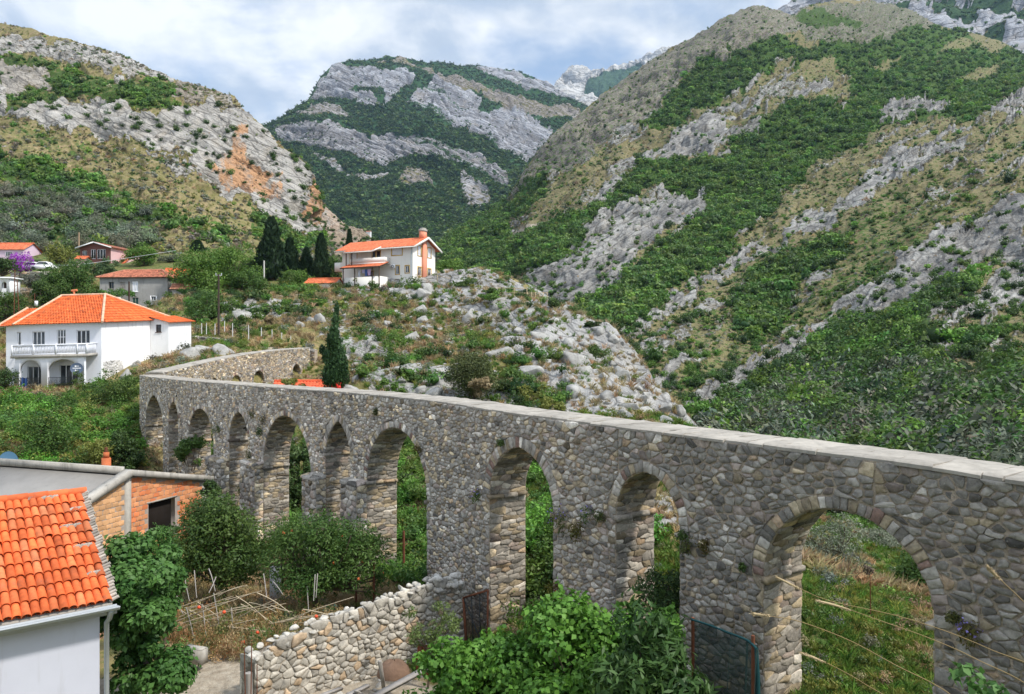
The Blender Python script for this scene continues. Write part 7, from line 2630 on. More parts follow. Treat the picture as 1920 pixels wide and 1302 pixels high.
def lay_rock(x, y, wpx, label, group, sink=.25):
    p = hit(x, y + wpx * .22, 40)
    if p is None:
        return
    R = wpx / 2 / FPX * p[1]
    j = int(rr_.integers(0, len(ROCKS)))
    while len(first) <= j:
        o0 = ROCKS[len(first)].build('boulder', ROCKMAT)
        COL.objects.unlink(o0)
        first.append(o0)
    o = first[j].copy()
    COL.objects.link(o)
    o.location = (p[0], p[1], p[2] - R * .02)
    o.rotation_euler = (float(rr_.uniform(-.3, .3)), float(rr_.uniform(-.75, -.05)), float(rr_.random() * 6.28))
    o.scale = (R * 1.15, R * 1.15, R * float(rr_.uniform(.95, 1.35)))
    tag(o, label, 'boulder', group)
for (x, y, wp) in spots:
    lay_rock(x, y, wp, 'grey weathered limestone boulder jutting out of the rocky knoll', 'boulders on the knoll')
for k in range(150):
    x, y = rr_.uniform(640, 1330), rr_.uniform(540, 800)
    if inpoly(np.array([[x, y]]), KNOLL)[0] and rr_.random() < (.95 if x > 960 else .4):
        lay_rock(x, y, rr_.uniform(8, 26), 'grey weathered limestone boulder jutting out of the rocky knoll', 'boulders on the knoll')
for o0 in first:
    bpy.data.objects.remove(o0)

# -- low stone walls
def low_wall(label, top, base, thick, seed, sw=.3, sh=.18, L=.0, prot=.05):
    wl = Wall(top, 1, thick, base)
    m_ = wl.w(np.array([wl.len / 2]), np.array([0.]), 1.0)[0] - wl.w(np.array([wl.len / 2]), np.array([0.]), 0.0)[0]
    if m_[1] > 0:
        wl.nx, wl.ny, wl.sgn = -wl.nx, -wl.ny, -wl.sgn
    r = empty('stone_wall', wl.w(np.array([wl.len / 2]), np.array([base]), -thick / 2)[0], label, 'wall')
    clad_wall(wl, [], r, sw, sh, lambda s: L, lambda s, z: .35, seed, prot)
    st = Stones()
    rnd = random.Random(seed)
    for (x, y), poly in cells(0, wl.len, 0, thick, sw * 1.3, thick / 2, rnd):
        st.stone(poly, .06 * rnd.uniform(.5, 1.4), stone_col(rnd, 0, .2), .01)
    mb = MB()
    st.into(mb, lambda a, b, h: wl.w(a, wl.ztop(a) + h - .03, -b))
    mb.build('top_stone', STONE, r)
    return wl, r


low_wall('low grey stone wall behind the aqueduct wing', [(348, 630, 80), (400, 634, 79), (440, 642, 77), (490, 652, 75.5), (590, 656, 73.5)], -3.0, .5, 41, .34, .2, .5)
low_wall('pale terrace wall running left from the hill house shed', [(415, 567, 104), (470, 559, 106), (560, 552, 108), (604, 546, 109)], 3.0, .5, 42, .5, .25, 0)
low_wall('short dry stone terrace wall under the wooden railing', [(936, 560, 100), (970, 560, 99), (1000, 560, 98)], 2.0, .6, 43, .4, .2, 0)
low_wall('rough stone terrace wall behind the trees at left edge', [(-30, 537, 112), (40, 540, 110), (92, 538, 112)], 6.5, .5, 44, .5, .3, .3)
low_wall('pale stone terrace wall below the parked cars', [(20, 512, 118), (95, 509, 118)], 8.5, .5, 45, .5, .3, .1)

# -- the tumbledown dry-stone wall of the courtyard
DW = Wall([(872, 1106, 21.3), (850, 1094, 21.1), (800, 1098, 20.6), (740, 1122, 19.8), (640, 1160, 18.6), (560, 1192, 17.8), (478, 1234, 16.9)], 1, .62, -8.9)
m_ = DW.w(np.array([DW.len / 2]), np.array([0.]), 1.0)[0] - DW.w(np.array([DW.len / 2]), np.array([0.]), 0.0)[0]
if m_[1] > 0:
    DW.nx, DW.ny, DW.sgn = -DW.nx, -DW.ny, -DW.sgn
dw = empty('rubble_wall', DW.w(np.array([DW.len / 2]), np.array([-8.5]), -.3)[0], 'tumbledown pale dry-stone wall running across the courtyard to the aqueduct', 'wall')
rnd = random.Random(51)
mb = MB()
S_ = np.linspace(0, DW.len, 24)
G = np.array([[DW.w(np.array([s]), np.array([z]), h)[0] for s in S_] for (z, h) in []]) if False else None
prof = [(-8.9, 0.0), (None, -.01), (None, -.5), (-8.9, -.62)]
G = []
for (z, h) in prof:
    zz_ = DW.ztop(S_) - .14 if z is None else np.full(len(S_), z)
    G.append(DW.w(S_, zz_, h))
mb.grid(np.array(G))
mb.add(np.array([G[k][0] for k in range(4)]), [(0, 1, 2, 3)])
mb.add(np.array([G[k][-1] for k in range(4)]), [(3, 2, 1, 0)])
mb.build('core', mat_mortar('dry_rubble', (.25, .21, .16), (.44, .38, .30)), dw)
PALE = mat_stone('pale_rubble', (1, .985, .95), 6.0, .8, .04)
mb = MB()
SM = [rock_mesh(760 + i, .8, 7, 2) for i in range(8)]
SMA = [(np.concatenate(m.V), np.concatenate(m.L).reshape(-1, 3)) for m in SM]
def small_rock(mb, p, r, col, rnd):
    V, F = SMA[rnd.randrange(len(SMA))]
    M = Matrix.Rotation(rnd.uniform(0, 6.28), 3, 'Z') @ Matrix.Rotation(rnd.uniform(-.6, .6), 3, 'X')
    A = np.array(M)
    mb.add((V * np.array([r[0], r[1], r[2]])) @ A.T + p, F, col)
st = Stones()
for (x, y), poly in cells(0, DW.len, -8.6, -6.0, .17, .115, rnd, jit=.48, drop=.36, inside=lambda s, z: z < DW.ztop(s) - .05):
    c = np.array((.45, .42, .37)) * rnd.uniform(.65, 1.2)
    if rnd.random() < .14:
        c = c * np.array((1.05, .85, .66))
    st.stone(poly, rnd.uniform(.012, .06), tuple(c), .014)
st.into(mb, lambda a, b, h: DW.w(a, b, h - .008))
st = Stones()
for (x, y), poly in cells(0, .62, -8.6, float(DW.ztop(DW.len)) - .05, .25, .17, rnd, drop=.2):
    st.stone(poly, rnd.uniform(.05, .13), tuple(np.array((.50, .475, .43)) * rnd.uniform(.72, 1.2)), .010)
st.into(mb, lambda a, b, h: DW.w(DW.len + h, b, -a))
mb.build('face_stone', PALE, dw)
mb = MB()
s = 0.0
while s < DW.len:
    for d in (-.05, -.25, -.48):
        r = rnd.uniform(.07, .15)
        p = DW.w(np.array([s + rnd.uniform(-.1, .1)]), np.array([DW.ztop(s) - .06 + rnd.uniform(-.04, .06)]), d + rnd.uniform(-.06, .06))[0]
        small_rock(mb, p, (r * 1.25, r, r * .85), np.array((.44, .42, .38)) * rnd.uniform(.75, 1.2), rnd)
    s += rnd.uniform(.18, .28)
for k in range(16):
    p = DW.w(np.array([rnd.uniform(0, .9)]), np.array([DW.ztop(.4) + rnd.uniform(-.1, .22)]), rnd.uniform(-.45, .0))[0]
    r = rnd.uniform(.10, .2)
    small_rock(mb, p, (r * 1.3, r, r * .9), np.array((.47, .45, .42)) * rnd.uniform(.8, 1.15), rnd)
mb.build('cap_stone', PALE, dw)
# rubble fallen at the wall's foot
for k in range(26):
    s = rnd.uniform(.5, DW.len - .2)
    p = DW.w(np.array([s]), np.array([0.]), rnd.uniform(.3, 1.0))[0]
    p[2] = float(gh(p[0], p[1])) + .02
    r = rnd.uniform(.06, .16)
    m2 = MB()
    small_rock(m2, p, (r * 1.3, r, r * .8), np.array((.55, .52, .47)) * rnd.uniform(.75, 1.15), rnd)
    tag(m2.build('fallen_stone', PALE, origin=p), 'loose pale stone fallen at the foot of the rubble wall', 'stone', 'stones fallen from the rubble wall')
for k, (x, y, wp) in enumerate([(250, 1292, 46), (215, 1300, 40), (290, 1299, 40), (185, 1296, 30)]):
    p = P(x, y, 16.2)
    r = wp / 2 / FPX * 16.2
    p[2] = float(gh(p[0], p[1])) + r * .3
    m2 = MB()
    small_rock(m2, p, (r * 1.3, r, r * .8), np.array((.42, .41, .39)), rnd)
    tag(m2.build('garden_stone', PALE, origin=p), 'grey stone lying under the fig tree by the house corner', 'stone', 'stones under the fig tree')
# ------------------------------------------------------------------ small things
def one(mb, name, m, label, cat, group=None, at=None, smooth=False):
    V = np.concatenate(mb.V)
    o = np.array([V[:, 0].mean(), V[:, 1].mean(), V[:, 2].min()]) if at is None else at
    return tag(mb.build(name, m, origin=o, smooth=smooth), label, cat, group)


# rusty gate between the rubble wall and the pier
gate = empty('iron_gate', P(890, 1232, 20.4), 'rusty iron gate leaf with dark sheet leaning by the aqueduct pier', 'gate')
ga, gb, gc, gd = P(869, 1121, 20.9), P(915, 1107, 20.2), P(914, 1234, 20.2), P(876, 1236, 20.8)
mb = MB()
for p, q in ((ga, gb), (gb, gc), (gc, gd), (gd, ga)):
    mb.bar(p, q, .055)
mb.build('frame', RUST, gate)
mb = MB()
for t in (.33, .66):
    mb.bar(ga + (gb - ga) * t, gd + (gc - gd) * t, .022)
mb.bar(ga, gc, .025)
mb.build('bar', IRON, gate)
m, t = new_mat('rusty_mesh')
b = t.n('ShaderNodeBsdfPrincipled', {'Base Color': (.028, .022, .020, 1), 'Roughness': .9})
tr = t.n('ShaderNodeBsdfTransparent')
t.n('ShaderNodeOutputMaterial', {0: t.n('ShaderNodeMixShader', {0: .68, 1: tr.outputs[0], 2: b.outputs[0]}).outputs[0]})
mb = MB()
mb.add(np.array([ga, gb, gc, gd]) + np.array([0, .03, 0]), np.array([(0, 1, 2, 3)]))
mb.build('mesh_sheet', m, gate)

# green windbreak netting
net = empty('net_fence', P(1400, 1330, 12.2), 'dark green netting fence stretched beside the large right arch', 'fence')
m, t = new_mat('green_netting')
pos = t.n('ShaderNodeNewGeometry').outputs['Position']
b = t.n('ShaderNodeBsdfPrincipled', {'Base Color': t.ramp(t.noise(pos, 3, 4, .6), [(.3, (.004, .018, .018)), (.7, (.012, .045, .042))]), 'Roughness': .8})
tr = t.n('ShaderNodeBsdfTransparent')
t.n('ShaderNodeOutputMaterial', {0: t.n('ShaderNodeMixShader', {0: .72, 1: tr.outputs[0], 2: b.outputs[0]}).outputs[0]})
top = [P(1296, 1161, 13.6), P(1330, 1172, 13.2), P(1365, 1186, 12.7), P(1400, 1200, 12.2), P(1418, 1216, 11.9), P(1420, 1300, 11.7)]
top = catmull(np.linspace(0, 4, 33), top[:5])
mb = MB()
G = np.array([[(p[0] + .05 * math.sin(k * .9 + j * .5), p[1] + .06 * math.cos(k * .7), p[2] + (min(-7.4, p[2] - .2) - p[2]) * j / 8) for k, p in enumerate(top)] for j in range(9)])
mb.grid(G)
mb.build('netting', m, net, True)
mb = MB()
mb.tube(top + np.array([0, -.02, 0]), .022, 6)
e = top[-1]
mb.tube([e, e + (.02, -.02, -.5), e + (.02, -.05, -1.5)], [.03, .035, .03], 6)
mb.build('hem', mat_simple('green_hem', (.006, .05, .055), .7, .2, 6), net)
for k, (x, y, D) in enumerate([(1412, 1192, 12.05), (1299, 1158, 13.6)]):
    a = P(x, y, D)
    mb = MB()
    mb.tube([a, (a[0], a[1], -7.6)], .03, 6)
    mb.build('post', RUST, net)

# rusty poles and stakes
def pole(x, y0, y1, D, r, m, label, name='pole', cat='pole', group=None, dx=0.0, sides=7):
    a, b = P(x + dx, y0, D), P(x, y1, D)
    mb = MB()
    mb.tube([b, b + (a - b) * .5, a], [r, r, r * .9], sides)
    return one(mb, name, m, label, cat, group, at=b)


pole(668, 1012, 1152, 23.9, .035, RUST, 'rusty iron post left of the pomegranate branch end', 'iron_post', 'post')
pole(701, 1045, 1142, 23.4, .035, RUST, 'rusty iron post in front of the wide arch pier', 'iron_post', 'post')
pole(757, 996, 1100, 28.2, .05, RUST, 'dark rusty post inside the wide arch', 'iron_post', 'post')
pole(530, 1060, 1110, 24, .03, IRON, 'thin dark post by the grey board in the garden', 'iron_post', 'post')
for k, (x, y0, lb) in enumerate([(461, 1214, 'leftmost rusty rebar rod at the end of the rubble wall'), (470, 1206, 'tallest rusty rebar rod at the end of the rubble wall'), (482, 1246, 'shortest rusty rebar rod at the end of the rubble wall')]):
    pole(x, y0, 1345, 16.3, .012, RUST, lb, 'rebar_rod', 'rod', 'rebar rods', dx=(-3, 2, 0)[k])
pole(466, 1262, 1345, 16.5, .09, GREYWOOD, 'grey weathered wooden stake at the end of the rubble wall', 'wooden_stake', 'stake', sides=5)
a, b = P(506, 1062, 24.6), P(526, 1108, 24.6)
mb = MB()
mb.box(a[0], b[0], 24.58, 24.64, -8.7, a[2])
one(mb, 'grey_board', mat_simple('pale_grey_board', (.45, .46, .48), .8, .15, 4), 'pale grey upright board standing in the garden below the pomegranate', 'board')

# planks, rusty sheet and an old drum lid in the courtyard corner
rnd = random.Random(61)
for k, (x0, y0, x1, y1, w_, lb) in enumerate([(690, 1312, 805, 1250, .17, 'long grey plank slanting up to the right beside the vine'), (640, 1310, 690, 1285, .12, 'short plank left of the long slanting plank'), (598, 1306, 640, 1290, .1, 'leftmost grey plank at the foot of the rubble wall'), (712, 1240, 722, 1308, .08, 'upright grey wooden stake crossing the long plank'), (668, 1296, 690, 1312, .09, 'small broken plank near the upright stake')]):
    a, b = P(x0, y0, 15.6 + .1 * k), P(x1, y1, 16.6 + .1 * k)
    mb = MB()
    mb.bar(a, b, w_, .035)
    mb.bar(a + (0, .02, -.04), a + (b - a) * .98 + (0, .02, -.04), w_ * .85, .03)
    one(mb, 'wooden_plank', GREYWOOD, lb, 'plank', 'old planks in the courtyard')
c = P(738, 1252, 18.0)
mb = MB()
G = np.array([[(c[0] + .40 * math.cos(a) * math.cos(e), c[1] + .35 * math.sin(a) * math.cos(e), c[2] - .18 + .36 * math.sin(e) * (1 + .08 * math.sin(a * 3))) for a in np.linspace(0, 2 * np.pi, 21)] for e in np.linspace(0, 1.5, 7)])
mb.grid(G)
one(mb, 'burlap_heap', mat_simple('brown_sacking', (.17, .105, .07), .95, .4, 12, .8, .02), 'rounded brown sacking heap at the foot of the rubble wall', 'sack', smooth=True)
a, b = P(783, 1208, 18.9), P(808, 1268, 18.6)
mb = MB()
mb.add(np.array([(a[0], 18.9, a[2]), (b[0], 18.7, a[2] + .02), (b[0] + .03, 18.5, b[2]), (a[0] - .02, 18.7, b[2]), (a[0], 18.95, a[2]), (b[0], 18.75, a[2] + .02), (b[0] + .03, 18.55, b[2]), (a[0] - .02, 18.75, b[2])]), np.array([(0, 3, 2, 1), (4, 5, 6, 7), (0, 1, 5, 4), (1, 2, 6, 5), (2, 3, 7, 6), (3, 0, 4, 7)]))
one(mb, 'rusty_sheet', mat_simple('red_rust', (.20, .055, .025), .9, .4, 6, .5, .01), 'red-brown rusty metal sheet standing against the rubble wall', 'metal sheet')

# bean canes
T7 = lambda x, y: (180 + x / 3.31, 940 + y / 3.31)
canes = [((460, 680), (900, 530)), ((520, 720), (850, 590)), ((490, 750), (960, 575)), ((500, 770), (980, 660)), ((490, 800), (780, 720)), ((870, 590), (1060, 740)), ((900, 640), (1100, 760)), ((620, 620), (800, 750)), ((780, 740), (1090, 755)), ((800, 780), (1060, 810)), ((1000, 570), (1200, 690)),
         ((950, 630), (1120, 690)), ((1100, 760), (1480, 690)), ((1190, 775), (1340, 755)), ((1180, 740), (1600, 595)), ((1100, 500), (1160, 580)), ((545, 450), (580, 620)), ((610, 430), (625, 600)), ((700, 420), (740, 560)), ((470, 585), (540, 700)), ((745, 470), (700, 570)), ((480, 500), (530, 690)), ((730, 570), (770, 820)), ((1040, 450), (1060, 600)), ((1360, 455), (1350, 620)), ((1375, 450), (1365, 600)), ((1310, 530), (1320, 690)), ((660, 640), (690, 880)), ((560, 660), (620, 910)), ((840, 660), (860, 940))]
for k in range(26):
    x_, y_ = rnd.uniform(480, 1300), rnd.uniform(590, 830)
    L_ = rnd.uniform(90, 300)
    an = rnd.choice([-.35, -.2, -.45, .55, .3, -.25])
    canes.append(((x_, y_), (x_ + L_ * math.cos(an), y_ + L_ * math.sin(an))))
for k, (a, b) in enumerate(canes):
    d = 20.6 + .16 * (k % 9)
    p, q = P(*T7(*a), d + .5), P(*T7(*b), d)
    mb = MB()
    t = np.linspace(0, 1, 8)[:, None]
    pts = p + (q - p) * t + np.array([0, 0, 1.0]) * (np.sin(t * np.pi) * rnd.uniform(-.04, .07))
    mb.tube(pts, np.linspace(.017, .011, 8), 5, col=np.array((1, 1, 1)) * rnd.uniform(.6, 1.1))
    up = abs(b[1] - a[1]) > abs(b[0] - a[0]) * 1.2
    one(mb, 'garden_cane', PALEWOOD if not up else GREYWOOD, 'upright grey stick among the withered bean plants' if up else 'pale lying cane of the collapsed bean trellis', 'cane', 'sticks of the bean rows' if up else 'canes of the bean trellis')
n = 900
x, y = rs.uniform(325, 640, n), rs.uniform(1085, 1235, n)
D = rs.uniform(19.6, 24, n)
X = (x - CX) / FPX * D
sel = ~((X > -6.6) & (D < 20.3))
BEAN = [bush_mesh(640 + i, p_, 130, .22, 7, aspect=.3, heart=0) for i, p_ in enumerate((((.28, .19, .085), (.42, .32, .17)), PAL['dry'], ((.13, .14, .04), (.26, .23, .09)), PAL['oak'], ((.30, .22, .11), (.46, .36, .2)), ((.30, .14, .05), (.32, .25, .12))))]
pp2 = np.column_stack([X, D, gh(X, D)])[sel]
swarm('withered_undergrowth', BEAN, pp2, rs.uniform(.14, .36, int(sel.sum())), rs, LEAF, (.8, 2.0), bright=1.15)
CAB = [bush_mesh(660 + i, ((.06, .13, .11), (.14, .24, .2)), 70, .5, 4, .7, .75, heart=0) for i in range(3)]
cp = []
for k in range(14):
    p = P(rs.uniform(520, 665), rs.uniform(1080, 1150), rs.uniform(21.6, 23.2))
    cp.append((p[0], p[1], float(gh(p[0], p[1]))))
individuals('cabbage_plant', 'blue-green cabbage plant in the garden bed behind the rubble wall', 'cabbage', 'cabbages in the garden bed', CAB, np.array(cp), rs.uniform(.24, .38, len(cp)), rs, LEAF)
TOM = mat_simple('tomato', (.70, .09, .03), .4, .1, 9)
for k, (x, y) in enumerate([(418, 1213), (483, 1186), (593, 1156), (456, 1204), (373, 1139), (420, 1148)]):
    p = P(x, y, 20.2)
    mb = MB()
    mb.grid(np.array([[(p[0] + .05 * math.cos(a) * math.sin(b), p[1] + .05 * math.sin(a) * math.sin(b), p[2] + .045 * math.cos(b)) for a in np.linspace(0, 2 * np.pi, 9)] for b in np.linspace(0, np.pi, 7)]))
    one(mb, 'tomato', TOM, 'ripe red tomato hanging among the withered bean plants', 'tomato', 'tomatoes in the garden', smooth=True)
mb = MB()
T_ = frame(P(366, 1224, 19.2), (.9, -.3))
mb.box(-.3, .3, -.12, .12, -.25, .12, T_)
mb.box(-.29, .29, -.11, .11, .123, .14, T_)
one(mb, 'concrete_block', CONC, 'concrete block at the edge of the garden bed by the path', 'block')

# poles and cables of the village
r = empty('utility_pole', P(410, 634, 80), 'tall thin dark utility pole right of the white house', 'utility pole')
a, b = P(410, 514, 80), P(410, 634, 80)
mb = MB()
mb.tube([b - (0, 0, .3), a], [.13, .09], 8)
mb.build('shaft', mat_simple('tarred_wood', (.06, .045, .035), .9, .3, 8), r)
mb = MB()
mb.bar(a - (.35, 0, .15), a + (.35, 0, -.15), .07)
mb.tube([a + (-.3, 0, -.1), a + (-.3, 0, .1)], .05, 6)
mb.tube([a + (.3, 0, -.1), a + (.3, 0, .1)], .05, 6)
mb.build('crossarm', GALV, r)
pole(495, 489, 552, 118, .14, mat_simple('concrete_post', (.55, .53, .5), .9, .15, 4), 'pale concrete post beside the dark conifers', 'utility_pole', 'utility pole', sides=6)
pole(148, 436, 466, 140, .16, mat_simple('new_pole_wood', (.30, .22, .14), .9, .2, 5), 'bare wooden pole rising left of the pink gabled house', 'utility_pole', 'utility pole', sides=6)
pole(242, 528, 572, 107.8, .12, DARKWOOD, 'dark wooden pole in front of the old grey house', 'utility_pole', 'utility pole', sides=6)
r = empty('antenna_mast', P(65, 584, 92), 'thin antenna mast with a small white box above the white house roof', 'mast')
mb = MB()
mb.tube([P(65, 590, 92), P(65, 550, 92)], .04, 6)
mb.build('shaft', RUST, r)
mb = MB()
b = P(69, 570, 91.8)
mb.box(b[0] - .16, b[0] + .16, 91.6, 91.8, b[2] - .25, b[2] + .35)
mb.bar(b + (-.3, 0, .1), b + (-.05, -.1, .1), .04)
mb.build('meter_box', FRAMEW, r)
r = empty('rusty_mast', P(28, 606, 90), 'rusty two-legged lattice mast standing left of the white house roof', 'mast')
for xa, xb in ((28, 26), (32, 37)):
    mb = MB()
    mb.tube([P(xb, 606, 90), P(xa, 506 if xa == 28 else 525, 90)], .05, 6)
    mb.build('leg', RUST, r)
mb = MB()
for k in range(7):
    t = k / 7
    mb.bar(P(26 + 2 * t, 606 - 80 * t, 90), P(37 - 5 * t, 600 - 76 * t, 90), .03)
mb.build('brace', RUST, r)
mb = MB()
pts = [P(x, y, D) for x, y, D in ((-40, 500, 112), (30, 490, 113), (95, 497, 114), (150, 496, 117), (240, 484, 122), (330, 470, 128))]
mb.tube(catmull(np.linspace(0, 5, 41), pts), .03, 4)
one(mb, 'overhead_cable', GALV, 'pale overhead cable sagging across the village gardens', 'cable')
FP = mat_simple('white_fence_post', (.62, .62, .60), .8, .15, 6)
pts = []
for k, (x, y0, y1) in enumerate([(378, 606, 626), (387, 606, 627), (403, 607, 628), (421, 602, 622), (436, 606, 632), (466, 610, 642), (490, 614, 640), (510, 618, 642), (528, 624, 650), (545, 630, 652)]):
    o = pole(x, y0, y1, 79, .045, FP, 'thin white fence post on the slope behind the aqueduct wing', 'fence_post', 'fence post', 'white fence posts', sides=5)

# wooden railing on the terrace of the knoll
def railing(name, label, pts, h, D, gap, m, nr=2):
    r = empty(name, P(*pts[0], D), label, 'fence')
    q = [P(x, y, D) for x, y in pts]
    mb = MB()
    for a, b in zip(q[:-1], q[1:]):
        for k in range(nr):
            z = h * (k + 1) / nr - .05
            mb.bar(a + (0, 0, z), b + (0, 0, z), .07)
    mb.build('rail', m, r)
    for a, b in zip(q[:-1], q[1:]):
        n = max(1, int(np.linalg.norm(b - a) / gap))
        for k in range(n + 1):
            p = a + (b - a) * k / n
            mb = MB()
            mb.box(p[0] - .04, p[0] + .04, p[1] - .04, p[1] + .04, p[2] - .4, p[2] + h + .05)
            mb.build('post', m, r)
    return r


CANE = mat_simple('cane_fence', (.42, .33, .2), .85, .25, 9)
railing('wooden_railing', 'wooden railing with thin posts on top of the terrace wall', [(893, 558), (940, 557), (988, 558)], 1.25, 100.5, 1.6, CANE)
r = railing('cane_fence', 'short pale cane fence at the right end of the terrace', [(989, 568), (1026, 568)], 1.35, 98, .5, CANE)
railing('wire_fence', 'brown rail fence sloping down right of the cream house', [(820, 526), (850, 534)], .8, 112, 1.5, CANE, 1)

# red roof and red tarpaulin behind the front of the aqueduct
a = P(514, 731, 60)
shed('shed', 'low shed with bright red roof just behind the aqueduct front', (a[0], a[1], 0), (.99, .1), 4.6, 3.0, -6, a[2] - .1, a[2] + .55, CREAM, base=(.66, .12, .05))
mb = MB()
c = P(626, 724, 56.5)
G = np.array([[(c[0] + .25 * (i / 4 - .5) * 2 * (.8 + .2 * math.sin(j)), c[1] + .15 * math.sin(i * 1.2 + j), c[2] - 1.0 + 1.25 * j / 6 + .03 * math.sin(i * 3)) for i in range(9)] for j in range(7)])
mb.grid(G)
mb.grid(G + np.array([0, .12, 0]), flip=True)
one(mb, 'red_tarpaulin', REDP, 'bright red tarpaulin at the foot of the ragged cypress', 'tarpaulin')
tree('bush', 'low yellowish bush in front of the bright red shed roof', 'bush', (505, 580, 708, 740), 57, 'yellow', 1500, .2, 9, seed=550, limbs=False, group=None)

# parked white cars between the bougainvillea and the trees
def car(x, y, D, rz, label):
    o = P(x, y, D)
    T = frame(o, (math.cos(rz), math.sin(rz)))
    r = empty('parked_car', o, label, 'car', 'cars parked above the terrace wall')
    mb = MB()
    prof = [(-1.9, .25), (-1.92, .62), (-1.75, .78), (-.95, .86), (-.45, 1.36), (.75, 1.40), (1.35, .92), (1.85, .85), (1.95, .6), (1.92, .25)]
    A = np.array([(u, -.75, w_) for u, w_ in prof])
    B = np.array([(u, .75, w_) for u, w_ in prof])
    n = len(prof)
    i = np.arange(n)
    mb.add(T(np.concatenate([A, B])), [tuple(range(n)), tuple(range(2 * n - 1, n - 1, -1))] + [(k, k + n, (k + 1) % n + n, (k + 1) % n) for k in range(n)])
    mb.build('body', mat_simple('white_car_paint', (.8, .8, .8), .3, .04, 2, .02, spec=.5), r)
    mb = MB()
    for v in (-.757, .757):
        mb.add(T(np.array([(-.85, v, .92), (-.42, v, 1.3), (.7, v, 1.33), (1.15, v, .95)])), np.array([(0, 1, 2, 3)]))
    mb.build('window', GLASS, r)
    for u in (-1.2, 1.2):
        for v in (-.7, .7):
            mb = MB()
            mb.tube(T(np.array([(u, v - .1, .3), (u, v + .1, .3)])), .3, 12)
            mb.build('wheel', IRON, r)


car(82, 508, 119, .1, 'small white car parked beside the purple bougainvillea, right one')
car(60, 508.5, 120, .1, 'white car half hidden by the purple bougainvillea, left one')

# plants rooted in the joints of the aqueduct
for k, (x, y, s_, fl_) in enumerate([(411, 804, .5, 0), (476, 779, .35, 0), (497, 787, .35, 0), (492, 808, .4, 0), (469, 856, .5, 0), (469, 872, .5, 0), (474, 928, .5, 0), (455, 922, .45, 0), (793, 842, .32, 0), (899, 926, .36, 1), (1054, 972, .62, 1), (1090, 992, .4, 0), (1110, 962, .36, 1), (1134, 968, .3, 0), (1054, 1098, .3, 0), (1284, 1002, .26, 0), (1296, 1024, .32, 0), (1328, 1024, .22, 0), (1399, 1062, .14, 0), (1788, 1158, .2, 0), (1822, 1182, .34, 1), (945, 830, .2, 0), (708, 772, .25, 0)]):
    s0, z0 = AQ.s_at(x), AQ.z_at(x, y)
    c = AQ.w(np.array([s0]), np.array([z0]), .12)[0]
    rk = np.random.default_rng(800 + k)
    mb = MB()
    V, F, col = leaf_cloud(rk, [(c + rk.normal(size=3) * s_ * .18, (s_ * .42, s_ * .42, s_ * .5)) for _ in range(3)], 190, .075 if s_ < .4 else .1, .35, (PAL['shrub'], ((.06, .09, .02), (.13, .13, .04)), ((.10, .06, .02), (.12, .12, .03)))[k % 3], droop=.4, shell=.3)
    mb.add(V, F, col)
    if fl_:
        V, F, col = leaf_cloud(rk, [(c + np.array([0, 0, s_ * .2]), (s_ * .5, s_ * .5, s_ * .45))], 26, .05, .9, ((.25, .20, .55), (.42, .36, .75)))
        mb.add(V, F, col)
    one(mb, 'wall_plant', LEAF, 'purple flowering tuft rooted in the stones of the aqueduct' if fl_ else 'small green tuft rooted in the stones of the aqueduct', 'wall plant', 'flowering plants on the aqueduct' if fl_ else 'green plants on the aqueduct')

# the painted trail mark on the pier
s0, z0 = AQ.s_at(1046), AQ.z_at(1046, 1117)
for nm, r0, r1, h, m in (('trail_mark_ring', .055, .10, .062, REDP), ('trail_mark_centre', 0.0, .054, .064, FRAMEW)):
    mb = MB()
    t = np.linspace(0, 2 * np.pi, 21)
    G = np.array([AQ.w(s0 + r * np.cos(t), z0 + r * 1.35 * np.sin(t), h) for r in (r0, r1)])
    mb.grid(G)
    mb.build(nm, m, aq)

# a dried flower stalk in the large arch
a, b = P(1632, 1152, 17.2), P(1631, 1072, 17.2)
r = empty('dry_flower', a, 'dry brown seed head on a thin stalk inside the large right arch', 'dry flower')
mb = MB()
mb.tube([a, (a + b) / 2 + (.01, 0, 0), b], [.012, .01, .008], 5)
mb.build('stalk', RUST, r)
mb = MB()
V, F, col = leaf_cloud(np.random.default_rng(5), [(b + np.array([dx, 0, dz]), (.07, .07, .06)) for dx, dz in ((-.09, .02), (.0, .07), (.08, .03), (-.04, -.02), (-.1, .1))], 150, .05, .8, ((.02, .012, .01), (.05, .03, .022)))
mb.add(V, F, col)
mb.build('seed_head', BARK, r)

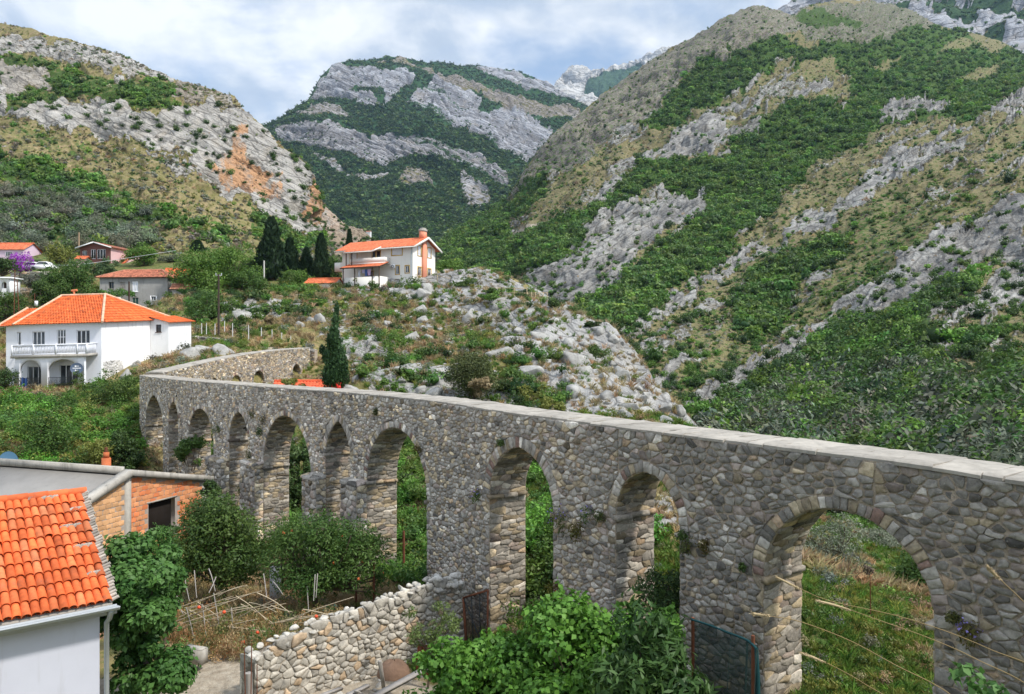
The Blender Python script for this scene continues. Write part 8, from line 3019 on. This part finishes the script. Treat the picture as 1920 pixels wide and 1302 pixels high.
# dry grass stalks close to the camera
STRAW = mat_simple('straw', (.24, .17, .075), .8, .25, 30, .1)
HEADM = mat_simple('seed_head', (.40, .31, .18), .9, .2, 60, .3, .002)
for k, (pts, D, hl, lb) in enumerate([
    ([(1409, 1151), (1446, 1156), (1500, 1166), (1590, 1200), (1680, 1248), (1790, 1308), (1960, 1450), (2080, 1750), (2100, 2350)], 1.75, 2, 'dry grass stalk with the lowest left pale seed head in the near foreground'),
    ([(1530, 1126), (1585, 1141), (1650, 1164), (1740, 1196), (1830, 1236), (1960, 1310), (2130, 1500), (2200, 1850), (2210, 2350)], 1.85, 1, 'dry grass stalk with a plump seed head crossing the large arch'),
    ([(1500, 1224), (1555, 1246), (1620, 1282), (1700, 1340), (1850, 1520), (1930, 1850), (1950, 2350)], 1.8, 1, 'dry grass stalk with seed head near the bottom of the large arch'),
    ([(1455, 1082), (1500, 1104), (1560, 1128), (1700, 1160), (1850, 1215), (2000, 1300), (2200, 1600), (2250, 2350)], 2.1, 1, 'thin dry grass stalk highest on the left in the foreground'),
    ([(1850, 1062), (1885, 1096), (1930, 1140), (2050, 1270), (2200, 1600), (2240, 2350)], 1.4, 1, 'golden grass seed head at the right edge')]):
    q = np.array([P(x, y, D - .05 * i * 0) for i, (x, y) in enumerate(pts)])
    c = catmull(np.linspace(0, len(q) - 1, 70), q)
    r = empty('grass_stalk', c[-1], lb, 'grass stalk', 'dry grass stalks in the foreground')
    mb = MB()
    mb.tube(c, np.linspace(.0008, .0014, 70), 5)
    mb.build('stem', STRAW, r)
    nh = {2: 19, 1: 11}[hl] if k != 0 else 9
    h = c[:nh]
    mb = MB()
    mb.tube(h, .0030 * np.sin(np.linspace(.35, 2.9, len(h))) ** .7, 7)
    rk = np.random.default_rng(900 + k)
    m = 240
    i = rk.integers(0, len(h) - 1, m)
    Cn = h[i] + (h[i + 1] - h[i]) * rk.random(m)[:, None] + rk.normal(size=(m, 3)) * .0016
    V, F = leaf_quads(Cn, rk.uniform(.004, .009, m), unit((h[0] - h[-1])[None] * 1.0 + rk.normal(size=(m, 3)) * .02), unit(rk.normal(size=(m, 3))), .22)
    mb.add(V, F, (1, 1, 1))
    mb.build('ear', HEADM, r)
# ------------------------------------------------------------------ the air of the valley
hz = bpy.data.meshes.new('haze')
V = [(x, y, z) for x in (-6000, 6000) for y in (-200, 7200) for z in (-140, 2300)]
hz.from_pydata(V, [], [(0, 1, 3, 2), (4, 6, 7, 5), (0, 4, 5, 1), (2, 3, 7, 6), (0, 2, 6, 4), (1, 5, 7, 3)])
m = bpy.data.materials.new('valley_air')
m.use_nodes = True
t = NT(m.node_tree)
pv_ = t.n('ShaderNodeVolumePrincipled', {'Color': (.50, .72, 1.0, 1), 'Density': .00005, 'Anisotropy': 0.2})
om = t.n('ShaderNodeOutputMaterial')
t.nt.links.new(pv_.outputs[0], om.inputs['Volume'])
hz.materials.append(m)
ho = bpy.data.objects.new('haze', hz)
COL.objects.link(ho)
tag(ho, kind='stuff')
